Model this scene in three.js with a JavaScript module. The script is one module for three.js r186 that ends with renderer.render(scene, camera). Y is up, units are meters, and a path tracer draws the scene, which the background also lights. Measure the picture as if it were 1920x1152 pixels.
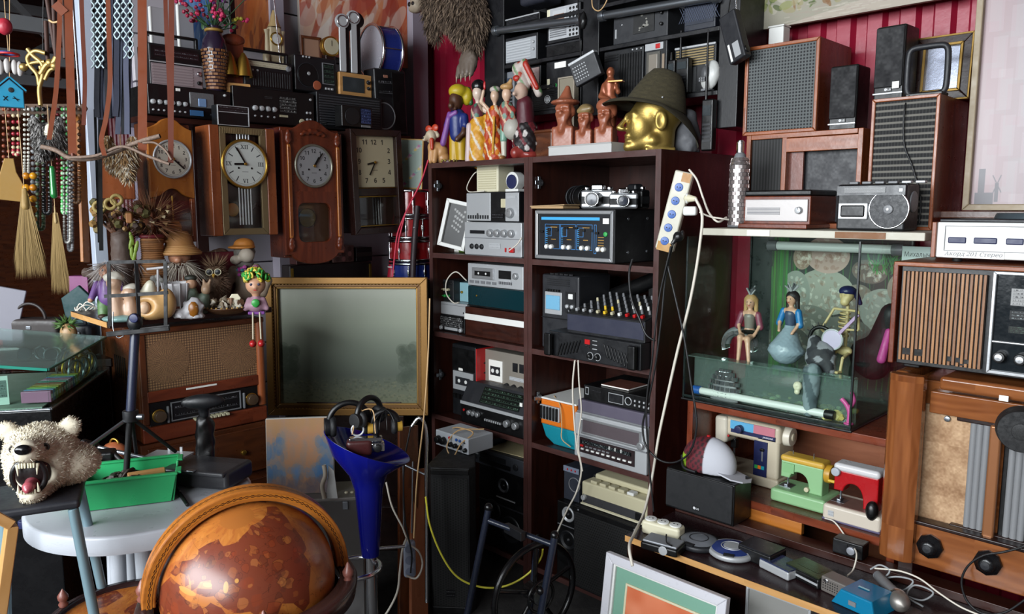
import*as THREE from'three';
import{RoundedBoxGeometry}from'three/addons/geometries/RoundedBoxGeometry.js';
import{mergeGeometries}from'three/addons/utils/BufferGeometryUtils.js';
import{RectAreaLightUniformsLib}from'three/addons/lights/RectAreaLightUniformsLib.js';
// ---------------------------------------------------------------- camera, sky, light, exposure
const scene=new THREE.Scene();
const FOCAL=1450,EYE=new THREE.Vector3(3.40,1.60,2.76),PITCH=Math.atan(186/FOCAL);
const camera=new THREE.PerspectiveCamera(2*Math.atan(576/FOCAL)*180/Math.PI,1920/1152,0.05,60);
camera.position.copy(EYE);
const FLAT=new THREE.Vector3(-Math.SQRT1_2,0,-Math.SQRT1_2),RIGHT=new THREE.Vector3(Math.SQRT1_2,0,-Math.SQRT1_2);
const FWD=FLAT.clone().multiplyScalar(Math.cos(PITCH)).add(new THREE.Vector3(0,-Math.sin(PITCH),0));
const UPV=FLAT.clone().multiplyScalar(Math.sin(PITCH)).add(new THREE.Vector3(0,Math.cos(PITCH),0));
camera.lookAt(EYE.clone().add(FWD));
scene.add(camera);
const renderer=new THREE.WebGLRenderer({antialias:true});
renderer.toneMapping=THREE.LinearToneMapping;
renderer.toneMappingExposure=1.12;
renderer.shadowMap.enabled=true;
scene.background=new THREE.Color().setRGB(1.9,2.2,2.6);
RectAreaLightUniformsLib.init();
const dayIn=new THREE.RectAreaLight(new THREE.Color(0.94,0.98,1.0),15,4.4,1.6);
dayIn.position.set(2.2,2.25,5.32);dayIn.lookAt(2.2,1.9,0);scene.add(dayIn);
// ---------------------------------------------------------------- helpers
let seed=7;
const rnd=()=>{seed=(seed*1664525+1013904223)>>>0;return seed/4294967296;};
const rr=(a,b)=>a+(b-a)*rnd();
const V=(x,y,z)=>new THREE.Vector3(x,y,z);
const ray=(px,py)=>FWD.clone().addScaledVector(RIGHT,(px-960)/FOCAL).addScaledVector(UPV,-(py-576)/FOCAL);
// the point where a pixel's line of sight meets the upright plane  sin(th)*x + cos(th)*z = s
function onP(px,py,th,s){
const a=th*Math.PI/180,d=ray(px,py),nx=Math.sin(a),nz=Math.cos(a);
return EYE.clone().addScaledVector(d,(s-nx*EYE.x-nz*EYE.z)/(nx*d.x+nz*d.z));
}
const onY=(px,py,y)=>{const d=ray(px,py);return EYE.clone().addScaledVector(d,(y-EYE.y)/d.y);};
const atD=(px,py,t)=>EYE.clone().addScaledVector(ray(px,py),t/Math.cos(PITCH));
function fit(th,s,[x0,x1,yt,yb],base){
const c=(x0+x1)/2,m=(yt+yb)/2,a=onP(x0,m,th,s),b=onP(x1,m,th,s);
const top=onP(c,yt,th,s).y,bot=base??onP(c,yb,th,s).y,p=a.clone().lerp(b,0.5);p.y=bot;
return{p,w:a.distanceTo(b)/Math.sqrt(1+((a.y-b.y)/Math.hypot(a.x-b.x,a.z-b.z))**2),h:top-bot};
}
const used={};
const numbered=(n)=>{const k=used[n]=(used[n]??-1)+1;return k?n+'_'+String(k).padStart(3,'0'):n;};
function thing(name,label,category,pos=[0,0,0],turn=0,group){
const o=new THREE.Group();o.name=numbered(name);scene.add(o);
if(pos.isVector3)o.position.copy(pos);else o.position.set(...pos);
o.rotation.y=turn*Math.PI/180;o.userData={label,category};
if(group)o.userData.group=group;
return o;
}
// a thing whose front face is seen at the given pixels on an upright plane; local origin: bottom centre of the front, z towards the viewer
function place(name,label,category,th,s,rect,d,base,group){
const f=fit(th,s,rect,base),T=thing(name,label,category,f.p,th,group);
T.w=f.w;T.h=f.h;T.d=d;return T;
}
function copyOf(o,label,pos,turn){
const c=o.clone();c.name=numbered(o.name.replace(/_\d\d\d$/,''));c.userData={...o.userData,label};scene.add(c);
if(pos)pos.isVector3?c.position.copy(pos):c.position.set(...pos);
if(turn!==undefined)c.rotation.y=turn*Math.PI/180;return c;
}
function struct(name,parent){const o=new THREE.Group();o.name=numbered(name);o.userData.kind='structure';(parent??scene).add(o);return o;}
// materials ------------------------------------------------------
const mats={};
function noiseFn(per,sd){
const n=per*per,t=new Float32Array(n);let q=sd*7919+13;
for(let i=0;i<n;i++){q=(q*1664525+1013904223)>>>0;t[i]=q/4294967296;}
return(x,y)=>{
const xi=Math.floor(x),yi=Math.floor(y),fx=x-xi,fy=y-yi,u=fx*fx*(3-2*fx),v=fy*fy*(3-2*fy),m=(a)=>((a%per)+per)%per;
const g=(a,b)=>t[m(b)*per+m(a)];
return(g(xi,yi)*(1-u)+g(xi+1,yi)*u)*(1-v)+(g(xi,yi+1)*(1-u)+g(xi+1,yi+1)*u)*v;
};
}
function dataTex(n,fn,srgb=true,rep=1){
const d=new Uint8Array(n*n*4);
for(let y=0;y<n;y++)for(let x=0;x<n;x++){const c=fn(x/n,y/n),i=(y*n+x)*4;for(let k=0;k<3;k++)d[i+k]=Math.max(0,Math.min(255,Array.isArray(c)?c[k]:c));d[i+3]=255;}
const t=new THREE.DataTexture(d,n,n);t.wrapS=t.wrapT=THREE.RepeatWrapping;t.magFilter=THREE.LinearFilter;t.minFilter=THREE.LinearMipmapLinearFilter;t.generateMipmaps=true;
if(srgb)t.colorSpace=THREE.SRGBColorSpace;t.repeat.set(rep,rep);t.needsUpdate=true;return t;
}
const hexRGB=(h)=>[(h>>16)&255,(h>>8)&255,h&255];
const mixC=(a,b,t)=>a.map((v,i)=>v+(b[i]-v)*t);
const nA=noiseFn(64,3),nB=noiseFn(64,5),nC=noiseFn(16,9);
const grainTex=dataTex(256,(x,y)=>110+70*nA(x*64,y*64)+50*nB(x*32,y*32)+40*nC(x*16,y*16),false,4);
const smudgeTex=dataTex(256,(x,y)=>150+60*nC(x*16,y*16)+45*nA(x*64,y*64),false,2.5);
function M(hex,rough=0.55,metal=0,o){
const key=hex+'|'+rough+'|'+metal+'|'+(o?JSON.stringify(o):'');
return mats[key]??=new THREE.MeshStandardMaterial({color:hex,roughness:rough,metalness:metal,side:THREE.DoubleSide,roughnessMap:metal?null:smudgeTex,bumpMap:grainTex,bumpScale:0.0002,...o});
}
const P=(hex,rough,o)=>new THREE.MeshPhysicalMaterial({color:hex,roughness:rough,side:THREE.DoubleSide,...o});
function woodTex(light,dark,sd,fx=32,warp=3){
const a=noiseFn(64,sd),b=noiseFn(32,sd+1),L=hexRGB(light),D=hexRGB(dark);
return dataTex(512,(x,y)=>{
const w=b(x*8,y*4)*warp,s=a(x*fx+w,y*2),f=a(x*64+7,y*8),g=b(x*32,y*2);
return mixC(D,L,Math.min(1,Math.max(0,0.15+0.5*s+0.25*f+0.25*g)));
},true,2.5);
}
const woodM=(l,d,sd,rough=0.45,fx)=>new THREE.MeshStandardMaterial({map:woodTex(l,d,sd,fx),roughness:rough,roughnessMap:smudgeTex,bumpMap:grainTex,bumpScale:0.00025,side:THREE.DoubleSide});
const W={
mahog:woodM(0x3a1a11,0x1d0a07,11,0.45),mahogEdge:woodM(0x4d2f2b,0x331c19,12,0.55),orange:woodM(0x96522b,0x643017,13,0.4),
honey:woodM(0xb5712e,0x874a18,14,0.4),walnut:woodM(0x5f3219,0x2f160b,15,0.4),red:woodM(0x74351e,0x43190d,16,0.4),
console:woodM(0x8f5730,0x5c3017,17,0.22,48),dark:woodM(0x2c1712,0x140908,18,0.4),pale:woodM(0xc99a63,0xa0723c,19,0.6),drift:woodM(0x7a6455,0x4a3a30,20,0.85),plywood:woodM(0x9a5c3c,0x7c4428,21,0.75),
};
const C={
black:M(0x070708,0.5),soft:M(0x0e0e10,0.75),coal:M(0x131417,0.55),char:M(0x1f2024,0.6),grey:M(0x6e6f72,0.5),silver:M(0xaeb0b2,0.38,0.3),alu:M(0xb9bbbd,0.32,0.75),steel:M(0x8f949a,0.28,0.9),
chrome:M(0xd5d7da,0.12,1),white:M(0xd8d8d4,0.5),cream:M(0xcfc9ae,0.55),ivory:M(0xb9b294,0.6),brass:M(0xb08a3c,0.3,0.9),gold:M(0xc2a04a,0.25,0.95),red:M(0xb01a1c,0.45),rubber:M(0x101113,0.8),
blue:M(0x24549e,0.45),orange:M(0xd9701f,0.5),teal:M(0x158f9c,0.5),green:M(0x2f9a4a,0.5),yellow:M(0xd8b22a,0.5),terra:M(0xa05c42,0.55),skin:M(0xd2a283,0.6),pink:M(0xc85a86,0.5),purple:M(0x6d3b80,0.5),navy:M(0x1b2148,0.5),
};
const glassM=P(0xffffff,0.03,{transmission:1,thickness:0,ior:1.45});
const tankM=P(0xf8fdfa,0.03,{transmission:1,thickness:0,ior:1.45,specularIntensity:0.5});
const faceGlass=P(0xf4f4f4,0.06,{transmission:1,thickness:0,ior:1.4});
function canvasTex(w,h,draw){
const c=document.createElement('canvas');c.width=w;c.height=h;const g=c.getContext('2d');draw(g,w,h);
const t=new THREE.CanvasTexture(c);t.colorSpace=THREE.SRGBColorSpace;t.magFilter=THREE.LinearFilter;return t;
}
const printM=(w,h,draw,rough=0.5,o)=>new THREE.MeshStandardMaterial({map:canvasTex(w,h,draw),roughness:rough,side:THREE.DoubleSide,...o});
// shapes -----------------------------------------------------------
function uvMetres(g,grain){
const p=g.attributes.position,n=g.attributes.normal;if(!n)g.computeVertexNormals();
g.computeBoundingBox();const s=g.boundingBox.getSize(V(0,0,0)),N=g.attributes.normal,uv=new Float32Array(p.count*2);
grain??=s.x>=s.y&&s.x>=s.z?'x':s.y>=s.z?'y':'z';
const off=(s.x*7.3+s.y*3.1+s.z*5.7)%1;
for(let i=0;i<p.count;i++){
const q={x:p.getX(i),y:p.getY(i),z:p.getZ(i)},a=[Math.abs(N.getX(i)),Math.abs(N.getY(i)),Math.abs(N.getZ(i))];
const k=a[0]>a[1]&&a[0]>a[2]?'x':a[1]>a[2]?'y':'z',T=['x','y','z'].filter((c)=>c!==k);
const v=T.includes(grain)?grain:T[1],u=T[0]===v?T[1]:T[0];
uv[2*i]=q[u]+off;uv[2*i+1]=q[v]+off;
}
g.setAttribute('uv',new THREE.BufferAttribute(uv,2));return g;
}
function mesh(parent,name,g,m,label){const o=new THREE.Mesh(g,m);o.name=name;o.castShadow=o.receiveShadow=true;if(label)o.userData.label=label;parent.add(o);return o;}
const boxCache={};
function bxg(w,h,d,r=0.003,grain){
const key=[w.toFixed(4),h.toFixed(4),d.toFixed(4),r,grain].join();
if(boxCache[key])return boxCache[key];
const m=Math.min(w,h,d);r=Math.min(r,m*0.45);
const g=m<0.006||r<0.0007?new THREE.BoxGeometry(w,h,d):new RoundedBoxGeometry(w,h,d,r>0.008?3:1,r);
return boxCache[key]=uvMetres(g,grain);
}
function box(parent,name,m,x,y,z,w,h,d,r,grain){const o=mesh(parent,name,bxg(w,h,d,r,grain),m);o.position.set(x,y,z);return o;}
const cylCache={};
function cyl(parent,name,m,x,y,z,r,h,ax='y',r2=r,seg=20){
const key=[r.toFixed(4),h.toFixed(4),r2.toFixed(4),seg].join(),b=Math.min(0.002,r*0.2,h*0.3);
const g=cylCache[key]??=new THREE.LatheGeometry([[0,-h/2],[r-b,-h/2],[r,-h/2+b],[r2,h/2-b],[r2-Math.min(b,r2*0.5),h/2],[0,h/2]].map((q)=>new THREE.Vector2(...q)),seg);
const o=mesh(parent,name,g,m);o.position.set(x,y,z);if(ax==='z')o.rotation.x=Math.PI/2;if(ax==='x')o.rotation.z=-Math.PI/2;return o;
}
function lathe(parent,name,m,prof,x,y,z,seg=32){const o=mesh(parent,name,new THREE.LatheGeometry(prof.map((q)=>new THREE.Vector2(...q)),seg),m);o.position.set(x,y,z);return o;}
function tubeG(pts,r,seg,rad=8){const c=new THREE.CatmullRomCurve3(pts.map((p)=>(p.isVector3?p:V(...p))));return new THREE.TubeGeometry(c,seg??pts.length*8,r,rad,false);}
function tube(parent,name,m,pts,r,seg,rad){return mesh(parent,name,tubeG(pts,r,seg,rad),m);}
function rod(parent,name,m,a,b,r,r2=r){
const A=a.isVector3?a:V(...a),B=b.isVector3?b:V(...b),L=A.distanceTo(B),o=cyl(parent,name,m,0,0,0,r,L,'y',r2,12);
o.position.copy(A).lerp(B,0.5);o.quaternion.setFromUnitVectors(V(0,1,0),B.clone().sub(A).normalize());return o;
}
function bar(parent,name,m,a,b,w,h){
const A=a.isVector3?a:V(...a),B=b.isVector3?b:V(...b),L=A.distanceTo(B),o=mesh(parent,name,bxg(w,L,h,0.002,'y'),m);
o.position.copy(A).lerp(B,0.5);o.quaternion.setFromUnitVectors(V(0,1,0),B.clone().sub(A).normalize());return o;
}
function torus(parent,name,m,x,y,z,R,r,ax='z',arc=Math.PI*2,seg=40){const o=mesh(parent,name,new THREE.TorusGeometry(R,r,10,seg,arc),m);o.position.set(x,y,z);if(ax==='y')o.rotation.x=Math.PI/2;if(ax==='x')o.rotation.y=Math.PI/2;return o;}
function flat(parent,name,m,x,y,z,w,h){const o=mesh(parent,name,new THREE.PlaneGeometry(w,h),m);o.position.set(x,y,z);return o;}
function extr(parent,name,m,pts,depth,bev=0.002,holes){
const s=Array.isArray(pts)===false?pts:new THREE.Shape(pts.map((q)=>new THREE.Vector2(...q)));if(holes)s.holes=holes.map((h)=>(Array.isArray(h)===false?h:new THREE.Path(h.map((q)=>new THREE.Vector2(...q)))));
const g=new THREE.ExtrudeGeometry(s,{depth:depth-2*bev,bevelEnabled:bev>0,bevelSize:bev,bevelThickness:bev,bevelSegments:2,bevelOffset:-bev,curveSegments:20});g.translate(0,0,bev);return mesh(parent,name,uvMetres(g),m);
}
function ellPts(cx,cy,rx,ry,n=40,a0=0,a1=Math.PI*2){return Array.from({length:n},(_,i)=>{const a=a0+(a1-a0)*i/n;return[cx+rx*Math.cos(a),cy+ry*Math.sin(a)];});}
// a frame of four mitred bars round a w x h opening centred at (x, y, z)
function frame4(parent,name,m,x,y,z,w,h,t,d){
const q=[[[-1,-1],[1,-1]],[[1,-1],[1,1]],[[1,1],[-1,1]],[[-1,1],[-1,-1]]];
for(const[a,b]of q){const W2=w/2,H2=h/2,o=extr(parent,name,m,[[a[0]*(W2-t),a[1]*(H2-t)],[a[0]*W2,a[1]*H2],[b[0]*W2,b[1]*H2],[b[0]*(W2-t),b[1]*(H2-t)]],d,Math.min(0.003,t*0.25));o.position.set(x,y,z);}
}
// smooth joined bodies: signed distances of tapered capsules (c), ellipsoids (e), boxes (b), meshed by surface nets; '-' cuts away
function sdf(parent,name,m,prims,k=0.01,cell=0.006,opt={}){
const lo=V(1e9,1e9,1e9),hi=V(-1e9,-1e9,-1e9),grow=(x,y,z,a,b,c)=>{lo.min(V(x-a,y-b,z-c));hi.max(V(x+a,y+b,z+c));};
for(const p of prims){if(p[0][0]==='-')continue;if(p[0]==='c'){grow(p[1],p[2],p[3],p[4],p[4],p[4]);grow(p[5],p[6],p[7],p[8],p[8],p[8]);}else{const e=p[7]||0;grow(p[1],p[2],p[3],p[4]+e,p[5]+e,p[6]+e);}}
const pad=cell*2.5+k*0.5+(opt.amp||0);lo.subScalar(pad);hi.addScalar(pad);
const dist=(p,x,y,z)=>{
const t=p[0][p[0].length-1];
if(t==='c'){const ax=p[1],ay=p[2],az=p[3],bx=p[5]-ax,by=p[6]-ay,bz=p[7]-az,qx=x-ax,qy=y-ay,qz=z-az,L=bx*bx+by*by+bz*bz;const h=L?Math.max(0,Math.min(1,(qx*bx+qy*by+qz*bz)/L)):0;return Math.hypot(qx-bx*h,qy-by*h,qz-bz*h)-(p[4]+(p[8]-p[4])*h);}
if(t==='e'){const X=(x-p[1]),Y=(y-p[2]),Z=(z-p[3]),k0=Math.hypot(X/p[4],Y/p[5],Z/p[6]),k1=Math.hypot(X/(p[4]*p[4]),Y/(p[5]*p[5]),Z/(p[6]*p[6]));return k1<1e-9?-Math.min(p[4],p[5],p[6]):k0*(k0-1)/k1;}
const X=Math.abs(x-p[1])-p[4],Y=Math.abs(y-p[2])-p[5],Z=Math.abs(z-p[3])-p[6];return Math.hypot(Math.max(X,0),Math.max(Y,0),Math.max(Z,0))+Math.min(0,Math.max(X,Y,Z))-(p[7]||0);
};
const f=(x,y,z)=>{
let d=1e9;
for(const p of prims){const e=dist(p,x,y,z),kk=p[9]??k;if(p[0][0]==='-'){const h=Math.max(k-Math.abs(-e-d),0)/k;d=Math.max(d,-e)+h*h*k*0.25;}else{const h=Math.max(kk-Math.abs(d-e),0)/kk;d=Math.min(d,e)-h*h*kk*0.25;}}
if(opt.amp)d+=opt.amp*(Math.sin(x*opt.fr)*Math.sin(y*opt.fr*1.3+1)*Math.sin(z*opt.fr*0.9+2)+0.5*Math.sin(x*opt.fr*2.3+3)*Math.sin(y*opt.fr*2.1)*Math.sin(z*opt.fr*2.6));
return d;
};
const nx=Math.ceil((hi.x-lo.x)/cell)+1,ny=Math.ceil((hi.y-lo.y)/cell)+1,nz=Math.ceil((hi.z-lo.z)/cell)+1,F=new Float32Array(nx*ny*nz);
const id=(i,j,l)=>(l*ny+j)*nx+i;
for(let l=0;l<nz;l++)for(let j=0;j<ny;j++)for(let i=0;i<nx;i++)F[id(i,j,l)]=f(lo.x+i*cell,lo.y+j*cell,lo.z+l*cell);
const vi=new Int32Array(nx*ny*nz).fill(-1),pos=[],idx=[];
for(let l=0;l<nz-1;l++)for(let j=0;j<ny-1;j++)for(let i=0;i<nx-1;i++){
let sx=0,sy=0,sz=0,n=0;
const g=(a,b,c)=>F[id(i+a,j+b,l+c)];
for(const[a,b]of EDGES){const va=g(a[0],a[1],a[2]),vb=g(b[0],b[1],b[2]);if((va<0)!==(vb<0)){const t=va/(va-vb);sx+=a[0]+t*(b[0]-a[0]);sy+=a[1]+t*(b[1]-a[1]);sz+=a[2]+t*(b[2]-a[2]);n++;}}
if(n){vi[id(i,j,l)]=pos.length/3;pos.push(lo.x+(i+sx/n)*cell,lo.y+(j+sy/n)*cell,lo.z+(l+sz/n)*cell);}
}
for(let l=1;l<nz-1;l++)for(let j=1;j<ny-1;j++)for(let i=1;i<nx-1;i++){
const a=F[id(i,j,l)]<0,q=(A,B,Cc,D,fl)=>{if(fl)idx.push(A,B,Cc,A,Cc,D);else idx.push(A,Cc,B,A,D,Cc);};
if(a!==F[id(i+1,j,l)]<0)q(vi[id(i,j-1,l-1)],vi[id(i,j,l-1)],vi[id(i,j,l)],vi[id(i,j-1,l)],a);
if(a!==F[id(i,j+1,l)]<0)q(vi[id(i-1,j,l-1)],vi[id(i-1,j,l)],vi[id(i,j,l)],vi[id(i,j,l-1)],a);
if(a!==F[id(i,j,l+1)]<0)q(vi[id(i-1,j-1,l)],vi[id(i,j-1,l)],vi[id(i,j,l)],vi[id(i-1,j,l)],a);
}
const G=new THREE.BufferGeometry();G.setAttribute('position',new THREE.Float32BufferAttribute(pos,3));G.setIndex(idx);G.computeVertexNormals();
if(opt.color){const c=[],N=G.attributes.normal;for(let i=0;i<pos.length;i+=3){const q=opt.color(pos[i],pos[i+1],pos[i+2],N.getY(i/3));const col=new THREE.Color(q);c.push(col.r,col.g,col.b);}G.setAttribute('color',new THREE.Float32BufferAttribute(c,3));}
uvMetres(G,'y');const o=mesh(parent,name,G,m);o.dist=f;return o;
}
const EDGES=[];for(let a=0;a<8;a++)for(let k=0;k<3;k++){const b=a|(1<<k);if(b!==a)EDGES.push([[a&1,(a>>1)&1,a>>2],[b&1,(b>>1)&1,b>>2]]);}
const vcol=(rough=0.55,o)=>new THREE.MeshStandardMaterial({vertexColors:true,roughness:rough,side:THREE.DoubleSide,bumpMap:grainTex,bumpScale:0.0003,...o});
// details on the front face of a placed thing: u, v run 0..1 over its width and height, z is metres in front of the face
function D(T,list,z0=0){
for(const e of list){
const[k,u,v]=e,x=(u-0.5)*T.w,y=v*T.h;
if(k==='k'){const[,,,r,m=C.silver,len=0.012,name='knob']=e;const o=cyl(T,name,m,x,y,z0+len/2,r*T.h,len,'z',r*T.h*0.9,18);if(r*T.h>0.008){const q=box(o,'pointer',m===C.black||m===C.coal||m===C.soft?C.silver:C.coal,0,len/2,-r*T.h*0.5,0.0018,0.001,r*T.h*0.6);}}
else if(k==='b'){const[,,,w,h,m,len=0.004,name='panel',r]=e;box(T,name,m,x,y,z0+len/2-0.0005,w*T.w,h*T.h,len+0.001,r);}
else if(k==='row'){const[,,,u1,n,w,h,m,len=0.005,name='button']=e;for(let i=0;i<n;i++)box(T,name,m,(u+(u1-u)*i/Math.max(1,n-1)-0.5)*T.w,y,z0+len/2,w*T.w,h*T.h,len,0.001);}
else if(k==='krow'){const[,,,u1,n,r,m=C.silver,len=0.01,name='knob']=e;for(let i=0;i<n;i++)cyl(T,name,m,(u+(u1-u)*i/Math.max(1,n-1)-0.5)*T.w,y,z0+len/2,r*T.h,len,'z',r*T.h*0.88,14);}
else if(k==='hs'){const[,,,w,h,n,m,len=0.003,name='slat']=e;for(let i=0;i<n;i++)box(T,name,m,x,y-h*T.h/2+(i+0.5)*h*T.h/n,z0+len/2,w*T.w,h*T.h/n*0.55,len,0.001);}
else if(k==='vs'){const[,,,w,h,n,m,len=0.003,name='slat']=e;for(let i=0;i<n;i++)box(T,name,m,x-w*T.w/2+(i+0.5)*w*T.w/n,y,z0+len/2,w*T.w/n*0.55,h*T.h,len,0.001);}
else if(k==='p'){const[,,,w,h,m,name='print',dz=0.0015]=e;flat(T,name,m,x,y,z0+dz,w*T.w,h*T.h);}
else if(k==='o'){const[,,,r,t,m,name='ring']=e;torus(T,name,m,x,y,z0+t*T.h*0.3,r*T.h,t*T.h);}
else if(k==='d'){const[,,,r,m,len=0.004,name='disc']=e;cyl(T,name,m,x,y,z0+len/2,r*T.h,len,'z',r*T.h,32);}
else if(k==='cone'){const[,,,r,m,name='speaker_cone']=e;const R=r*T.h;const o=lathe(T,name,m,[[0.001,-0.002],[R*0.25,-0.004],[R*0.3,-0.006],[R*0.85,0.004],[R*0.92,0.006],[R,0.001]],x,y,z0);o.rotation.x=Math.PI/2;lathe(o,'dust_cap',C.coal,[[0,0.006],[R*0.15,0.004],[R*0.25,-0.003]],0,0,0,20);}
}
return T;
}
const body=(T,m,r=0.004,name='body',grain)=>box(T,name,m,0,T.h/2,-T.d/2,T.w,T.h,T.d,r,grain);
// ---------------------------------------------------------------- the place itself
const concrete=new THREE.MeshStandardMaterial({map:dataTex(256,(x,y)=>mixC([38,36,36],[66,63,61],nA(x*64,y*64)*0.5+nC(x*16,y*16)*0.5),true,0.8),roughness:0.85,bumpMap:grainTex,bumpScale:0.002,side:THREE.DoubleSide});
const redSteel=M(0x8f1530,0.45),greyPaint=M(0x8b8590,0.6),roofM=M(0x3a3436,0.8),steelM=M(0x6f7072,0.6,0);
{
const s=struct('floor');box(s,'slab',concrete,0.6,-0.05,2.6,11.8,0.1,5.8,0);
const r=struct('wall_right');
const pitch=0.104,pts=[[-5.3,-0.05]];
for(let x=-5.3;x<6.5;x+=pitch)pts.push([x,-0.026],[x+0.03,-0.026],[x+0.042,-0.003],[x+0.088,-0.003],[x+0.1,-0.026]);
pts.push([6.5,-0.026],[6.5,-0.05]);
const g=new THREE.ExtrudeGeometry(new THREE.Shape(pts.map(([x,z])=>new THREE.Vector2(x,-z))),{depth:3.3,bevelEnabled:false});
g.rotateX(-Math.PI/2);mesh(r,'profiled_sheet',uvMetres(g,'y'),redSteel);
const c=struct('ceiling');box(c,'roof_sheet',roofM,0.6,3.35,2.6,11.8,0.1,5.8,0);
// steel roof trusses over the annex on the left
for(const[x,y]of[[-0.7,2.62],[-1.7,2.62],[-2.8,2.62],[-3.9,2.62]]){
const t=struct('trim_'+Math.round(-x*10));
box(t,'lower_chord',steelM,x,y,2.6,0.06,0.08,5.4);box(t,'upper_chord',steelM,x,y+0.55,2.6,0.06,0.08,5.4);
for(let i=0;i<12;i++)bar(t,'web_bar',steelM,[x,y+(i%2?0.52:0.03),0.1+i*0.45],[x,y+(i%2?0.03:0.52),0.55+i*0.45],0.04,0.04);
}
for(const z of[0.9,2.0,3.1]){const t=struct('trim_'+Math.round(z*100));box(t,'purlin',steelM,-2.4,2.85,z,5,0.06,0.05);}
const f=struct('wall_far');box(f,'panel',W.walnut,-5.25,1.65,2.6,0.1,3.3,5.8,0);  // dark walnut tone stands in for the shade deep in the annex
const e=struct('wall_east');box(e,'panel',M(0x7d7570,0.8),6.45,1.65,2.6,0.1,3.3,5.8,0);
const n=struct('wall_front');const pm=M(0x6b5550,0.8);
box(n,'panel',pm,-2.65,1.65,5.45,5.3,3.3,0.1,0);box(n,'panel',pm,5.45,1.65,5.45,2.1,3.3,0.1,0);box(n,'parapet',pm,2.2,0.7,5.45,4.4,1.4,0.1,0);box(n,'lintel',pm,2.2,3.2,5.45,4.4,0.2,0.1,0);
// left wall of grey boards behind the clocks
const l=struct('wall_left');
box(l,'backing',M(0x6a6470,0.75),-0.06,1.65,0.775,0.06,3.3,1.55,0);
const lp=[M(0xa7a2a8,0.55),M(0x9a959c,0.6),M(0xb0abb0,0.55)];
for(let i=0;i<17;i++)box(l,'board',i===8||i===9?M(0x35181c,0.55):lp[i%3],-0.015,0.1+i*0.192,0.775,0.03,0.186,1.54,0.003);
const post=struct('trim_1');{const a=onP(783,240,90,0.06);box(post,'post',greyPaint,0.05,1.65,a.z,0.09,3.3,0.1);}
const post2=struct('trim_2');{const a=onP(516,60,90,0.04);box(post2,'post',greyPaint,0.03,1.65,a.z,0.07,3.3,0.07);}
const post3=struct('trim_3');{const a=onP(181,380,90,0.3);box(post3,'post',M(0xa8b0be,0.5),a.x,1.65,a.z,0.045,3.3,0.045);}
}
// ---------------------------------------------------------------- two tall open cabinets
const SH=[0.1,0.635,1.03,1.395,1.80],CF=0.5;
const cabX=[onP(805,400,0,CF).x,onP(991,400,0,CF).x,onP(1238,400,0,CF).x];
function cabinet(x0,x1,label){
const T=thing('open_cabinet',label,'cabinet',[(x0+x1)/2,0,CF],0,'tall mahogany cabinets'),w=x1-x0,d=0.497,t=0.022;
for(const s of[-1,1]){box(T,'side_panel',W.mahog,s*(w-t)/2,0.9,-d/2,t,1.8,d,0.001,'y');box(T,'edge_strip',W.mahogEdge,s*(w-t)/2,0.9,0.001,t,1.8,0.003,0.001,'y');}
for(const y of SH){const iw=w-2*t-0.001;box(T,'shelf',W.mahog,0,y-t/2,-d/2,iw,t,d-0.002,0.001,'x');box(T,'edge_strip',W.mahogEdge,0,y-t/2,0.001,iw,t,0.003,0.001,'x');}
box(T,'back_panel',W.mahog,0,0.9,-d+0.004,w-2*t,1.79,0.006,0.001,'y');
for(const y of[1.7,0.82,0.2]){const o=box(T,'hinge',C.steel,-w/2+t+0.006,y,-0.03,0.006,0.05,0.014,0.002);cyl(o,'hinge_cup',C.steel,0.004,0,-0.004,0.014,0.008,'x');box(o,'hinge_arm',C.steel,0.004,0,0.012,0.006,0.018,0.03);}
return T;
}
cabinet(cabX[0],cabX[1]-0.001,'dark mahogany open cabinet with silver stereo units beside the gilt frame');
cabinet(cabX[1]+0.001,cabX[2],'dark mahogany open cabinet holding the mixer and power amplifier');
// ---------------------------------------------------------------- prints shared by the sets
const ticks=(bg,fg,rows,sd)=>printM(256,96,(g,w,h)=>{let q=sd;const R=()=>(q=(q*16807)%2147483647)/2147483647;g.fillStyle=bg;g.fillRect(0,0,w,h);g.fillStyle=fg;for(let r=0;r<rows;r++){const y=(r+0.5)*h/rows;g.globalAlpha=0.75;g.fillRect(6,y+5,w-12,1.5);for(let x=8;x<w-8;x+=4+R()*9)g.fillRect(x,y-4-R()*3,1.6+(R()<0.2?5:0),6+R()*3);}g.globalAlpha=1;},0.25);
const PR={dial:ticks('#0a0d0f','#b8c4c4',3,71),dialG:ticks('#0c110e','#54705c',4,91),dialCream:ticks('#b9b29a','#3a352a',2,31),dialGrey:ticks('#8d8d8c','#1d1d1f',5,55),caption:ticks('#a9abad','#3c3d40',2,17),captionD:ticks('#141416','#8c8c90',2,23),keys:ticks('#101012','#d0d0cc',5,37),blueDial:ticks('#0b1a3a','#7f93d8',5,67)};
const lgM=printM(128,64,(g,w,h)=>{g.fillStyle='#0c0c0d';g.fillRect(0,0,w,h);g.fillStyle='#c9cacc';g.beginPath();g.arc(34,32,23,0,7);g.fill();g.fillStyle='#0c0c0d';g.font='bold 22px sans-serif';g.textAlign='center';g.textBaseline='middle';g.fillRect(24,20,3,20);g.fillRect(32,38,9,3);g.fillStyle='#c9cacc';g.font='bold 46px sans-serif';g.fillText('LG',92,34);},0.4);
const labelW=M(0xe4e2dc,0.7);
const wireM={white:M(0xcfc8bb,0.55),black:M(0x121214,0.55),tan:M(0xb79568,0.6),yellow:M(0xc9c23a,0.5),grey:M(0x8f9294,0.5),red:M(0xc02a45,0.6)};
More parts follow.
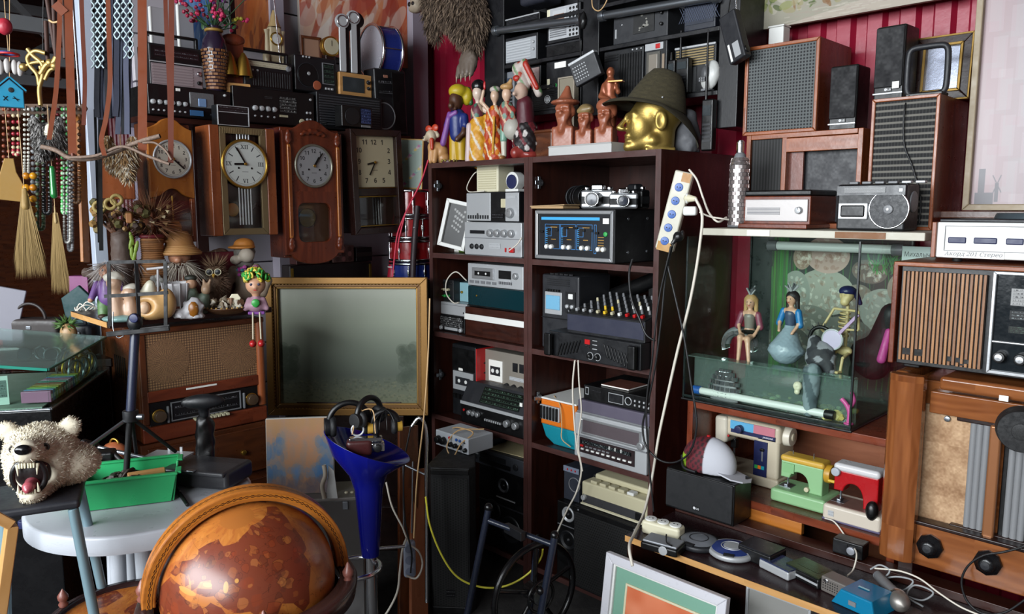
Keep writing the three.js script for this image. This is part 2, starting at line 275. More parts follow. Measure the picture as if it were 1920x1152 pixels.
function cassette(T,u,v,w,h,m=C.silver,inner=C.coal){
const o=box(T,'cassette_door',m,(u-0.5)*T.w,v*T.h,0.003,w*T.w,h*T.h,0.008,0.002),W2=w*T.w,H2=h*T.h;
box(o,'window',inner,0,0,0.0045,W2*0.72,H2*0.42,0.002);for(const s of[-1,1])cyl(o,'reel',C.white,s*W2*0.17,0,0.006,H2*0.1,0.002,'z',H2*0.1,12);
return o;
}
// keep a thing between the side panels of its cabinet bay
function within(T,bay){const lo=cabX[bay]+0.026,hi=cabX[bay+1]-0.026;if(T.w>hi-lo)T.w=hi-lo;T.position.x=Math.min(Math.max(T.position.x,lo+T.w/2),hi-T.w/2);return T;}
function feet(T,z=-0.03){for(const s of[-1,1])for(const q of[z,-T.d+0.03])cyl(T,'foot',C.rubber,s*(T.w/2-0.03),0.003,q,0.01,0.008);}
function cable(name,label,m,pts,r=0.003){const T=thing(name,label,'cable',[0,0,0]);tube(T,'wire',m,pts,r,pts.length*10,6);return T;}
const G1='stereo sets in the mahogany cabinets';
let T;
// left cabinet, top shelf
T=place('stereo_amplifier','silver amplifier with four knobs and a red button on top shelf','amplifier',0,0.47,[871,978,417,466],0.26,SH[3],G1);
body(T,C.silver);D(T,[['b',0.5,0.52,0.99,0.02,C.grey,0.002,'groove'],['b',0.24,0.7,0.26,0.1,C.coal,0.003,'tuning_slot'],['krow',0.48,0.68,0.84,4,0.12,C.alu,0.016],['krow',0.14,0.26,0.32,3,0.085,C.coal,0.008],['p',0.55,0.3,0.2,0.16,PR.caption],['b',0.85,0.2,0.08,0.14,C.red,0.01,'power_button'],['b',0.74,0.2,0.02,0.12,C.red,0.004,'lamp']]);feet(T);
const ampTop=SH[3]+T.h+0.001;
T=place('tuner_radio','silver tuner with a dark glass dial and one big knob','radio',0,0.46,[875,974,360,413],0.24,ampTop,G1);
body(T,C.coal);D(T,[['b',0.25,0.5,0.47,0.94,C.silver,0.006,'grille_panel'],['b',0.62,0.5,0.26,0.94,C.black,0.004,'dial_glass'],['b',0.72,0.62,0.09,0.3,C.ivory,0.006,'meter'],['b',0.88,0.5,0.24,0.94,C.silver,0.006,'control_panel'],['row',0.06,0.16,0.44,9,0.025,0.12,C.coal,0.009],['b',0.24,0.19,0.025,0.2,C.black,0.01,'slider']]);
D(T,[['k',0.86,0.3,0.17,C.alu,0.016],['p',0.62,0.2,0.22,0.16,PR.captionD],['p',0.88,0.82,0.16,0.08,PR.caption]],0.006);
const tunTop=ampTop+T.h+0.001;
T=place('extension_speaker','small cream plastic speaker box with its lead on tuner','speaker',0,0.42,[893,934,311,360],0.1,tunTop);
body(T,C.cream,0.006);D(T,[['hs',0.5,0.5,0.8,0.8,9,C.ivory,0.002]]);tube(T,'lead',wireM.white,[[-T.w/2,0.08,-0.05],[-T.w/2-0.02,0.09,-0.02],[-T.w/2-0.06,0.03,0.0],[-T.w/2-0.03,0.004,0.02],[0,0.004,0.015]],0.0025);
T=place('alarm_clock','small round white alarm clock beside the cream speaker','clock',0,0.4,[948,970,322,356],0.05,tunTop);
{const o=cyl(T,'case',C.white,0,T.h*0.55,-0.025,T.h*0.45,0.045,'z');cyl(T,'dial',C.navy,0,T.h*0.5,0,T.h*0.36,0.004,'z');box(T,'base',C.white,0,0.006,-0.025,T.w*1.1,0.012,0.05);}
T=place('framed_photograph','white picture frame leaning against the silver amplifier','picture frame',0,0.44,[833,872,383,455],0.02,SH[3]+0.003);
T.rotation.set(-0.1,0.35,-0.2,'YXZ');T.position.x-=0.02;T.position.y+=0.018;frame4(T,'frame',C.white,0,T.h/2,0,T.w,T.h,0.018,0.018);flat(T,'photograph',printM(64,96,(g,w,h)=>{g.fillStyle='#1a1a1a';g.fillRect(0,0,w,h);g.fillStyle='#8a8a88';for(let i=0;i<24;i++){g.beginPath();g.arc(20+(i*37)%30,14+(i*53)%50,3,0,7);g.fill();}},0.3),0,T.h/2,0.006,T.w-0.03,T.h-0.03);
for(const[k,a,m]of[[0,824,C.white],[1,829,C.black],[2,835,C.black],[3,842,M(0x45611f,0.5)]]){T=place('record_sleeve',['white spined record sleeve against cabinet side','thin black record sleeve next to the white spined one','black record sleeve behind the white picture frame','green record sleeve showing under the leaning frame'][k],'record',0,0.4-0.01*k,[a,a+(k===3?28:4),406+k*5,462],0.2,SH[3],'records on the top shelf');T.d=k===3?0.006:0.18;body(T,m,0.001,'sleeve');box(T,'inner_edge',labelW,0,T.h/2,0.0002,T.w*0.3,T.h*0.98,0.001);}
// left cabinet, second shelf
T=place('turntable_box','mahogany veneer turntable box with a white stripe','record player',0,0.47,[872,985,582,640],0.3,SH[2],G1);
body(T,W.mahog);D(T,[['b',0.5,0.66,1,0.2,C.white,0.004,'stripe']]);feet(T);
let y2=SH[2]+T.h+0.001;
T=place('dust_cover','smoky dark teal plastic dust cover under the cassette deck','cover',0,0.46,[877,983,541,584],0.28,y2);
body(T,M(0x0e2a30,0.15),0.006,'cover');D(T,[['d',0.17,0.55,0.05,C.brass,0.003,'badge'],['b',0.5,0.06,0.99,0.06,C.black,0.003,'rim']]);y2+=T.h+0.001;
T=place('cassette_deck','silver cassette deck with a dark display and round knob','cassette deck',0,0.45,[877,981,497,545],0.25,y2,G1);
body(T,C.silver);cassette(T,0.3,0.58,0.4,0.5,C.alu,C.black);D(T,[['b',0.69,0.6,0.21,0.36,C.black,0.004,'display'],['k',0.88,0.58,0.15,C.alu,0.014],['row',0.6,0.24,0.8,6,0.025,0.12,C.grey,0.005],['row',0.08,0.18,0.5,5,0.07,0.12,C.grey,0.004],['p',0.7,0.34,0.2,0.08,PR.caption]]);
T=place('car_radio','black car radio with rows of white push keys','radio',0,0.46,[823,871,592,630],0.15,SH[2]);body(T,C.black);D(T,[['p',0.5,0.62,0.9,0.6,PR.keys,'key_panel'],['krow',0.12,0.2,0.88,2,0.14,C.silver,0.012],['b',0.5,0.2,0.5,0.16,C.silver,0.004,'cassette_slot']]);y2=SH[2]+T.h+0.001;
T=place('metal_case','plain silver metal case on the black car radio','case',0,0.455,[822,875,568,592],0.16,y2);body(T,C.silver);box(T,'lid_seam',C.grey,0,T.h*0.8,0,T.w,0.002,0.002);cyl(T,'screw',C.steel,T.w*0.4,T.h*0.3,0,0.005,0.004,'z');y2+=T.h+0.001;
T=place('patch_mixer','little black mixer with cream keys on silver case','mixer',0,0.44,[812,850,524,568],0.12,y2);body(T,C.coal);D(T,[['krow',0.15,0.55,0.8,5,0.07,C.ivory,0.015],['krow',0.15,0.25,0.8,5,0.07,C.green,0.012],['b',0.5,0.85,0.9,0.1,C.black,0.006,'lip']]);
T=place('transformer_box','pale blue transformer box with a loop of cable','transformer',0,0.4,[856,878,530,566],0.08,y2);body(T,M(0x7fa6ae,0.5));cyl(T,'terminal',C.brass,0,T.h*0.5,0.004,0.006,0.01,'z');tube(T,'lead',wireM.white,[[0.03,0.1,0],[-0.01,0.14,0.03],[-0.05,0.1,0.05],[-0.05,0.04,0.055],[0,0.0,0.055],[0.05,0.005,0.065]],0.003);
// left cabinet, third shelf
T=place('portable_recorder','upright black portable cassette recorder with a price tag','cassette recorder',0,0.44,[848,892,648,800],0.2,SH[1],G1);body(T,C.coal,0.006);box(T,'red_side',C.red,T.w/2+0.003,T.h*0.5,-0.09,0.006,T.h*0.96,0.18);D(T,[['b',0.5,0.8,0.92,0.3,C.black,0.004,'speaker_panel'],['b',0.4,0.66,0.18,0.04,labelW,0.006,'price_tag'],['p',0.55,0.74,0.6,0.03,PR.captionD]]);cassette(T,0.5,0.5,0.84,0.26,C.silver,C.char);D(T,[['row',0.15,0.28,0.85,5,0.12,0.06,C.black,0.012]]);
T=place('dial_receiver','black receiver with a sloping dial glass and four round knobs','receiver',0,0.5,[870,988,768,826],0.1,SH[1],G1);within(T,0);body(T,C.black);feet(T);
{const g=extr(T,'sloping_top',C.char,[[0,0],[-0.05,0.085],[-0.1,0.085],[-0.1,0]],T.w,0.002);g.rotation.y=Math.PI/2;g.position.set(-T.w/2,T.h,0);g.rotation.y=-Math.PI/2;g.position.x=T.w/2;const gl=flat(T,'dial_glass',PR.dialG,0.04,T.h+0.0435,-0.0235,T.w*0.62,0.075);gl.rotation.x=-0.532;}
D(T,[['b',0.5,0.94,1,0.14,C.silver,0.004,'trim'],['krow',0.16,0.55,0.3,3,0.13,C.alu,0.016],['k',0.77,0.52,0.17,C.alu,0.02],['k',0.9,0.52,0.17,C.alu,0.02],['row',0.42,0.42,0.66,8,0.018,0.1,C.silver,0.008],['d',0.06,0.6,0.06,C.red,0.006,'lamp'],['b',0.97,1.5,0.035,0.16,labelW,0.004,'price_tag']]);
T=place('tape_deck','upright silver tape deck with a white cassette behind receiver','tape deck',0,0.385,[901,987,661,760],0.12,SH[1],G1);within(T,0);body(T,M(0x8d867c,0.4,0.3));cassette(T,0.36,0.72,0.3,0.3,labelW,C.char);D(T,[['krow',0.08,0.8,0.08,1,0.035,C.coal,0.012],['krow',0.08,0.66,0.08,1,0.035,C.coal,0.012],['krow',0.08,0.52,0.08,1,0.035,C.coal,0.012],['b',0.36,0.42,0.34,0.16,M(0x9c9484,0.4,0.3),0.006,'tape_well'],['krow',0.6,0.54,0.9,3,0.045,C.coal,0.014],['krow',0.6,0.38,0.95,5,0.04,C.coal,0.014],['b',0.77,0.82,0.1,0.12,C.coal,0.003,'meter'],['b',0.91,0.82,0.1,0.12,C.coal,0.003,'meter'],['p',0.8,0.66,0.3,0.05,PR.caption]]);
// left cabinet, below
const mesoM=new THREE.MeshStandardMaterial({map:dataTex(64,(x,y)=>{const u=(x*8)%1,v=(y*8+(Math.floor(x*8)%2)*0.5)%1,d=Math.hypot(u-0.5,v-0.5);return d<0.3?8:34;},true,12),roughness:0.6,metalness:0.2,bumpMap:grainTex,bumpScale:0.0005,side:THREE.DoubleSide});
T=place('stage_speaker','big black stage loudspeaker with mesh grille carrying the white preamp','speaker',40,atD(843,1000,3.0).dot(V(0.6428,0,0.766)),[800,889,878,1100],0.26,0);T.d=0.26;
{const W2=T.w/2;const o=extr(T,'cabinet_body',C.soft,[[-W2*0.8,0],[-W2,-0.04],[-W2*0.7,-0.26],[W2*0.7,-0.26],[W2,-0.04],[W2*0.8,0]].map(([x,z])=>[x,-z]),T.h,0.005);o.rotation.x=-Math.PI/2;const gr=flat(T,'mesh_grille',mesoM,0,T.h/2-0.01,0.004,T.w*0.74,T.h*0.9);uvMetres(gr.geometry);box(T,'grille_frame',C.black,0,T.h*0.975,0.004,T.w*0.8,0.02,0.01);box(T,'grille_frame',C.black,0,0.02,0.004,T.w*0.8,0.03,0.01);flat(T,'badge',PR.captionD,0,0.09,0.006,0.035,0.03);}
const paTop=T.h+0.002;
T=place('preamp','white metal preamp with a row of black knobs and tan lead','preamp',0,0.74,[817,878,815,858],0.14,paTop);body(T,M(0xa9adb2,0.45));D(T,[['krow',0.12,0.45,0.28,2,0.25,C.black,0.02],['krow',0.5,0.36,0.78,3,0.16,C.black,0.016],['k',0.93,0.28,0.14,C.black,0.014],['d',0.45,0.75,0.09,C.red,0.006,'red_button'],['d',0.66,0.75,0.09,C.blue,0.006,'blue_button'],['d',0.76,0.75,0.09,C.blue,0.006,'blue_button'],['d',0.9,0.7,0.05,C.coal,0.004,'socket']]);
tube(T,'lead',wireM.tan,[[-0.06,T.h+0.002,-0.06],[0.0,T.h+0.02,-0.04],[0.09,T.h+0.015,-0.04],[0.075,T.h-0.02,0.012],[0.04,-0.015,0.03],[0.005,T.h*0.3,0.03],[0.01,T.h+0.01,-0.02],[0.09,T.h+0.02,-0.1]],0.003);
T=place('video_recorder','black video recorder with yellowed paper lying on it','video recorder',0,0.5,[889,985,852,905],0.28,0.465);within(T,0);body(T,M(0x2e3035,0.5),0.004);D(T,[['b',0.42,0.62,0.5,0.3,C.coal,0.003,'tape_flap'],['b',0.46,0.3,0.6,0.26,C.black,0.004,'display'],['d',0.86,0.5,0.2,C.coal,0.006,'jog_wheel'],['row',0.06,0.6,0.12,3,0.03,0.08,C.silver,0.003],['p',0.46,0.32,0.5,0.12,PR.captionD],['p',0.06,0.35,0.08,0.18,PR.captionD]]);
{const t=thing('paper_sheet','yellowed sheet of paper on the video recorder','paper',T.position.clone().add(V(0.04,T.h+0.003,-0.1)));const o=box(t,'sheet',M(0xb8ab84,0.85),0,0,0,0.24,0.003,0.15);o.rotation.y=0.1;}
T=place('hifi_speaker','black speaker with a shiny cone under the video recorder','speaker',0,0.49,[902,988,905,1080],0.3,SH[0],'black speakers on the floor');T.h=0.363;within(T,0);body(T,C.black);D(T,[['cone',0.55,0.82,0.09,C.steel],['cone',0.3,0.45,0.15,C.coal],['cone',0.7,0.3,0.17,C.coal],['b',0.6,0.66,0.4,0.012,C.silver,0.004,'trim'],['b',0.5,0.56,0.98,0.02,C.char,0.006,'groove']]);
// right cabinet, top shelf
T=place('reverb_mixer','black cased mixer with a blue lined panel of sliders and knobs','mixer',0,0.5,[1004,1153,392,488],0.3,SH[3],G1);
body(T,C.soft,0.006,'case');const rvH=T.h;frame4(T,'bezel',C.alu,0,T.h/2,0,T.w*0.98,T.h*0.94,0.014,0.008);
flat(T,'panel',printM(512,288,(g,w,h)=>{g.fillStyle='#14161b';g.fillRect(0,0,w,h);g.fillStyle='#3f9fd6';g.fillRect(20,20,420,20);g.strokeStyle='#3d83c4';g.lineWidth=3;for(const x of[50,165,282]){g.strokeRect(x,70,108,170);g.strokeRect(x+6,92,40,60);for(let i=0;i<9;i++)g.fillRect(x+4,100+i*14,14,3);g.fillStyle='#b98b3e';g.fillRect(x+40,88,50,4);g.fillRect(x+46,172,34,4);g.fillStyle='#3f9fd6';}g.strokeRect(404,70,14,190);g.fillStyle='#b98b3e';for(let i=0;i<6;i++)g.fillRect(430,150+i*18,40,4);},0.4),0,T.h/2,0.002,T.w*0.9,T.h*0.8);
D(T,[['krow',0.17,0.27,0.23,2,0.05,C.white,0.014],['krow',0.39,0.27,0.46,2,0.05,C.white,0.014],['krow',0.62,0.27,0.69,2,0.05,C.white,0.014],['krow',0.82,0.26,0.88,2,0.05,C.white,0.014],['row',0.2,0.6,0.3,2,0.03,0.045,C.black,0.01,'slider'],['row',0.42,0.64,0.54,2,0.05,0.035,C.black,0.012,'slider'],['row',0.64,0.6,0.74,2,0.03,0.045,C.black,0.01,'slider'],['row',0.1,0.56,0.8,2,0.04,0.04,C.black,0.012,'slider'],['d',0.9,0.54,0.045,C.green,0.008,'lamp'],['b',0.9,0.78,0.07,0.1,labelW,0.004,'price_tag']]);feet(T);
for(const z of[-0.08,-0.2])for(const y of[0.2,0.82])cyl(T,'screw',C.steel,T.w/2,T.h*y,z,0.006,0.004,'x');
const rvTop=SH[3]+rvH+0.001,rvX=T.position.x;
T=thing('notebook','thin tan notebook with curled cover on the reverb mixer','notebook',[rvX-0.13,rvTop,0.46]);box(T,'pages',M(0xa98a63,0.8),0,0.005,0,0.17,0.01,0.1,0.002);box(T,'cover',M(0xb99a72,0.75),0.005,0.012,0.004,0.18,0.003,0.1).rotation.z=0.03;
function cam35(name,label,p,turn,chrome){
const t=thing(name,label,'camera',p,turn,'cameras on the reverb mixer');box(t,'body',chrome?C.alu:C.black,0,0.035,0,0.13,0.07,0.045,0.01);box(t,'leather_wrap',C.rubber,0,0.032,0,0.131,0.04,0.047,0.01);box(t,'prism_housing',chrome?C.chrome:C.coal,0,0.08,0,0.05,0.026,0.04,0.008);
cyl(t,'lens',C.black,0,0.035,0.05,0.028,0.055,'z',0.026);torus(t,'lens_ring',C.chrome,0,0.035,0.077,0.026,0.002);cyl(t,'lens_glass',M(0x141c2c,0.05),0,0.035,0.076,0.02,0.004,'z');cyl(t,'dial',C.chrome,0.045,0.076,0,0.011,0.012);cyl(t,'rewind_knob',C.chrome,-0.047,0.076,0,0.01,0.012);return t;
}
cam35('film_camera','chrome film camera with a big lens lying on mixer',[rvX+0.055,rvTop,0.42],20,true);
cam35('film_camera','black film camera behind the chrome cameras',[rvX+0.16,rvTop,0.33],-15,false);
{const a=cam35('film_camera','small chrome film camera at the end of mixer',[rvX+0.19,rvTop,0.44],35,true);a.scale.setScalar(0.8);}
T=thing('photo_lens','thick black telephoto lens lying beside the cameras','lens',[rvX-0.075,rvTop+0.046,0.37],60);lathe(T,'barrel',C.black,[[0,-0.08],[0.04,-0.08],[0.04,-0.02],[0.045,-0.02],[0.045,0.05],[0.04,0.055],[0.04,0.08],[0.034,0.08],[0.03,0.07],[0,0.07]],0,0,0).rotation.x=Math.PI/2;for(const z of[-0.05,0.0,0.03])torus(T,'focus_ring',C.char,0,0,z,0.043,0.003);
T=place('plastic_housing','white plastic housing tucked behind the black mixer case','housing',0,0.28,[1212,1226,430,478],0.1,SH[3]);T.w=0.09;T.position.x=cabX[2]-0.08;{const o=extr(T,'shell',C.white,[[-0.045,0],[0.045,0],[0.045,T.h],[0.02,T.h]],0.1,0.004);o.position.z=-0.1;}D(T,[['hs',0.75,0.4,0.4,0.4,5,C.grey,0.002]]);
// right cabinet, second shelf
T=place('power_amplifier','black rack power amplifier with red badge and slanted vents','amplifier',0,0.56,[1048,1226,636,690],0.33,SH[2]+0.001,G1);within(T,1);
body(T,C.coal);for(const s of[-1,1]){const hx=s*T.w*0.455;box(T,'handle',C.black,hx,T.h/2,0.024,T.w*0.075,T.h*0.9,0.018,0.006);for(const q of[0.2,0.8])box(T,'handle_post',C.black,hx,T.h*q,0.008,0.014,0.014,0.02);}
for(const s of[-1,1])for(let i=0;i<7;i++){const o=box(T,'vent_rib',C.black,s*(T.w*0.15+i*T.w*0.036),T.h*0.55-0.004*i,0.002,0.006,T.h*0.55,0.006,0.002);o.rotation.z=s*0.35;}
D(T,[['b',0.45,0.78,0.055,0.18,C.red,0.003,'badge'],['krow',0.48,0.25,0.56,2,0.1,C.black,0.014],['o',0.48,0.25,0.14,0.012,C.silver,'scale_ring'],['o',0.56,0.25,0.14,0.012,C.silver,'scale_ring'],['row',0.53,0.86,0.53,1,0.05,0.03,C.silver,0.002,'lamp'],['row',0.53,0.7,0.53,1,0.05,0.03,C.silver,0.002,'lamp'],['row',0.53,0.54,0.53,1,0.05,0.03,C.silver,0.002,'lamp'],['p',0.45,0.6,0.05,0.1,PR.captionD]]);
const paX=T.position.x,paT=SH[2]+T.h+0.002;
T=place('reel_recorder','tall black tape machine with a blue cassette in window','tape machine',0,0.45,[1015,1086,516,655],0.2,SH[2],G1);T.w*=0.98;
body(T,C.char,0.008);D(T,[['b',0.5,0.42,0.98,0.012,C.black,0.003,'seam'],['hs',0.45,0.9,0.6,0.1,4,C.coal,0.002],['b',0.34,0.62,0.46,0.3,C.silver,0.006,'cassette_well'],['b',0.34,0.63,0.38,0.19,M(0x6fa6c4,0.4),0.01,'blue_cassette'],['row',0.2,0.79,0.48,5,0.05,0.03,C.black,0.012],['b',0.79,0.65,0.26,0.28,C.coal,0.004,'meter_panel'],['b',0.8,0.73,0.12,0.07,C.white,0.007,'meter'],['k',0.72,0.6,0.03,C.silver,0.012],['k',0.85,0.6,0.03,C.silver,0.012],['k',0.78,0.53,0.035,C.black,0.012],['row',0.3,1.01,0.8,5,0.1,0.02,C.coal,0.004,'key']]);
T=thing('mixing_desk','small mixing desk with rows of coloured knobs on the amplifier','mixer',[paX+0.04,paT,0.54]);{const w=0.36,o=extr(T,'case',C.coal,[[0,0],[0,0.075],[-0.26,0.13],[-0.26,0]].map(([z,y])=>[z,y]),w,0.003);o.rotation.y=-Math.PI/2;o.position.x=w/2;box(T,'front_face',M(0x2f3140,0.5),0,0.04,0.001,w*0.98,0.06,0.004);const top=new THREE.Group();top.name='control_panel';T.add(top);top.position.set(0,0.102,-0.13);top.rotation.x=0.2088;const tm=[C.white,C.white,C.ivory,C.yellow,C.ivory,C.white,C.ivory,C.red,C.red];box(top,'plate',C.soft,0,0.001,0,w*0.97,0.003,0.255);for(let i=0;i<10;i++)for(let j=0;j<6;j++){const m=j===5?(i<3?C.silver:tm[Math.min(8,i-1)]):j===4&&i>2&&i<5?C.yellow:j===2&&i%3===0?C.ivory:j===3&&i>5?C.white:C.grey;if(j===5)box(top,'fader',i>6?C.red:m,-w*0.42+i*w*0.093,0.008,0.105,0.012,0.012,0.016,0.003);else cyl(top,'knob',m,-w*0.42+i*w*0.093,0.009,-0.1+j*0.04,0.0055,0.016,'y',0.0045,10);}}
T=thing('spotting_scope','black spotting scope with a bright metal rim behind mixer','telescope',[paX-0.02,paT+0.165,0.24],0);{const o=lathe(T,'barrel',C.black,[[0,-0.14],[0.03,-0.14],[0.032,0.06],[0.045,0.1],[0.045,0.14],[0.036,0.14],[0.03,0.13],[0,0.13]],0,0,0);o.rotation.set(0,0,-1.2);const q=torus(T,'metal_rim',C.alu,0.13,0.05,0,0.043,0.005,'x');q.rotation.z=0.36;for(const x of[-0.08,0.06])box(T,'support',C.black,x,-0.075+x*0.15,0,0.02,0.11+x*0.35,0.03);}
// right cabinet, third shelf
T=place('portable_projector','orange and teal plastic slide projector with black grille','projector',0,0.46,[1014,1080,755,850],0.24,SH[1],G1);
{const w=T.w,h=T.h;const o=extr(T,'orange_shell',M(0xc96a1c,0.45),[[-w/2,h*0.42],[w/2,h*0.42],[w/2,h],[-w/2,h]],0.24,0.006);o.position.z=-0.24;box(T,'white_lid',C.white,0,h+0.004,-0.12,w*1.0,0.008,0.24);const b=extr(T,'teal_base',M(0x117c8c,0.45),[[-w*0.48,h*0.42],[-w*0.36,h*0.14],[-w*0.12,0],[w*0.5,0],[w*0.5,h*0.42]],0.235,0.006);b.position.z=-0.235;box(T,'grille_frame',C.silver,-w*0.2,h*0.72,0.006,w*0.56,h*0.34,0.012,0.004);for(let i=0;i<6;i++)box(T,'grille_bar',C.black,-w*0.42+i*w*0.088,h*0.72,0.014,w*0.06,h*0.3,0.008);tube(T,'lead',wireM.tan,[[-w*0.3,h+0.01,-0.04],[w*0.1,h*0.95,0.01],[w*0.2,h*0.5,0.02],[w*0.25,h*0.25,0.03],[w*0.45,h*0.1,0.02]],0.0022);}
T=place('radio_receiver','large silver radio receiver with a cloth window and button rows','radio',0,0.51,[1089,1228,792,882],0.36,SH[1]+0.001,G1);within(T,1);
body(T,C.silver,0.006);const rrH=T.h;D(T,[['b',0.52,0.74,0.78,0.3,M(0x4a4044,0.8),0.004,'speaker_cloth'],['b',0.5,0.5,1,0.03,C.grey,0.003,'seam'],['b',0.47,0.3,0.76,0.34,M(0x2a2022,0.4),0.004,'control_panel'],['k',0.93,0.62,0.09,C.alu,0.014]]);D(T,[['row',0.14,0.22,0.8,10,0.04,0.035,C.white,0.005],['row',0.2,0.29,0.5,6,0.04,0.03,C.grey,0.004],['b',0.13,0.29,0.05,0.05,C.red,0.006,'power_button'],['row',0.52,0.4,0.68,3,0.012,0.07,C.white,0.004,'pointer'],['p',0.46,0.38,0.7,0.08,PR.dial,'dial']],0.004);
frame4(T,'window_frame',C.alu,T.w*0.02,T.h*0.74,0,T.w*0.82,T.h*0.36,0.008,0.007);
let yq=SH[1]+rrH+0.002;
T=place('receiver_lid','grey lilac lid box resting on the silver radio receiver','cover',0,0.5,[1092,1228,770,800],0.34,yq);T.h=0.05;within(T,1);body(T,M(0x55505e,0.5),0.005,'cover');box(T,'rim',C.grey,0,0.003,0.001,T.w,0.006,0.003);yq+=T.h+0.001;
T=place('disc_player','slim black disc player with white outlined buttons','disc player',0,0.49,[1099,1227,735,770],0.26,yq);within(T,1);T.h=Math.max(0.05,T.h);body(T,C.black);D(T,[['b',0.06,0.62,0.05,0.5,C.silver,0.002,'logo_plate'],['b',0.06,0.62,0.035,0.38,C.black,0.003,'logo_inset'],['b',0.5,0.5,0.22,0.62,C.silver,0.002,'window_outline'],['b',0.5,0.5,0.205,0.54,C.coal,0.003,'window'],['o',0.68,0.5,0.24,0.03,C.silver,'pad_ring'],['row',0.78,0.62,0.97,4,0.02,0.12,C.silver,0.004],['row',0.78,0.34,0.97,4,0.02,0.12,C.silver,0.004],['p',0.2,0.7,0.16,0.1,PR.captionD]]);
T=thing('booklet','thin reddish brown booklet on the disc player','booklet',[T.position.x-0.03,yq+T.h,0.4]);box(T,'cover',M(0x5a342a,0.6),0,0.004,0,0.13,0.007,0.12);box(T,'pages',labelW,0.001,0.004,0.001,0.129,0.004,0.12);
// right cabinet, below
T=place('stage_speaker','black stage loudspeaker with mesh grille under the cream tape recorder','speaker',0,0.52,[1091,1226,975,1100],0.34,SH[0]);within(T,1);
body(T,C.soft,0.01);{const gr=flat(T,'mesh_grille',mesoM,0,T.h/2,0.003,T.w*0.94,T.h*0.92);uvMetres(gr.geometry);box(T,'top_lip',C.black,0,T.h-0.012,0.004,T.w*0.98,0.022,0.01);for(const s of[-1,1])cyl(T,'screw',C.grey,s*T.w*0.4,T.h-0.012,0.009,0.004,0.003,'z');}
const cTop=SH[0]+T.h+0.001;
T=place('tape_recorder','cream coloured portable tape recorder with a dark front panel','tape recorder',0,0.5,[1092,1216,922,975],0.27,cTop);within(T,1);body(T,C.ivory,0.008);D(T,[['b',0.5,0.3,0.94,0.34,M(0x3a3a3c,0.4),0.003,'front_panel'],['k',0.06,0.36,0.12,C.silver,0.016],['b',0.9,0.3,0.12,0.3,C.black,0.006,'socket_panel'],['b',0.5,0.06,1,0.06,C.cream,0.004,'foot_rail']]);box(T,'lid',M(0xbcb595,0.6),0.01,T.h+0.012,-0.15,T.w*0.9,0.024,0.2,0.008);for(let i=0;i<5;i++)box(T,'piano_key',i===4?C.white:C.ivory,-T.w*0.32+i*T.w*0.14,T.h+0.005,-0.02,T.w*0.1,0.012,0.03);cyl(T,'power_lead',wireM.black,-T.w*0.45,T.h+0.008,-0.1,0.006,0.08,'z');
T=place('hifi_speaker','slim black tower speaker with a silver cone beside the divider','speaker',0,0.49,[1044,1087,945,1090],0.3,SH[0],'black speakers on the floor');body(T,C.black);D(T,[['cone',0.5,0.86,0.1,C.silver],['cone',0.5,0.52,0.13,C.coal],['b',0.5,0.7,0.9,0.01,C.grey,0.003,'trim']]);
const twTop=SH[0]+T.h+0.001,twX=T.position.x;
T=place('control_box','blue grey control box standing on the tower speaker','box',0,0.46,[1057,1086,876,948],0.2,twTop);body(T,M(0x2c2f38,0.5));box(T,'lid',M(0x6d7484,0.45),0,T.h-0.012,0.002,T.w,0.024,0.006);D(T,[['o',0.7,0.5,0.2,0.015,C.grey],['row',0.3,0.92,0.8,3,0.06,0.05,C.red,0.008]]);
// ---------------------------------------------------------------- right: low unit, fish tank, desk, radios
const DESK=0.575,LOW=0.655,TANK=0.95,BRD=1.535;
const lx0=onP(1286,860,0,0.5).x;
T=thing('low_cupboard','orange brown open cupboard carrying the fish tank','cupboard',[lx0,0,0.5]);
{const w=onP(1660,890,0,0.57).x-lx0+0.015,d=0.46;box(T,'side_panel',W.red,0.011,TANK/2-0.002,-d/2,0.022,TANK-0.004,d,0.002,'y');box(T,'side_panel',W.red,w-0.011,TANK/2-0.002,-d/2,0.022,TANK-0.004,d,0.002,'y');box(T,'top_board',W.red,w/2,TANK-0.015,-d/2,w-0.046,0.025,d,0.002,'x');box(T,'shelf',W.walnut,w/2,LOW-0.012,-d/2,w-0.046,0.024,d,0.002,'x');box(T,'shelf_edge',W.red,w/2,LOW-0.013,0.002,w-0.046,0.025,0.004,0.001,'x');box(T,'back_panel',W.plywood,w/2,TANK/2+0.15,-d+0.005,w-0.046,TANK-0.34,0.008,0.001,'x');box(T,'drawer_front',W.honey,0.27,LOW-0.048,-0.01,0.3,0.04,0.02,0.002,'x');box(T,'kick_board',W.dark,w/2,0.29,-0.02,w-0.046,0.57,0.02,0.002,'x');}
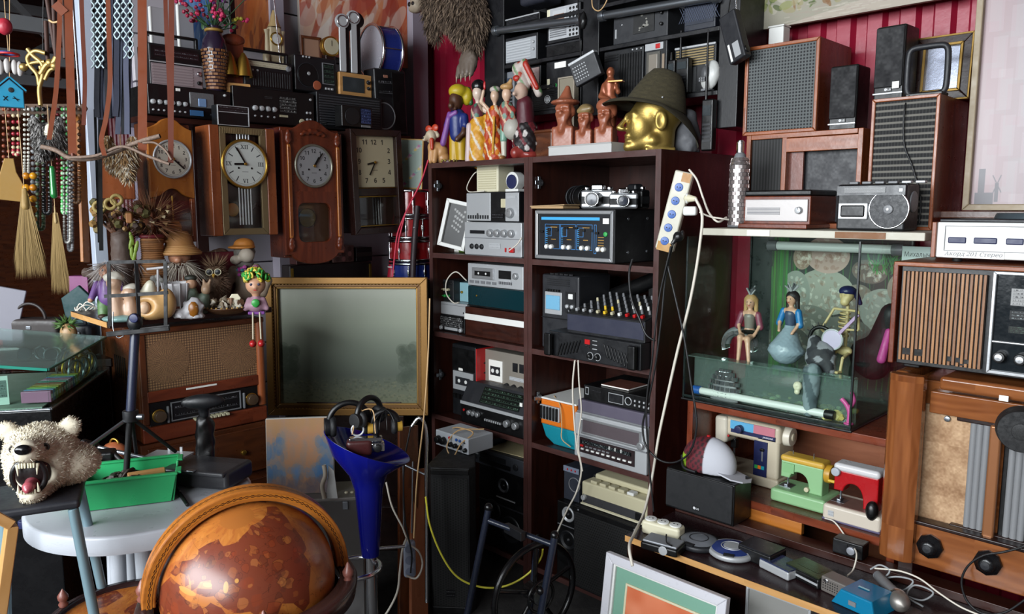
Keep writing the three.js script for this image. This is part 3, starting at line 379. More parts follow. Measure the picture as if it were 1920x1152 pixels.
// fish tank
{
const a=onP(1283,600,0,0.5),b=onP(1607,600,0,0.5),w=b.x-a.x,h=BRD-0.03-TANK,d=0.45,q=0.006;
T=thing('fish_tank','dry glass fish tank with a pebble picture behind and low inner pane','aquarium',[(a.x+b.x)/2,TANK,0.5]);
box(T,'base_pane',tankM,0,0.004,-d/2,w,0.006,d,0);box(T,'front_pane',tankM,0,h/2,-0.003,w,h,q,0);for(const s of[-1,1])box(T,'side_pane',tankM,s*(w/2-0.003),h/2,-d/2,q,h,d-0.014,0);
box(T,'low_inner_pane',P(0xd9ebe5,0.06,{transmission:0.92,thickness:0,ior:1.45}),0,0.075,-0.06,w-0.02,0.14,0.005,0);box(T,'low_inner_pane',P(0xd9ebe5,0.06,{transmission:0.92,thickness:0,ior:1.45}),0,0.148,-0.035,w-0.02,0.004,0.05,0);
const sil=M(0x0e1a18,0.4);for(const s of[-1,1])for(const z of[-0.003,-d+0.01])box(T,'silicone_seam',sil,s*(w/2-0.004),h/2,z,0.006,h,0.007,0.001);box(T,'silicone_seam',sil,0,0.01,-0.003,w,0.008,0.008,0.001);box(T,'bottom_frame',C.black,0,-0.002,-d/2,w+0.008,0.008,d+0.008);
const back=printM(512,512,(g,W2,H2)=>{
g.fillStyle='#0d1512';g.fillRect(0,0,W2,H2);let s0=5;const R=()=>(s0=(s0*16807)%2147483647)/2147483647;
for(let i=0;i<90;i++){g.strokeStyle=`rgb(${18 + R() * 30},${45 + R() * 55},${20 + R() * 25})`;g.lineWidth=2+R()*4;const x=R()*W2*(R()<0.5?0.2:1);g.beginPath();g.moveTo(x,H2);g.quadraticCurveTo(x+R()*40-20,H2/2,x+R()*80-40,R()*200);g.stroke();}
const stone=(x,y,rx,ry,c)=>{const gr=g.createRadialGradient(x,y,4,x,y,rx);g.fillStyle=c;g.beginPath();g.ellipse(x,y,rx,ry,0.1,0,7);g.fill();for(let i=0;i<60;i++){const a2=R()*7,q2=Math.sqrt(R());g.fillStyle=R()<0.5?'rgba(110,70,50,.25)':'rgba(225,225,210,.3)';g.beginPath();g.ellipse(x+Math.cos(a2)*q2*rx*0.85,y+Math.sin(a2)*q2*ry*0.85,3+R()*9,2+R()*6,R()*3,0,7);g.fill();}};
stone(215,190,110,80,'#8a8d80');stone(95,215,62,95,'#7b8378');stone(215,60,84,64,'#ab9186');stone(122,70,36,46,'#8d7a68');stone(335,215,60,60,'#6f675c');stone(425,240,82,76,'#8a9188');stone(488,160,54,56,'#86796c');stone(370,110,62,40,'#5d5048');stone(165,300,90,60,'#6a6e64');stone(300,330,100,60,'#585c54');stone(440,360,90,64,'#4d4a44');stone(80,380,90,60,'#45483f');
for(let i=0;i<46;i++){g.strokeStyle=`rgb(${26 + R() * 40},${90 + R() * 60},${36 + R() * 30})`;g.lineWidth=2+R()*3;const x=370+R()*110,y=30+R()*70;g.beginPath();g.moveTo(x,y+20);g.lineTo(x+R()*50-25,y-R()*30);g.stroke();}
for(let i=0;i<50;i++){g.strokeStyle=`rgb(${24 + R() * 40},${60 + R() * 70},${24 + R() * 25})`;g.lineWidth=3;const x=10+R()*55;g.beginPath();g.moveTo(x,0);g.lineTo(x+R()*16-8,400+R()*100);g.stroke();}
},0.5);
box(T,'back_pane',sil,0,h/2,-d+0.003,w,h,0.004,0);flat(T,'background_print',back,0.045,h*0.52,-d+0.012,w-0.09,h*0.93);
const px=onP(1285,440,0,0.5),tubeY=h-0.035;
cyl(T,'fluorescent_tube',M(0xd9dfdc,0.35),0.08,tubeY,-0.3,0.015,w*0.7,'x');for(const s of[-1,1])cyl(T,'tube_cap',C.grey,0.08+s*w*0.36,tubeY,-0.3,0.019,0.035,'x');
cyl(T,'lamp_tube',M(0xd5d8d4,0.35),-0.02,0.028,-0.034,0.012,w*0.83,'x');for(const s of[-1,1])cyl(T,'tube_clip',s<0?C.blue:C.black,-0.02+s*w*0.4,0.028,-0.034,0.0145,0.03,'x');
const pm=[M(0xb8a060,0.7),M(0x8f7a4a,0.7),M(0xd6cc9a,0.7),M(0x6a6a52,0.7)];
for(let i=0;i<60;i++){const o=mesh(T,'pebble',new THREE.IcosahedronGeometry(rr(0.007,0.016),1),pm[i%4]);o.scale.set(1,0.65,rr(0.7,1.1));o.position.set(rr(-0.24,0.24),0.016,rr(-0.2,-0.09));o.rotation.y=rr(0,3);}
// things inside the tank
const tx=T.position.x,TY=TANK+0.008;
const at=(px2,z)=>onP(px2,700,0,z).x;
const mosaic=M(0xb9bcc0,0.12,0.9,{flatShading:true});
function ringOrnament(label,X,y,z,R,r){const t=thing('mirror_ornament',label,'ornament',[X,y,z],10);const k=new THREE.Group();for(let i=0;i<12;i++){const a3=Math.PI*(1.08-1.16*i/11);for(let j=0;j<5;j++){const o=box(t,'mirror_tile',mosaic,Math.cos(a3)*R,Math.sin(a3)*R*0.9+r,(j-2)*r*0.36,r*0.42,r*0.5,0.004);o.rotation.z=a3;}}return torus(t,'arch_core',C.grey,0,r,0,R*0.95,r*0.55,'z',Math.PI);}
ringOrnament('mirror tiled arch ornament beside the blond doll',at(1385,0.36),TANK+0.155,0.36,0.05,0.03);
box(T,'glass_ledge',tankM,0,0.1445,-0.23,w-0.02,0.005,0.36,0);for(const s of[-1,1])for(const z of[-0.1,-0.38])box(T,'ledge_support',tankM,s*w*0.42,0.075,z,0.02,0.13,0.02,0);
{const t=thing('shell_ornament','silver tiled dome ornament behind the low pane','ornament',[at(1365,0.44),TANK+0.008,0.46]);for(let j=0;j<6;j++)for(let i=0;i<11;i++){const a3=Math.PI*i/10,el=j*0.25,R=0.058*Math.cos(el);const o=box(t,'mirror_tile',mosaic,Math.cos(a3)*R,0.02+0.07*Math.sin(el)*1.2,Math.sin(a3)*R*0.25,0.012,0.013,0.004);o.rotation.y=Math.PI/2-a3;}lathe(t,'core',C.grey,[[0.052,0],[0.052,0.03],[0.03,0.085],[0,0.095]],0,0,0,20).scale.z=0.25;}
// dolls
const LY=TANK+0.147;
function doll(label,X,z,y,turn,hair,dress,sleeve,skirt,legs){
const t=thing('doll',label,'doll',[X,y,z],turn,'dolls in the fish tank'),sk=M(0xc79a80,0.5);
sdf(t,'figure',sk,[['e',0,0.215,0,0.018,0.023,0.02],['c',0,0.2,0,0.008,0,0.175,0,0.008],['c',-0.022,0.17,0,0.01,0.022,0.17,0,0.01],['c',0,0.165,0,0.02,0,0.12,0,0.015],['c',0,0.12,0,0.016,0,0.09,0,0.024],['c',-0.03,0.168,0,0.009,-0.04,0.125,0.01,0.007],['c',-0.04,0.125,0.01,0.007,-0.025,0.095,0.035,0.006],['c',0.03,0.168,0,0.009,0.042,0.125,0.01,0.007],['c',0.042,0.125,0.01,0.007,0.03,0.09,0.035,0.006],...(legs?[['c',-0.012,0.09,0,0.016,-0.012,0.085,0.07,0.011],['c',-0.012,0.085,0.07,0.011,-0.012,0.0,0.085,0.007],['c',0.014,0.09,0,0.016,0.016,0.08,0.07,0.011],['c',0.016,0.08,0.07,0.011,0.03,0.0,0.09,0.007]]:[]),['c',0,0.213,0.019,0.004,0,0.208,0.022,0.003]],0.008,0.004);
sdf(t,'hair',hair,[['e',0,0.226,-0.006,0.024,0.022,0.022],['c',-0.018,0.222,-0.008,0.01,-0.021,0.175,-0.01,0.008],['c',0.018,0.222,-0.008,0.01,0.021,0.172,-0.01,0.008]],0.008,0.004,{amp:0.0015,fr:400});
sdf(t,'bodice',dress,[['c',0,0.158,0,0.023,0,0.118,0,0.019]],0.008,0.004);
for(const s of[-1,1]){cyl(t,'eye',C.black,s*0.007,0.217,0.0195,0.002,0.002,'z',0.002,8);sdf(t,'sleeve',sleeve,[['c',s*0.031,0.168,0,0.013,s*0.044,0.12,0.006,0.013]],0.004,0.004);}
box(t,'mouth',C.red,0,0.203,0.0195,0.006,0.002,0.002);
sdf(t,'skirt',skirt,legs?[['e',0,0.09,0.012,0.036,0.02,0.04]]:[['c',0,0.105,0,0.022,0,0.03,0.02,0.062],['e',0,0.02,0.02,0.07,0.024,0.06]],0.01,0.005,{amp:0.002,fr:260});
const ft=thing('feather_hat',label.split(' doll')[0]+' doll\'s feathered hat','hat',t.position.clone().add(V(0,0.246,0)));for(let i=0;i<9;i++)rod(ft,'feather',i%2?M(0x46484c,0.8):M(0x8d8e90,0.8),[0,-0.003,0],[rr(-0.02,0.02),rr(0.015,0.03),rr(-0.015,0.015)],0.0045,0.002);
t.scale.setScalar(0.86);ft.position.copy(t.position).add(V(0,0.246*0.86,0));return t;
}
doll('blond doll in a grey top perched on the tank ledge',at(1402,0.38),0.38,TANK+0.152,10,M(0xa98556,0.8),M(0x777068,0.5),M(0x7b3a4c,0.6),C.black,true);
doll('dark haired doll in blue sleeves and silver ball gown',at(1478,0.36),0.36,LY+0.025,-8,M(0x1c1416,0.7),M(0x3a4860,0.5),M(0x1d6ea8,0.5),M(0x8b9aa6,0.45),false);
{
const t=thing('skeleton_figurine','skeleton figurine in navy headscarf playing a white banjo','figurine',[at(1580,0.34),LY,0.34],-12),bone=M(0xbda878,0.6);
sdf(t,'skull',bone,[['e',0,0.235,0,0.021,0.024,0.023],['e',0,0.213,0.009,0.014,0.012,0.013],['-e',-0.009,0.232,0.022,0.006,0.006,0.006],['-e',0.009,0.232,0.022,0.006,0.006,0.006]],0.005,0.0035);
sdf(t,'headscarf',C.navy,[['e',0,0.247,-0.003,0.025,0.017,0.027],['c',0.018,0.24,-0.018,0.01,0.03,0.21,-0.025,0.007]],0.006,0.004);
rod(t,'spine',bone,[0,0.205,-0.008],[0,0.06,-0.006],0.005);for(let i=0;i<6;i++){const o=torus(t,'rib',bone,0,0.178-i*0.014,0.004,0.031-Math.abs(i-2)*0.003,0.0028,'y',5.4,18);o.rotation.z=0.9;o.scale.y=0.6;}
rod(t,'collar_bone',bone,[-0.042,0.188,0],[0.042,0.188,0],0.004);rod(t,'arm',bone,[-0.042,0.188,0],[-0.07,0.12,0.02],0.004);rod(t,'arm',bone,[-0.07,0.12,0.02],[-0.01,0.095,0.045],0.0035);rod(t,'arm',bone,[0.042,0.188,0],[0.065,0.135,0.03],0.004);rod(t,'arm',bone,[0.065,0.135,0.03],[0.03,0.135,0.05],0.0035);
sdf(t,'pelvis',bone,[['e',0,0.06,0,0.028,0.016,0.014]],0.004,0.004);for(const s of[-1,1]){rod(t,'thigh',bone,[s*0.018,0.055,0],[s*0.03,0.045,0.05],0.005);rod(t,'shin',bone,[s*0.03,0.045,0.05],[s*0.03,0.0,0.06],0.0045);box(t,'foot',bone,s*0.03,0.004,0.068,0.012,0.008,0.026);}
const bj=thing('banjo','toy banjo with pale lilac skin held by the skeleton','banjo',t.position.clone().add(V(-0.015,0.1,0.053)));cyl(bj,'drum_head',M(0xbcaec8,0.5),0,0,0,0.031,0.012,'z');torus(bj,'hoop',C.silver,0,0,0.004,0.031,0.003);bar(bj,'neck',M(0xb392b8,0.5),[0.02,0.02,0.004],[0.075,0.085,0.004],0.01,0.008);
}
{const t=thing('lace_figurine','grey marbled figure in black lace between the doll and skeleton','figurine',[at(1536,0.4),LY,0.4]);sdf(t,'draped_body',vcol(0.7),[['e',0,0.04,0,0.045,0.05,0.04],['e',-0.02,0.085,0,0.02,0.024,0.02],['c',0.02,0.06,0,0.02,0.04,0.01,0.02,0.018]],0.015,0.004,{amp:0.002,fr:150,color:(x,y,z)=>(Math.sin(x*140)+Math.sin(y*170+1)+Math.sin(z*150)>0.3?0x8c8b92:0x2a2a30)});torus(t,'lace_collar',C.black,-0.005,0.1,-0.01,0.034,0.006);for(let i=0;i<14;i++){const a3=i/14*6.28;rod(t,'lace_point',C.char,[-0.005+Math.cos(a3)*0.036,0.1+Math.sin(a3)*0.036,-0.01],[-0.005+Math.cos(a3)*0.05,0.1+Math.sin(a3)*0.05,-0.01],0.003,0.001);}sdf(t,'trailing_cloth',vcol(0.8),[['c',0.0,0.0,0.05,0.028,0.0,-0.12,0.058,0.02]],0.01,0.005,{amp:0.003,fr:110,color:(x,y)=>(Math.sin(x*130+y*40)>0?0x79868c:0x49565c)});}
{const t=thing('black_cushion','black plush shape with a pink lining behind the glass corner','soft toy',[at(1643,0.25),LY,0.2],-10);sdf(t,'plush_body',M(0x0c0b0f,0.9),[['c',-0.03,0.0,0,0.05,0.02,0.17,0,0.035],['e',-0.06,0.03,0.02,0.04,0.05,0.03]],0.03,0.008);sdf(t,'pink_lining',M(0xc04a92,0.6),[['c',0.02,0.03,0.045,0.014,0.032,0.12,0.035,0.01]],0.006,0.004);}
{const t=thing('bone_hand_ornament','small white bone hand lying among the pebbles','ornament',[at(1445,0.43),TY+0.012,0.43]);for(let i=0;i<5;i++){const a3=-0.6+i*0.3;rod(t,'finger',C.cream,[Math.sin(a3)*0.015,0,0.01],[Math.sin(a3)*0.05,0.012,0.03*Math.cos(a3)],0.006,0.004);}box(t,'palm',C.cream,0,0.0,0,0.04,0.018,0.03,0.008);}
{const t=thing('skull_charm','tiny pale skull charm hanging over the pebbles','charm',[at(1498,0.45),TANK+0.085,0.454]);sdf(t,'skull',C.cream,[['e',0,0.012,0,0.014,0.015,0.013],['e',0,-0.006,0.003,0.009,0.009,0.008],['-e',-0.005,0.01,0.013,0.004,0.004,0.004],['-e',0.005,0.01,0.013,0.004,0.004,0.004]],0.003,0.0025);rod(t,'thread',C.grey,[0,0.02,0],[0,0.063,0],0.0008);}
{const t=thing('pink_bracket','pink plastic figure standing in the tank corner','figurine',[at(1597,0.46),TY,0.462]);tube(t,'bent_stem',M(0xc74f90,0.45),[[0,0,0],[0,0.04,0],[-0.01,0.06,0],[-0.025,0.075,0]],0.007);tube(t,'upper_loop',M(0xc74f90,0.45),[[0,0.05,0],[0.012,0.075,0],[0.004,0.1,0]],0.006);cyl(t,'base',M(0xc74f90,0.45),0,0.003,0,0.014,0.006);}
for(const[k,X,z]of[[0,1560,0.455],[1,1580,0.44]]){const t=thing('yellow_stone',k?'craggy yellow stone next to the pink figure':'pale yellow craggy stone by the lamp tube end','stone',[at(X,z)-0.01,TY+0.015,z]);const o=mesh(t,'stone',new THREE.DodecahedronGeometry(0.019,0),M(0xc8bd78,0.8));o.rotation.set(k,0.4,0.2);const o2=mesh(t,'crag',new THREE.DodecahedronGeometry(0.012,0),M(0xb3a55c,0.8));o2.position.set(0.014,-0.003,0.004);}
}
// white board on the tank
T=thing('white_board','chipped white board lying on the fish tank with a price strip','board',[onP(1322,432,0,0.5).x,BRD-0.024,0.52]);{const w=onP(1740,432,0,0.5).x-T.position.x;box(T,'board',M(0xb5b1a2,0.55),w/2,0.012,-0.24,w,0.023,0.48,0.003);box(T,'price_strip',labelW,0.2,0.012,0.001,0.075,0.018,0.003);box(T,'chipped_end',M(0x7d5638,0.8),w-0.17,0.012,0.0005,0.14,0.018,0.002);}
T=place('disco_shaker','tall cocktail shaker covered in mirror tiles','shaker',0,0.46,[1358,1394,262,424],0.08,BRD);
{const R=0.03,m=M(0xbcb2b0,0.28,0.85,{flatShading:true}),prof=(y)=>(y<0.72?R:R*(1-(y-0.72)/0.28*0.62));lathe(T,'bottle',C.grey,[[0,0],[R*1.1,0.001],[R*1.1,0.008],[R*0.93,0.012],[R*0.93,T.h*0.7],[R*0.55,T.h*0.84],[R*0.38,T.h*0.86],[0,T.h*0.86]],0,0,-0.035);for(let j=0;j<18;j++)for(let i=0;i<16;i++){const y=0.05+j*0.043,a=(i+(j%2)*0.5)/16*6.283,q=prof(y)*(y>0.7?0.98:1),o=box(T,'mirror_tile',m,Math.sin(a)*q,y*T.h,-0.035+Math.cos(a)*q,R*0.36,T.h*0.039,0.0025);o.rotation.set(y>0.7?-0.45:rr(-0.04,0.04),a+rr(-0.04,0.04),0,'YXZ');}cyl(T,'cap',C.chrome,0,T.h*0.92,-0.035,R*0.42,T.h*0.13);cyl(T,'cap_top',C.chrome,0,T.h*0.99,-0.035,R*0.3,T.h*0.02);}
T=place('record_player','small record player with a silver front and red brown sides','record player',0,0.44,[1395,1520,360,415],0.28,BRD);{box(T,'plinth',W.red,0,0.008,-0.12,T.w*1.03,0.014,0.3,0.003,'x');const h=T.h;box(T,'body',W.red,0,h*0.5,-T.d/2,T.w,h*0.78,T.d,0.004,'z');D(T,[['b',0.5,0.5,0.94,0.6,M(0xb3aeac,0.4,0.2),0.006,'front_plate']]);D(T,[['hs',0.32,0.48,0.5,0.2,5,C.grey,0.002],['k',0.85,0.5,0.1,C.silver,0.012]],0.006);box(T,'lid',C.black,0,h*0.97,-T.d/2,T.w,h*0.16,T.d,0.006);box(T,'foot',C.black,T.w*0.1,-0.0,-0.03,0.06,0.004,0.04);}
T=place('cassette_player','black boombox with a chrome ringed speaker and cassette window','boombox',0,0.47,[1568,1698,345,428],0.11,BRD);
body(T,C.coal,0.008);D(T,[['b',0.5,0.86,0.98,0.2,M(0x2b2c30,0.4),0.004,'tuner_strip'],['p',0.42,0.87,0.6,0.12,PR.captionD,'dial',0.006],['b',0.26,0.42,0.44,0.36,C.silver,0.006,'window_rim',0.012],['b',0.26,0.42,0.36,0.26,C.black,0.01,'cassette_window',0.01],['o',0.77,0.46,0.4,0.02,C.chrome,'speaker_ring'],['d',0.77,0.46,0.39,C.char,0.003,'speaker_mesh'],['d',0.77,0.46,0.1,C.grey,0.008,'dust_cap'],['d',0.77,0.46,0.03,C.chrome,0.011,'emblem'],['b',0.93,0.86,0.07,0.1,C.silver,0.006,'lamp']]);
for(let i=0;i<6;i++)box(T,'key',i>3?C.silver:C.grey,-T.w*0.3+i*0.036,T.h+0.004,-0.03,0.026,0.008,0.02);cyl(T,'side_dial',C.grey,T.w/2,T.h*0.62,-0.06,0.03,0.008,'x');
// upper stack on the white board
const gridTex=dataTex(64,(x,y)=>{const u=(x*16)%1,v=(y*16)%1;return u<0.35||v<0.35?[88,92,92]:[10,11,14];},true,6),gridTex2=dataTex(64,(x,y)=>{const u=(x*16)%1,v=(y*8)%1;return v<0.3?[104,101,94]:u<0.25?[48,48,46]:[12,12,14];},true,7);
const clothA=new THREE.MeshStandardMaterial({map:gridTex,roughness:0.8}),clothB=new THREE.MeshStandardMaterial({map:gridTex2,roughness:0.8});
function woodSpeaker(T,m,cloth,rim=0.012){body(T,m,0.003,'cabinet','y');frame4(T,'front_frame',W.orange,0,T.h/2,0,T.w,T.h,rim,0.01);const o=flat(T,'grille_cloth',cloth,0,T.h/2,0.003,T.w-rim*2,T.h-rim*2);uvMetres(o.geometry);return T;}
T=place('speaker_box','low wooden two bay speaker cabinet under the checked speaker','speaker',0,0.3,[1397,1614,246,425],0.28,BRD);T.h-=0.002;
{const h=T.h,w=T.w,t=0.016;for(const x of[-w/2+t/2,-w*0.15,w/2-t/2])box(T,'upright',W.orange,x,h/2,-0.14,t,h,0.28,0.002,'y');box(T,'top',W.orange,0,h-t/2,-0.139,w-2*t-0.001,t,0.28,0.002,'x');box(T,'bottom',W.orange,0,t/2,-0.14,w-2*t-0.001,t,0.28,0.002,'x');box(T,'back',C.black,0,h/2,-0.276,w-0.04,h-0.04,0.005);box(T,'valance',W.orange,w*0.165,h-0.04,-0.006,w*0.6,0.045,0.012,0.002,'x');const o=flat(T,'grille',new THREE.MeshStandardMaterial({map:dataTex(32,(x)=>((x*8)%1<0.4?44:14),true,12),roughness:0.7}),-w*0.315,h*0.52,-0.012,w*0.31,h*0.88);uvMetres(o.geometry);box(T,'dark_panel',M(0x16161c,0.6),w*0.17,h*0.46,-0.05,w*0.6,h*0.8,0.01);box(T,'inner_side',W.red,-w*0.07,h*0.48,-0.03,w*0.13,h*0.8,0.012,0.002,'y');}
const sbTop=BRD+T.h+0.001;
T=woodSpeaker(place('wooden_speaker','orange wood speaker with checked grey grille on the low box','speaker',0,0.28,[1398,1536,80,236],0.24,sbTop),W.red,clothA);const s1=T;
T=woodSpeaker(place('wooden_speaker','tall orange wood speaker with a striped dark grille behind boombox','speaker',0,0.3,[1631,1757,182,425],0.26,BRD),W.red,clothB,0.01);const s2x=T.position.x,s2Top=BRD+T.h+0.001,s2w=T.w;
tube(T,'speaker_wire',wireM.black,[[0.0,T.h+0.004,-0.02],[0.0,T.h-0.03,0.008],[0.005,T.h-0.14,0.008],[0.03,T.h-0.2,0.01],[0.06,T.h-0.3,0.01],[0.06,0.02,0.01]],0.0025);
function lgSpeaker(T){body(T,C.black,0.006);box(T,'grille',M(0x0f0f12,0.9),0,T.h*0.58,0.003,T.w*0.94,T.h*0.8,0.008,0.004);box(T,'trim',C.silver,0,T.h*0.1,0.002,T.w*0.98,0.004,0.005);flat(T,'logo',lgM,0,T.h*0.15,0.0035,T.w*0.26,T.w*0.13);return T;}
T=place('satellite_speaker','black satellite speaker standing next to the checked wooden speaker','speaker',0,0.25,[1556,1608,106,228],0.1,undefined,'black satellite speakers');T.position.y=sbTop;lgSpeaker(T);
T=place('satellite_speaker','black satellite speaker with a white tag on the striped speaker','speaker',0,0.24,[1640,1697,48,172],0.1,s2Top,'black satellite speakers');lgSpeaker(T);box(T,'price_tag',labelW,T.w*0.28,T.h*0.2,0.006,0.02,0.02,0.003);T.rotation.y=-0.05;
T=place('framed_mirror','dark framed mirror with a gold inner rim leaning on wall','mirror',0,0.12,[1716,1822,68,172],0.02,s2Top);{T.rotation.x=-0.08;frame4(T,'outer_frame',W.dark,0,T.h/2,0,T.w,T.h,0.026,0.016);frame4(T,'gold_rim',M(0x7a6030,0.4,0.8),0,T.h/2,0.002,T.w-0.046,T.h-0.046,0.009,0.02);frame4(T,'gold_edge',M(0x7a6030,0.4,0.8),0,T.h/2,0.0,T.w+0.006,T.h+0.006,0.006,0.018);box(T,'mirror_glass',M(0x9a9fae,0.25,0.9),0,T.h/2,0.004,T.w-0.056,T.h-0.056,0.004);}
T=place('ring_stand','rounded square black plastic ring stand before the mirror','stand',0,0.26,[1703,1776,88,168],0.02,s2Top+0.006);{const w=T.w/2,h=T.h/2,pts=[];for(const[sx,sy]of[[1,1],[-1,1],[-1,-1],[1,-1]])for(let i=0;i<4;i++){const a=Math.atan2(sy,sx)+(i-1.5)/3*1.2;pts.push([sx*w*0.7+Math.cos(a)*w*0.3,h+sy*h*0.7+Math.sin(a)*h*0.3,0]);}mesh(T,'ring',new THREE.TubeGeometry(new THREE.CatmullRomCurve3(pts.map((p)=>V(...p)),true),60,0.009,8,true),C.char);box(T,'foot',C.black,0,-0.001,-0.01,0.1,0.01,0.06);}
T=thing('white_block','white painted block between the speaker and canvas','block',[onP(1461,66,0,0.14).x,s1.position.y+s1.h+0.001,0.14]);box(T,'block',C.white,0,0.04,0,0.055,0.08,0.05,0.004);box(T,'cap',C.white,0,0.083,0,0.06,0.006,0.055);
{
const a=onP(1427,52,0,0.1),b=onP(1800,52,0,0.1),w=b.x-a.x,h=0.5;T=thing('landscape_canvas','unframed garden landscape canvas with a pale lower border','painting',[(a.x+b.x)/2,a.y-0.005,0.09]);box(T,'stretcher',M(0x9c8f7c,0.8),0,h/2,-0.012,w,h,0.02);flat(T,'painting',printM(512,400,(g,W2,H2)=>{g.fillStyle='#8f8b7c';g.fillRect(0,0,W2,H2);let s0=9;const R=()=>(s0=(s0*16807)%2147483647)/2147483647;for(let i=0;i<900;i++){const x=R()*W2,y=R()*(H2-40);g.fillStyle=['#4f5f2c','#6a763e','#7e824e','#8d8460','#3e4a24','#75502f','#a8a292'][Math.floor(R()*7)];g.globalAlpha=0.7;g.beginPath();g.ellipse(x,y,4+R()*16,3+R()*9,R()*3,0,7);g.fill();}g.globalAlpha=1;g.fillStyle='#6e4830';g.fillRect(140,0,12,330);g.fillRect(215,0,8,300);g.fillStyle='#47406e';g.fillRect(180,250,14,70);g.fillStyle='#a3998c';g.beginPath();g.moveTo(60,400);g.lineTo(512,330);g.lineTo(512,400);g.fill();for(let i=0;i<120;i++){g.fillStyle=R()<0.5?'#94857a':'#b5ada0';g.globalAlpha=0.4;g.fillRect(60+R()*450,350+R()*50,10+R()*30,3);}g.globalAlpha=1;},0.7),0,h/2,0.0,w,h);
}
// ---------------------------------------------------------------- sewing machines and cap in the low cupboard
const onShelf=(px,z)=>onP(px,900,0,z).x;
T=place('sewing_machine','full size cream sewing machine with a navy control column','sewing machine',0,0.36,[1340,1462,786,930],0.12,LOW,'sewing machines');
{const w=T.w,h=T.h,cr=M(0xb9ae98,0.5),wh=M(0xcac3b2,0.45);box(T,'base',cr,0,h*0.08,-0.07,w*1.0,h*0.16,0.15,0.008);box(T,'column',cr,w*0.3,h*0.5,-0.06,w*0.36,h*0.72,0.12,0.012);box(T,'arm',cr,0.0,h*0.82,-0.06,w*0.98,h*0.3,0.12,0.014);const hd=box(T,'head',wh,-w*0.4,h*0.76,-0.055,w*0.2,h*0.42,0.13,0.012);hd.rotation.z=0.03;rod(T,'needle_bar',C.steel,[-w*0.3,h*0.6,-0.05],[-w*0.3,h*0.3,-0.05],0.004);box(T,'presser_foot',C.steel,-w*0.3,h*0.2,-0.045,0.016,0.01,0.03);box(T,'needle_clamp',C.black,-w*0.3,h*0.5,-0.05,0.022,0.03,0.022);
box(T,'upper_panel',M(0x5a9fc4,0.4),-w*0.08,h*0.87,0.001,w*0.36,h*0.13,0.004);box(T,'upper_panel',M(0xb5707c,0.4),w*0.26,h*0.87,0.001,w*0.32,h*0.13,0.004);box(T,'navy_strip',C.navy,w*0.09,h*0.775,0.001,w*0.68,h*0.055,0.004);cyl(T,'stitch_dial',C.navy,-w*0.1,h*0.83,0.012,0.014,0.022,'z');flat(T,'name_plate',printM(128,32,(g,W2,H2)=>{g.fillStyle='#1b2148';g.fillRect(0,0,W2,H2);g.fillStyle='#c8c8cc';g.font='italic bold 26px sans-serif';g.textAlign='center';g.fillText('JAGUAR',64,26);}),w*0.32,h*0.775,0.0045,w*0.2,h*0.04);box(T,'control_column',C.navy,w*0.22,h*0.43,0.001,w*0.2,h*0.54,0.004);box(T,'slider_slot',C.grey,w*0.25,h*0.5,0.003,0.005,h*0.2,0.004);box(T,'slider',C.black,w*0.25,h*0.58,0.007,0.014,0.01,0.01);for(let i=0;i<3;i++)box(T,'stitch_chart',[C.green,C.orange,C.teal][i],w*0.165+i*0.012,h*0.3,0.004,0.011,0.012,0.003);cyl(T,'red_button',C.red,-w*0.28,h*0.68,0.004,0.004,0.006,'z');
const hw=cyl(T,'hand_wheel',wh,w*0.53,h*0.8,-0.05,h*0.15,0.026,'x',h*0.14,28);cyl(hw,'wheel_hub',cr,0,0.014,0,h*0.06,0.008);}
function miniMachine(T,base,bodyM,topM){
const w=T.w,h=T.h;box(T,'base',base,0,h*0.14,-0.05,w,h*0.28,0.13,0.01);
const sh=new THREE.Shape();sh.moveTo(0.12*w,0.28*h);sh.lineTo(0.36*w,0.28*h);sh.lineTo(0.36*w,0.86*h);sh.lineTo(-0.4*w,0.86*h);sh.lineTo(-0.4*w,0.5*h);sh.lineTo(-0.24*w,0.5*h);sh.quadraticCurveTo(-0.2*w,0.68*h,-0.04*w,0.66*h);sh.quadraticCurveTo(0.13*w,0.62*h,0.12*w,0.28*h);
const o=extr(T,'arm',bodyM,sh,0.055,0.004);o.position.z=-0.075;const top=box(T,'top_cover',topM,-0.02*w,h*0.91,-0.047,w*0.8,h*0.14,0.062,0.012);
rod(T,'needle_bar',C.steel,[-w*0.32,h*0.52,-0.045],[-w*0.32,h*0.3,-0.045],0.003);box(T,'presser_foot',C.steel,-w*0.32,h*0.31,-0.04,0.014,0.008,0.024);box(T,'needle_plate',C.steel,-w*0.32,h*0.285,-0.04,0.04,0.003,0.04);
}
T=place('toy_sewing_machine','small mint green sewing machine with mustard top and hand wheel','sewing machine',0,0.44,[1444,1556,862,960],0.12,LOW,'sewing machines');T.w*=0.93;miniMachine(T,M(0x83ad7d,0.45),M(0x83ad7d,0.45),M(0xc09a3c,0.5));{const w=T.w,h=T.h;const q=cyl(T,'hand_wheel',M(0xb08628,0.5),w*0.42,h*0.74,-0.047,h*0.19,0.02,'x',h*0.19,24);rod(T,'crank_handle',M(0xc2a030,0.5),[w*0.46,h*0.66,-0.02],[w*0.6,h*0.66,-0.02],0.005);rod(T,'spool_pin',C.steel,[w*0.12,h*0.97,-0.05],[w*0.12,h*1.08,-0.05],0.0016);rod(T,'spool_pin',C.steel,[-w*0.26,h*0.97,-0.05],[-w*0.26,h*1.05,-0.05],0.0016);cyl(T,'stitch_knob',C.ivory,w*0.1,h*0.36,-0.016,0.008,0.012,'z');box(T,'front_plate',M(0x7aa874,0.5),-w*0.25,h*0.72,-0.018,w*0.2,h*0.2,0.004);}
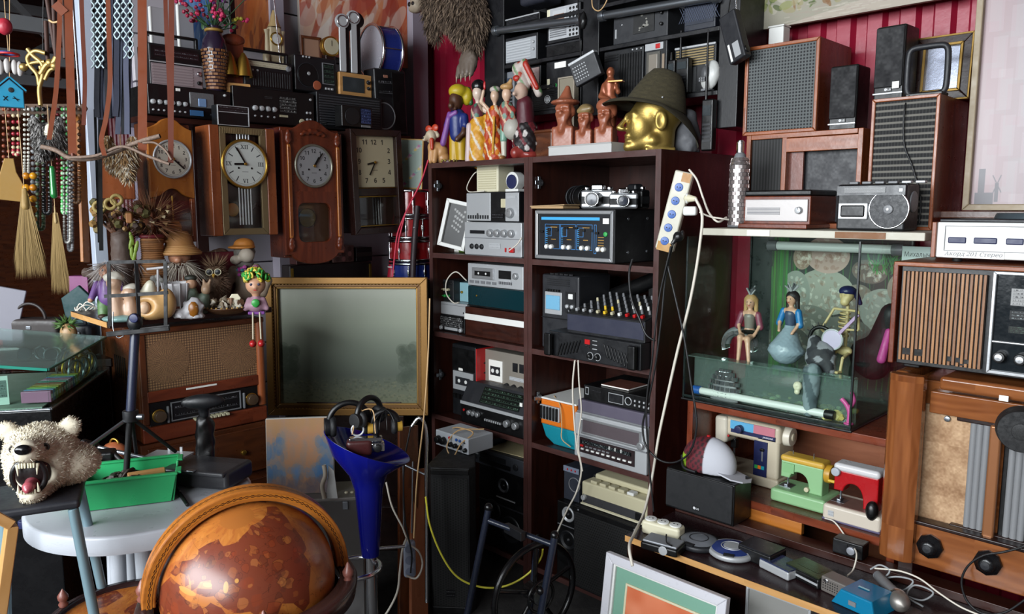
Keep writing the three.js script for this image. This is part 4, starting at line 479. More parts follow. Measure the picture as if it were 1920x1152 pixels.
T=place('toy_sewing_machine','small red sewing machine with white top on a cream base','sewing machine',0,0.5,[1537,1668,884,1000],0.12,LOW,'sewing machines');T.w*=0.86;T.position.x-=0.012;T.position.z=0.47;miniMachine(T,M(0xbfb5a6,0.45),M(0xa00f16,0.35),M(0xc4c3c4,0.4));{const w=T.w,h=T.h;cyl(T,'tension_dial',M(0x9ea2aa,0.4),-w*0.36,h*0.83,-0.014,h*0.075,0.012,'z');flat(T,'badge',PR.caption,-w*0.34,h*0.14,0.0165,w*0.1,h*0.1);box(T,'base_stripe',M(0x4a4460,0.5),0,h*0.02,-0.05,w*1.004,h*0.045,0.131);box(T,'plate',M(0x6a5048,0.5),-w*0.1,h*0.283,-0.04,w*0.7,0.003,0.09);sdf(T,'motor',C.black,[['e',w*0.34,h*0.36,0.01,0.018,0.03,0.018]],0.004,0.004);}
// the desk
const dx0=onP(1176,1010,0,0.85).x;
T=thing('desk','dark topped desk with a raw chipboard front edge','desk',[dx0,0,0.86]);
{const w=1.9,d=0.34;box(T,'desktop',M(0x241517,0.35),w/2,DESK-0.0095,-d/2,w,0.019,d,0.001,'x');box(T,'chipboard_edge',W.pale,w/2,DESK-0.0095,0.001,w,0.019,0.002,0.001,'x');box(T,'side_panel',W.mahog,0.011,(DESK-0.02)/2,-d/2-0.004,0.02,DESK-0.02,d-0.01,0.002,'y');box(T,'divider',W.mahog,0.62,(DESK-0.02)/2,-d/2-0.004,0.02,DESK-0.02,d-0.01,0.002,'y');box(T,'rear_riser',W.mahog,w/2,DESK+0.012,-d+0.03,w,0.024,0.06,0.002,'x');box(T,'back_board',W.mahog,w/2,DESK/2,-d+0.008,w-0.03,DESK-0.03,0.008,0.002,'x');}
T=place('centre_speaker','long black centre speaker lying on the back of the desk','speaker',0,0.62,[1248,1377,893,975],0.11,DESK+0.025);{body(T,C.black,0.005);box(T,'grille',M(0x0e0f12,0.9),0,T.h*0.52,0.003,T.w*0.97,T.h*0.92,0.008,0.005);flat(T,'logo',lgM,-T.w*0.02,T.h*0.2,0.0075,0.026,0.013);}
const csTop=T.position.y+T.h;
{T=thing('baseball_cap','cap with white front, dark red crown and lime green back lying on speaker','cap',[onP(1338,880,0,0.52).x,csTop+0.004,0.55],0);const capM=vcol(0.75);const o=sdf(T,'crown',capM,[['e',0,0.025,0,0.095,0.085,0.06],['-b',0,-0.05,0,0.2,0.05,0.2]],0.004,0.005,{color:(x,y,z)=>(x>0.012?0xb2b3ba:x<-0.06&&y<0.045?0x83a51c:Math.sin(x*300)*Math.sin(y*260)>0.2?0x2a1216:0x5c1520)});const br=extr(T,'peak',M(0xb2b3ba,0.75),[[0,-0.05],[0.05,-0.055],[0.08,-0.03],[0.088,0.01],[0.075,0.04],[0,0.05]],0.005,0.001);br.rotation.set(-Math.PI/2-0.1,0.18,0);br.position.set(0.06,0.004,0.0);cyl(T,'button',C.red,-0.005,0.112,0,0.006,0.006);tube(T,'strap',M(0x1c1c20,0.7),[[-0.092,0.03,0.02],[-0.06,0.006,0.058],[-0.01,0.003,0.066]],0.004);}
// gadgets on the desk
const onDesk=(px,py)=>onY(px,py,DESK);
function gad(name,label,cat,px,py,turn=0,group='gadgets along the desk'){const p=onDesk(px,py);return thing(name,label,cat,[p.x,DESK+0.0005,p.z],turn,group);}
T=gad('plug_adapter','white triple socket adapter at the left end of desk','adapter',1243,1005,8);box(T,'block',C.cream,0,0.022,0,0.13,0.044,0.05,0.01);for(let i=0;i<3;i++){const o=cyl(T,'socket',C.white,-0.042+i*0.042,0.045,0,0.019,0.006);for(const s of[-1,1])cyl(o,'socket_hole',C.black,s*0.006,0.003,0,0.0025,0.002,'y',0.0025,8);}
T=gad('cassette_walkman','grey and black pocket cassette player before the adapter','player',1243,1032,10);box(T,'body',C.black,0,0.013,0,0.12,0.026,0.07,0.008);box(T,'lid',M(0x8e9196,0.35,0.4),0,0.028,-0.002,0.11,0.008,0.062,0.004);cyl(T,'round_window',C.silver,0.015,0.014,0.035,0.014,0.004,'z');tube(T,'earphone_lead',wireM.black,[[0.0,0.034,-0.02],[0.01,0.05,0.0],[0.02,0.036,0.02],[0.04,0.034,0.03]],0.002);
function discman(name,label,px,py,R,rim,lid,turn){const t=gad(name,label,'disc player',px,py,turn);lathe(t,'body',rim,[[0,0],[R*0.9,0],[R,0.006],[R,0.014],[R*0.94,0.02],[0,0.022]],0,0,0,40);lathe(t,'lid',lid,[[0,0.027],[R*0.5,0.026],[R*0.86,0.021],[R*0.88,0.019]],0,0,0,40);box(t,'latch',C.coal,0,0.022,R*0.86,0.03,0.004,0.014);torus(t,'lid_ring',rim,0,0.0262,0,R*0.45,0.0016,'y');return t;}
discman('disc_player_portable','silver grey portable disc player next to the adapter',1310,1024,0.062,C.char,M(0x8b8f96,0.3,0.5),0);T=discman('disc_player_portable','portable disc player with a blue lid and silver rim',1372,1040,0.068,C.silver,M(0x2c3f80,0.25,0.3),20);cyl(T,'hub_label',C.silver,0,0.0265,0,0.025,0.003);
T=gad('battery_case','black square plastic case beside the blue disc player','case',1428,1050,-6);box(T,'case',C.black,0,0.02,0,0.11,0.04,0.085,0.006);box(T,'lid',M(0x1c1c1f,0.4),0,0.041,0,0.104,0.004,0.08);cyl(T,'socket',C.grey,-0.02,0.02,0.042,0.004,0.003,'z');
T=gad('minidisc_player','silver and blue flat player lying on the desk','player',1466,1072,-14);box(T,'body',C.silver,0,0.013,0,0.105,0.026,0.075,0.006);box(T,'lid',M(0x2d3450,0.25),0,0.027,0,0.1,0.004,0.07);
T=gad('tape_walkman','black pocket tape player with a green printed lid','player',1520,1086,-16);box(T,'body',C.black,0,0.015,0,0.115,0.03,0.08,0.006);box(T,'lid',M(0x23291e,0.3),0,0.031,0,0.11,0.004,0.074);flat(T,'printed_window',PR.dialG,0,0.0335,0,0.07,0.03).rotation.x=-Math.PI/2;box(T,'trim',C.silver,0,0.015,0.04,0.11,0.006,0.003);
T=gad('pocket_speaker','small silver pocket radio with a perforated front','radio',1566,1119,-12);box(T,'body',M(0x77716c,0.35,0.4),0,0.022,-0.02,0.085,0.044,0.05,0.005);for(let i=0;i<7;i++)for(let j=0;j<4;j++)cyl(T,'hole',C.black,-0.034+i*0.007,0.012+j*0.007,0.0052,0.002,0.001,'z',0.002,6);cyl(T,'lens',C.chrome,-0.026,0.034,0.005,0.006,0.004,'z');box(T,'button',C.black,0.026,0.02,0.005,0.014,0.02,0.003);
T=gad('blue_case','glossy teal blue plastic case at the front of desk','case',1618,1136,-10);{const o=extr(T,'case',M(0x0f6b8f,0.2),[[-0.06,0],[0.06,0],[0.05,0.045],[-0.035,0.045]],0.1,0.004);o.position.z=-0.05;box(T,'clasp',C.grey,0.0,0.02,0.051,0.02,0.012,0.003);flat(T,'mark',M(0x9fd0dc,0.4),0.0,0.047,0,0.03,0.008).rotation.x=-Math.PI/2;}
T=gad('microphone','silver vocal microphone with a wire mesh head','microphone',1672,1130,40);{const o=new THREE.Group();o.name='capsule';T.add(o);o.position.y=0.026;o.rotation.set(Math.PI/2,0,0);lathe(o,'mesh_head',M(0x8f8a84,0.4,0.7),[[0,0.075],[0.014,0.071],[0.023,0.058],[0.025,0.045],[0.024,0.03]],0,0,0);lathe(o,'collar',C.chrome,[[0.025,0.024],[0.026,0.03],[0.024,0.034]],0,0,0);lathe(o,'handle',C.grey,[[0.023,0.026],[0.016,-0.02],[0.012,-0.1],[0,-0.1]],0,0,0);}
{const y=DESK+0.006,P2=(px,py,dy=0)=>{let p=onDesk(px,py);if(p.z<0.63)p=onP(px,py,0,0.63);else p.y=y+dy;return p;};
T=thing('coiled_cable','tangled grey audio cable looped on the desk','cable',[0,0,0]);tube(T,'wire',wireM.grey,[P2(1632,1068),P2(1650,1060),P2(1668,1070),P2(1655,1084,0.004),P2(1638,1078),P2(1655,1098),P2(1690,1108,0.004),P2(1712,1090),P2(1680,1082,0.006),P2(1648,1092,0.006),P2(1690,1118),P2(1730,1130),P2(1750,1112,0.004),P2(1715,1098,0.008),P2(1700,1125,0.005),P2(1730,1142)],0.0026,160,6);
T=thing('aux_lead','pale grey lead running from the coil along the desk','cable',[0,0,0]);tube(T,'wire',wireM.white,[P2(1640,1066,0.008),P2(1690,1072,0.01),P2(1725,1086,0.008),P2(1760,1112),P2(1800,1138),P2(1840,1160)],0.0025,80,6);
T=thing('charger_lead','white charger lead hanging off the cupboard shelf','cable',[0,0,0]);tube(T,'wire',wireM.white,[onP(1545,1006,0,0.49).setY(LOW+0.006),onP(1562,1003,0,0.5).setY(LOW+0.008),onP(1590,1014,0,0.53),onP(1606,1040,0,0.6),P2(1600,1068,0.02),P2(1588,1092,0.012)],0.0024,60,6);box(T,'plug',C.black,...onP(1578,1000,0,0.46).setY(LOW+0.008).toArray(),0.035,0.014,0.016,0.004);}
T=place('pc_speaker','squat black box with a silver knob under the cupboard shelf','speaker',0,0.575,[1560,1618,1012,1045],0.05,DESK+0.025);T.h=0.045;body(T,C.black);cyl(T,'knob',M(0x9a9da4,0.35,0.4),0.012,T.h*0.5,0.004,0.012,0.01,'z');box(T,'panel',C.coal,-0.02,T.h*0.5,0.001,0.04,0.03,0.003);
// big old wooden radio
T=place('console_radio','big old honey wood radio with fluted grille and two dark knobs','radio',0,0.57,[1660,2080,696,1090],0.3,0.648);T.h=1.165-0.648;
{const w=T.w,h=T.h,L=-w/2,cw=0.09,X=(q)=>onP(q,850,0,0.54).x-T.position.x;box(T,'carcass',W.console,0.02,h*0.5,-0.17,w-0.05,h-0.05,0.24,0.004,'x');const ck=extr(T,'rounded_cheek',W.console,[[0,0],[cw,0],[cw,0.03],[cw*0.8,0.04],[0.03,0.04],[0.008,0.03],[0,0.015]].map(([x,z])=>[x,z-0.26+0.26]),h-0.004,0.003);ck.rotation.x=-Math.PI/2;ck.position.set(L,0,0.0);ck.scale.y=-1;ck.position.z=0;box(T,'cheek_side',W.console,L+0.02,h*0.5-0.002,-0.16,0.04,h-0.004,0.3,0.012,'y');
box(T,'top_moulding',W.console,0.06,h-0.018,-0.14,w-0.12,0.036,0.3,0.01,'x');box(T,'top_rail',W.console,0.045,h-0.075,-0.03,w-0.1,0.06,0.04,0.004,'x');box(T,'speaker_cloth',new THREE.MeshStandardMaterial({map:dataTex(128,(x,y)=>mixC([122,88,60],[190,158,124],0.35*nA(x*64,y*64)+0.3*nB(x*32,y*32)+0.5*nC(x*8,y*8)),true,4),roughness:0.9,bumpMap:grainTex,bumpScale:0.0008}),(X(1722)+X(1818))/2,h*0.52,-0.042,X(1818)-X(1722),h*0.62,0.01);cyl(T,'rivet',C.steel,X(1771),h*0.77,-0.034,0.008,0.01,'z');
const rib=M(0x7c7d7f,0.5);for(const q of[1822,1834,1847,1898,1912,1926,1942])cyl(T,'grille_rib',rib,X(q),h*0.5,-0.034,0.0085,h*0.6,'y',0.0085,12);box(T,'copper_bar',M(0x9a6643,0.3,0.45),X(1868),h*0.48,-0.012,X(1880)-X(1857),h*0.62,0.018,0.006);box(T,'dark_gap',C.black,X(1886),h*0.5,-0.04,0.012,h*0.6,0.01);for(const dy of[0.78,0.21])box(T,'grille_ledge',W.dark,X(1900),h*dy+0.004,-0.03,0.26,0.014,0.02,0.003,'x');
box(T,'lower_panel',W.console,0.035,h*0.1,-0.012,w-0.09,h*0.2+0.02,0.03,0.004,'x');box(T,'lower_ledge',W.dark,0.035,h*0.215,-0.008,w-0.09,0.012,0.04,0.004,'x');
for(const px of[1742,1853]){const x=onP(px,1040,0,0.58).x-T.position.x;const k=lathe(T,'knob',M(0x121214,0.35),[[0,0.03],[0.012,0.031],[0.02,0.026],[0.022,0.016],[0.032,0.013],[0.033,0.002],[0.028,0],[0,0]],x,h*0.105,0.003,8);k.rotation.x=Math.PI/2;cyl(k,'cap',C.char,0,0.031,0,0.011,0.004);}
box(T,'price_tag',labelW,L+0.27,h-0.03,0.021,0.02,0.014,0.002);for(const x of[L+0.05,-L-0.1])box(T,'foot',W.dark,x,-0.006,-0.14,0.06,0.012,0.24);
}
const conX=T.position.x,conL=T.position.x-T.w/2;
T=place('headphones','black headphone earpad hanging before the console radio grille','headphones',45,2.45,[1860,1960,752,864],0.04);{const p=onP(1916,808,0,0.62);T.position.copy(p);T.rotation.y=0.1;cyl(T,'ear_pad',M(0x0b0b0d,0.85),0,0,0,0.058,0.035,'z',0.05,32);cyl(T,'ear_cup',C.coal,0,0,-0.02,0.05,0.02,'z');cyl(T,'dimple',C.black,0,0,0.0175,0.02,0.003,'z');torus(T,'headband',C.black,0.09,0.02,-0.02,0.09,0.007,'z',Math.PI);}
T=thing('headphone_lead','black lead curling past the console radio knob','cable',[0,0,0]);tube(T,'wire',wireM.black,[[1960,1005],[1920,1025],[1880,1036],[1845,1042],[1815,1062],[1803,1092],[1815,1130],[1840,1150],[1880,1150],[1930,1120]].map(([x,y])=>onP(x,y,0,0.62)),0.003,90,6);
T=thing('radio_stand','low dark board that carries the console radio','stand',[conX,DESK+0.0005,0.42]);box(T,'board',W.dark,0.03,0.0585,0,0.5,0.013,0.28,0.003,'x');for(const s of[-1,1])box(T,'runner',W.dark,0.03+s*0.22,0.026,0.0,0.04,0.052,0.26,0.003,'z');T.position.z=0.40;
// slatted radio and white record player on top
T=place('slatted_radio','wooden radio with brown slatted speaker and silver framed dial','radio',0,0.55,[1672,2060,500,690],0.3,1.176);{const w=T.w,h=T.h,L=-w/2;box(T,'body',C.black,0.003,h*0.5,-0.15,w-0.026,h-0.006,0.29,0.003);box(T,'top_board',W.orange,0,h-0.004,-0.145,w,0.012,0.31,0.003,'x');box(T,'end_board',W.red,L+0.006,h*0.5,-0.145,0.014,h-0.008,0.31,0.003,'y');const sw=0.2,sm=[M(0x8f6035,0.55),M(0x7d5230,0.6),M(0x99693c,0.55)];box(T,'slat_backing',M(0x14110f,0.8),L+0.024+sw/2,h*0.49,-0.002,sw,h*0.86,0.008);for(let i=0;i<20;i++){const bot=i<6?0.16*Math.abs(Math.sin(i*2.1)):i>11&&i<17?0.1*Math.abs(Math.sin(i*1.7)):0;box(T,'slat',sm[i%3],L+0.029+i*sw/20,h*(0.49+bot*0.43),0.005,0.0058,h*0.86*(1-bot),0.008,0.002,'y');if(bot>0.02)box(T,'slat_stump',sm[(i+1)%3],L+0.029+i*sw/20,h*(0.06+bot*0.2),0.005,0.0058,h*bot*0.36,0.008,0.002,'y');}
const fw=w-sw-0.05,fx=L+sw+0.036+fw/2;frame4(T,'dial_frame',C.alu,fx,h*0.5,0,fw,h*0.92,0.008,0.012);box(T,'dial_panel',M(0x12181c,0.2),fx,h*0.5,0.0,fw-0.014,h*0.88,0.006);box(T,'divider_strip',C.alu,fx,h*0.33,0.006,fw,0.006,0.006);for(const[v,hh,m]of[[0.74,0.15,PR.dialGrey],[0.58,0.08,PR.dial],[0.45,0.06,PR.dialG]]){flat(T,'dial_scale',m,fx+0.02,h*v,0.0045,fw*0.8,h*hh);}for(let i=0;i<2;i++){cyl(T,'knob',C.black,fx-fw*0.36+i*0.045,h*0.2,0.014,0.014,0.024,'z');cyl(T,'knob_face',C.alu,fx-fw*0.36+i*0.045,h*0.2,0.027,0.009,0.004,'z');}for(let i=0;i<6;i++)box(T,'push_button',C.black,fx-fw*0.05+i*0.03,h*0.19,0.012,0.02,0.022,0.02,0.003);for(const s of[-1,1])box(T,'foot',C.rubber,s*w*0.4,-0.005,-0.12,0.04,0.01,0.16);}
const slT=1.176+T.h+0.002;
T=place('white_record_player','white fronted stereo record player with small square knobs','record player',0,0.5,[1748,2060,418,478],0.3,slT+0.012);{const w=T.w,h=T.h,L=-w/2;box(T,'body',C.white,0,h*0.5,-0.15,w-0.02,h,0.3,0.004);box(T,'end_board',W.orange,L+0.005,h*0.5,-0.145,0.011,h,0.305,0.002,'y');box(T,'top_plate',C.char,0,h+0.004,-0.14,w-0.03,0.008,0.28);cyl(T,'platter',M(0x4a545a,0.35,0.4),L+0.24,h+0.016,-0.14,0.13,0.016,'y',0.125,40);frame4(T,'inlay',C.grey,L+0.14,h*0.55,0.0,0.22,h*0.7,0.0015,0.003);for(const[x,ww]of[[0.06,0.05],[0.125,0.062],[0.19,0.045]])box(T,'switch',C.navy,L+x,h*0.5,0.001,ww*0.85,h*0.17,0.006);for(const x of[0.255,0.31,0.37]){box(T,'knob_plate',C.coal,L+x,h*0.5,0.001,0.036,h*0.4,0.004);cyl(T,'knob',C.black,L+x,h*0.5,0.01,0.011,0.016,'z');}flat(T,'script_name',printM(256,40,(g,W2,H2)=>{g.fillStyle='#d6d6d2';g.fillRect(0,0,W2,H2);g.fillStyle='#55565a';g.font='italic 28px serif';g.fillText('Акорд 201 Стерео',4,29);}),L+0.1,h*0.12,0.002,0.14,0.02);for(const[x,z]of[[L+0.05,-0.05],[-L-0.05,-0.05],[0,-0.25]])cyl(T,'foot',C.rubber,x,-0.006,z,0.012,0.012);}
T=place('price_card','pale paper card with handwritten name behind the radio','card',0,0.34,[1690,1756,470,500],0.002,BRD-0.14);T.h=0.06;T.position.y=onP(1720,500,0,0.34).y;box(T,'card',M(0xa9bdb6,0.7),0,T.h/2,0,T.w,T.h,0.0015);flat(T,'lettering',printM(128,48,(g,W2,H2)=>{g.fillStyle='#a9bdb6';g.fillRect(0,0,W2,H2);g.fillStyle='#1d2422';g.font='24px sans-serif';g.fillText('Михалыч',6,32);}),0,T.h*0.6,0.0012,T.w*0.96,T.h*0.7);
T.position.z=0.24;T.position.x=onP(1722,485,0,0.24).x;T.position.y=onP(1722,500,0,0.24).y;
{const s=thing('card_clip','thin wire clip holding the paper card upright','clip',[T.position.x,0,0.235]);const y0=1.1;rod(s,'wire',C.steel,[0,y0,0],[0,T.position.y+0.03,0],0.0015);box(s,'clip_base',C.black,0,y0,0,0.03,0.012,0.03);}
// large soft toned picture at the right edge
T=place('wall_picture','large pale pinkish picture with a tiny windmill and wooden frame','painting',0,0.16,[1826,2100,-140,395],0.03);{const w=T.w,h=T.h;frame4(T,'frame',M(0x8f7f66,0.6),0,h/2,-0.01,w,h,0.018,0.03);box(T,'backing',M(0x6b6258,0.8),0,h/2,-0.012,w-0.02,h-0.02,0.01);flat(T,'picture',printM(256,384,(g,W2,H2)=>{for(let x=0;x<W2;x+=2){const k=x/W2;g.fillStyle=`rgb(${Math.round(146 - 26 * k)},${Math.round(124 - 4 * k)},${Math.round(126 - 4 * k)})`;g.fillRect(x,0,2,H2);}for(let i=0;i<70;i++){g.fillStyle=i%2?'rgba(150,90,100,.10)':'rgba(200,200,200,.10)';g.fillRect((i*37)%W2,(i*71)%H2,30,60);}g.fillStyle='#4e4a50';g.fillRect(14,330,14,54);g.fillRect(8,366,40,18);g.fillRect(50,352,8,28);g.strokeStyle='#4e4a50';g.lineWidth=2;g.beginPath();g.moveTo(44,340);g.lineTo(64,366);g.moveTo(62,340);g.lineTo(46,368);g.stroke();},0.35),0,h/2,0.0,w-0.034,h-0.034);}
T=thing('picture_ledge','wooden wall ledge under the large pale picture','ledge',[T.position.x,T.position.y-0.022,0.12]);box(T,'ledge',W.walnut,0,0.01,0,0.6,0.02,0.22,0.002,'x');for(const s of[-1,1])box(T,'bracket',C.black,s*0.2,-0.04,-0.09,0.02,0.08,0.03);
// under the desk and before it
T=place('radiogram_speaker','grey framed loudspeaker panel under the desk','speaker',0,0.76,[1397,1520,1118,1250],0.18,0.27);body(T,M(0x83827e,0.5),0.004);{frame4(T,'trim',C.silver,0,T.h/2,0,T.w,T.h,0.008,0.006);cyl(T,'speaker_disc',M(0x9a9a98,0.4),-T.w*0.15,T.h*0.5,0.003,0.05,0.006,'z');torus(T,'speaker_ring',C.char,-T.w*0.15,T.h*0.5,0.007,0.045,0.004);}
T=thing('floor_shelf','low wooden crate under the desk holding the grey speaker','crate',[T.position.x,0,T.position.z-0.09]);box(T,'crate',W.walnut,0,0.134,0,0.34,0.268,0.2,0.003,'x');box(T,'lid',W.red,0,0.262,0.002,0.36,0.014,0.21,0.002,'x');
T=place('mounted_print','white framed orange print with a green mount leaning on the desk','picture',0,0.96,[1124,1350,1084,1400],0.02,0.18);{T.rotation.x=-0.13;const w=T.w,h=T.h;frame4(T,'frame',M(0xc7c6cc,0.4),0,h/2,0,w,h,0.028,0.022);frame4(T,'frame_step',C.white,0,h/2,0.002,w-0.05,h-0.05,0.01,0.012);box(T,'mount',M(0x6f9a86,0.8),0,h/2,0.003,w-0.06,h-0.06,0.004);frame4(T,'beaded_slip',M(0xcfc7a8,0.5),0,h/2,0.004,w-0.15,h-0.15,0.007,0.006);box(T,'print',new THREE.MeshStandardMaterial({map:dataTex(128,(x,y)=>mixC([186,88,48],[212,128,92],nC(x*8,y*8)),true,3),roughness:0.7}),0,h/2,0.006,w-0.164,h-0.164,0.004);}
T=thing('print_prop','plain wooden box under the leaning white frame','box',[T.position.x,0,0.96]);box(T,'box',W.walnut,0,0.087,0,0.4,0.174,0.1,0.003,'x');box(T,'lid',W.walnut,0,0.176,0,0.42,0.006,0.12,0.002,'x');
// ---------------------------------------------------------------- black rack of radios over the cabinets
const RZ=0.26,R1=2.015,R2=2.235,R3=2.40,CT=1.801;
T=thing('radio_rack','black open rack fixed to the red wall and full of radios','rack',[0,0,RZ]);
{const X=(p)=>onP(p,130,0,RZ).x,bd=M(0x111114,0.5);for(const[a,b,y0]of[[908,945,1.99],[1092,1122,1.97],[1346,1384,1.88]])box(T,'upright',bd,(X(a)+X(b))/2,(2.75+y0)/2,-0.1,X(b)-X(a),2.75-y0,0.2,0.003,'y');for(const[a,b]of[[945,1092],[1122,1346]])for(const y of[R1,R2,R3,2.62])box(T,'shelf',bd,(X(a)+X(b))/2,y-0.009,-0.1,X(b)-X(a)-0.002,0.016,0.195,0.002,'x');box(T,'back_board',M(0x17171a,0.7),(X(908)+X(1384))/2,2.35,-0.195,X(1384)-X(908),0.7,0.008);
const rail=(a,b,z)=>{const o=rod(T,'steel_rail',C.steel,onP(a[0],a[1],0,RZ+z).sub(V(0,0,RZ)),onP(b[0],b[1],0,RZ+z).sub(V(0,0,RZ)),0.016);o.position.z=z;for(const s of[a,b]){const p=onP(s[0],s[1],0,RZ+z);cyl(T,'rail_collar',C.steel,p.x,p.y,z,0.022,0.025,'x');}};rail([930,58],[1088,38],0.02);rail([1130,30],[1343,-6],0.02);}
const G2='radios in the black wall rack',RB=(name,label,rect,base,d=0.12,z=RZ-0.01,cat='radio')=>place(name,label,cat,0,z,rect,d,base,G2);
T=RB('transistor_radio','black radio with a pale ribbed silver grille under the rail',[948,1008,66,124],R2);body(T,C.coal);D(T,[['b',0.5,0.46,0.94,0.8,M(0xa3a6aa,0.4,0.2),0.004,'grille_plate']]);D(T,[['hs',0.44,0.46,0.76,0.7,7,M(0xb9bcbf,0.4,0.2),0.002],['krow',0.9,0.66,0.9,1,0.06,C.silver,0.008],['krow',0.9,0.4,0.9,1,0.06,C.silver,0.008]],0.004);
T=RB('transistor_radio','black radio with a thin silver top strip behind the steel rail',[948,1012,28,54],R3);body(T,C.black);D(T,[['b',0.5,0.8,0.98,0.16,C.silver,0.004,'strip'],['hs',0.5,0.4,0.9,0.5,3,C.char,0.003]]);
T=RB('camera_bag','navy fabric camera bag with a small white emblem',[972,1020,-20,26],R3+0.075,0.13,RZ-0.02,'bag');T.position.y=R3+0.076;sdf(T,'bag',M(0x1b1d28,0.85),[['b',0,T.h/2,-0.06,T.w/2-0.015,T.h/2-0.015,0.045,0.015]],0.01,0.01);flat(T,'emblem',printM(64,64,(g)=>{g.fillStyle='#1b1d28';g.fillRect(0,0,64,64);g.fillStyle='#c8c8cc';g.fillRect(24,14,16,36);g.fillRect(12,26,40,12);}),T.w*0.05,T.h*0.6,0.004,0.03,0.03);
T=thing('champagne_cup','tall tarnished silver cup standing at the rack end','cup',[onP(942,40,0,0.2).x,R3+0.001,0.2]);lathe(T,'bowl',M(0x8d857c,0.25,0.9),[[0,0.0],[0.022,0.0],[0.018,0.012],[0.024,0.04],[0.036,0.12],[0.032,0.12],[0.02,0.04],[0,0.03]],0,0,0);torus(T,'rim',C.brass,0,0.12,0,0.034,0.003,'y');T.position.x=onP(925,40,0,0.2).x;T.position.z=0.2;
T=RB('tape_player','silver fronted tape player with round holes and cassette window',[1026,1088,14,86],R2+0.055,0.12,RZ-0.015,'tape player');T.h+=0.01;{body(T,C.coal);D(T,[['b',0.52,0.52,0.9,0.88,M(0xb4b6b9,0.4,0.2),0.004,'front_plate'],['b',0.06,0.85,0.1,0.22,C.cream,0.005,'lamp']]);cassette(T,0.4,0.68,0.42,0.42,M(0xc3c5c7,0.35,0.2),M(0x8a6a5a,0.4));for(let i=0;i<3;i++)for(let j=0;j<7;j++)cyl(T,'speaker_hole',C.black,T.w*(0.22+i*0.1),T.h*(0.14+j*0.12),0.0045,0.006,0.002,'z',0.006,10);D(T,[['hs',0.36,0.26,0.5,0.24,4,C.grey,0.002]],0.004);const p=RB('rack_box','flat black box under the silver tape player',[1024,1090,86,100],R2,0.13,RZ-0.012,'box');p.h=0.053;body(p,C.black);box(p,'lip',C.char,0,0.047,0.001,p.w,0.006,0.004);}
T=RB('cassette_recorder','black cassette recorder with a white label under the flat box',[1024,1090,96,150],R1,0.12);T.h=0.2;body(T,C.coal);D(T,[['b',0.42,0.9,0.32,0.12,labelW,0.003,'label'],['b',0.08,0.55,0.08,0.2,C.cream,0.005,'side_key'],['row',0.3,0.5,0.7,4,0.04,0.06,C.green,0.004,'lamp'],['hs',0.6,0.3,0.7,0.3,5,C.black,0.003]]);
T=RB('shelf_speaker','small beige fabric speaker in front of the cassette recorder',[1047,1078,146,200],R1,0.02,RZ+0.03,'speaker');T.position.y=CT+0.0;T.h=onP(1062,144,0,RZ+0.03).y-CT;T.d=0.028;body(T,M(0x7c7464,0.9),0.006);frame4(T,'rim',M(0x93897a,0.6),0,T.h/2,0,T.w,T.h,0.006,0.005);
T=RB('guitar_amp','small black practice amplifier with a round silver emblem',[996,1046,158,215],R1,0.1,RZ-0.012,'amplifier');body(T,C.soft);D(T,[['b',0.5,0.88,0.94,0.18,C.coal,0.006,'control_strip'],['p',0.5,0.88,0.88,0.12,PR.captionD,'print',0.008],['o',0.62,0.42,0.14,0.02,C.silver,'emblem_ring'],['d',0.62,0.42,0.1,C.silver,0.003,'emblem'],['hs',0.5,0.4,0.9,0.64,9,C.black,0.002]]);const gaT=R1+T.h+0.001;
T=RB('pocket_radio','small radio with a pinkish dial on the practice amplifier',[984,1014,124,158],gaT,0.05,RZ-0.03);body(T,C.coal);D(T,[['b',0.5,0.5,0.86,0.8,M(0xa8928f,0.4),0.004,'dial_plate'],['b',0.6,0.4,0.06,0.5,C.red,0.006,'pointer']]);
T=RB('pocket_radio','tiny grey pocket radio with a square screen near rack upright',[941,964,128,162],R1+0.095,0.05,RZ-0.02);T.position.y=R1+0.001;T.h=0.19;body(T,M(0x6f7278,0.4));D(T,[['b',0.55,0.75,0.6,0.2,M(0x38404e,0.3),0.003,'screen'],['hs',0.5,0.35,0.7,0.4,5,C.coal,0.002]]);
{const a=onP(1100,130,0,RZ+0.09);T=thing('hanging_radio','black pocket radio dangling tilted from a strap','radio',a,0);const b=new THREE.Group();b.name='radio_case';T.add(b);b.rotation.set(0.1,0.15,0.33);box(b,'case',C.char,0,0,0,0.125,0.095,0.03,0.005);box(b,'silver_top',C.silver,0,0.045,0.002,0.126,0.012,0.032);for(let i=0;i<6;i++)for(let j=0;j<5;j++)cyl(b,'grille_hole',C.silver,-0.048+i*0.011,-0.028+j*0.013,0.0155,0.0028,0.001,'z',0.0028,6);rod(T,'strap',C.black,[-0.03,0.045,0],onP(1083,-10,0,RZ+0.07).sub(a),0.003);sdf(T,'strap_knot',C.black,[['e',0.0,0.19,-0.01,0.02,0.035,0.015]],0.01,0.008,{amp:0.003,fr:120});T.getObjectByName('strap_knot').position.x=-0.03;}
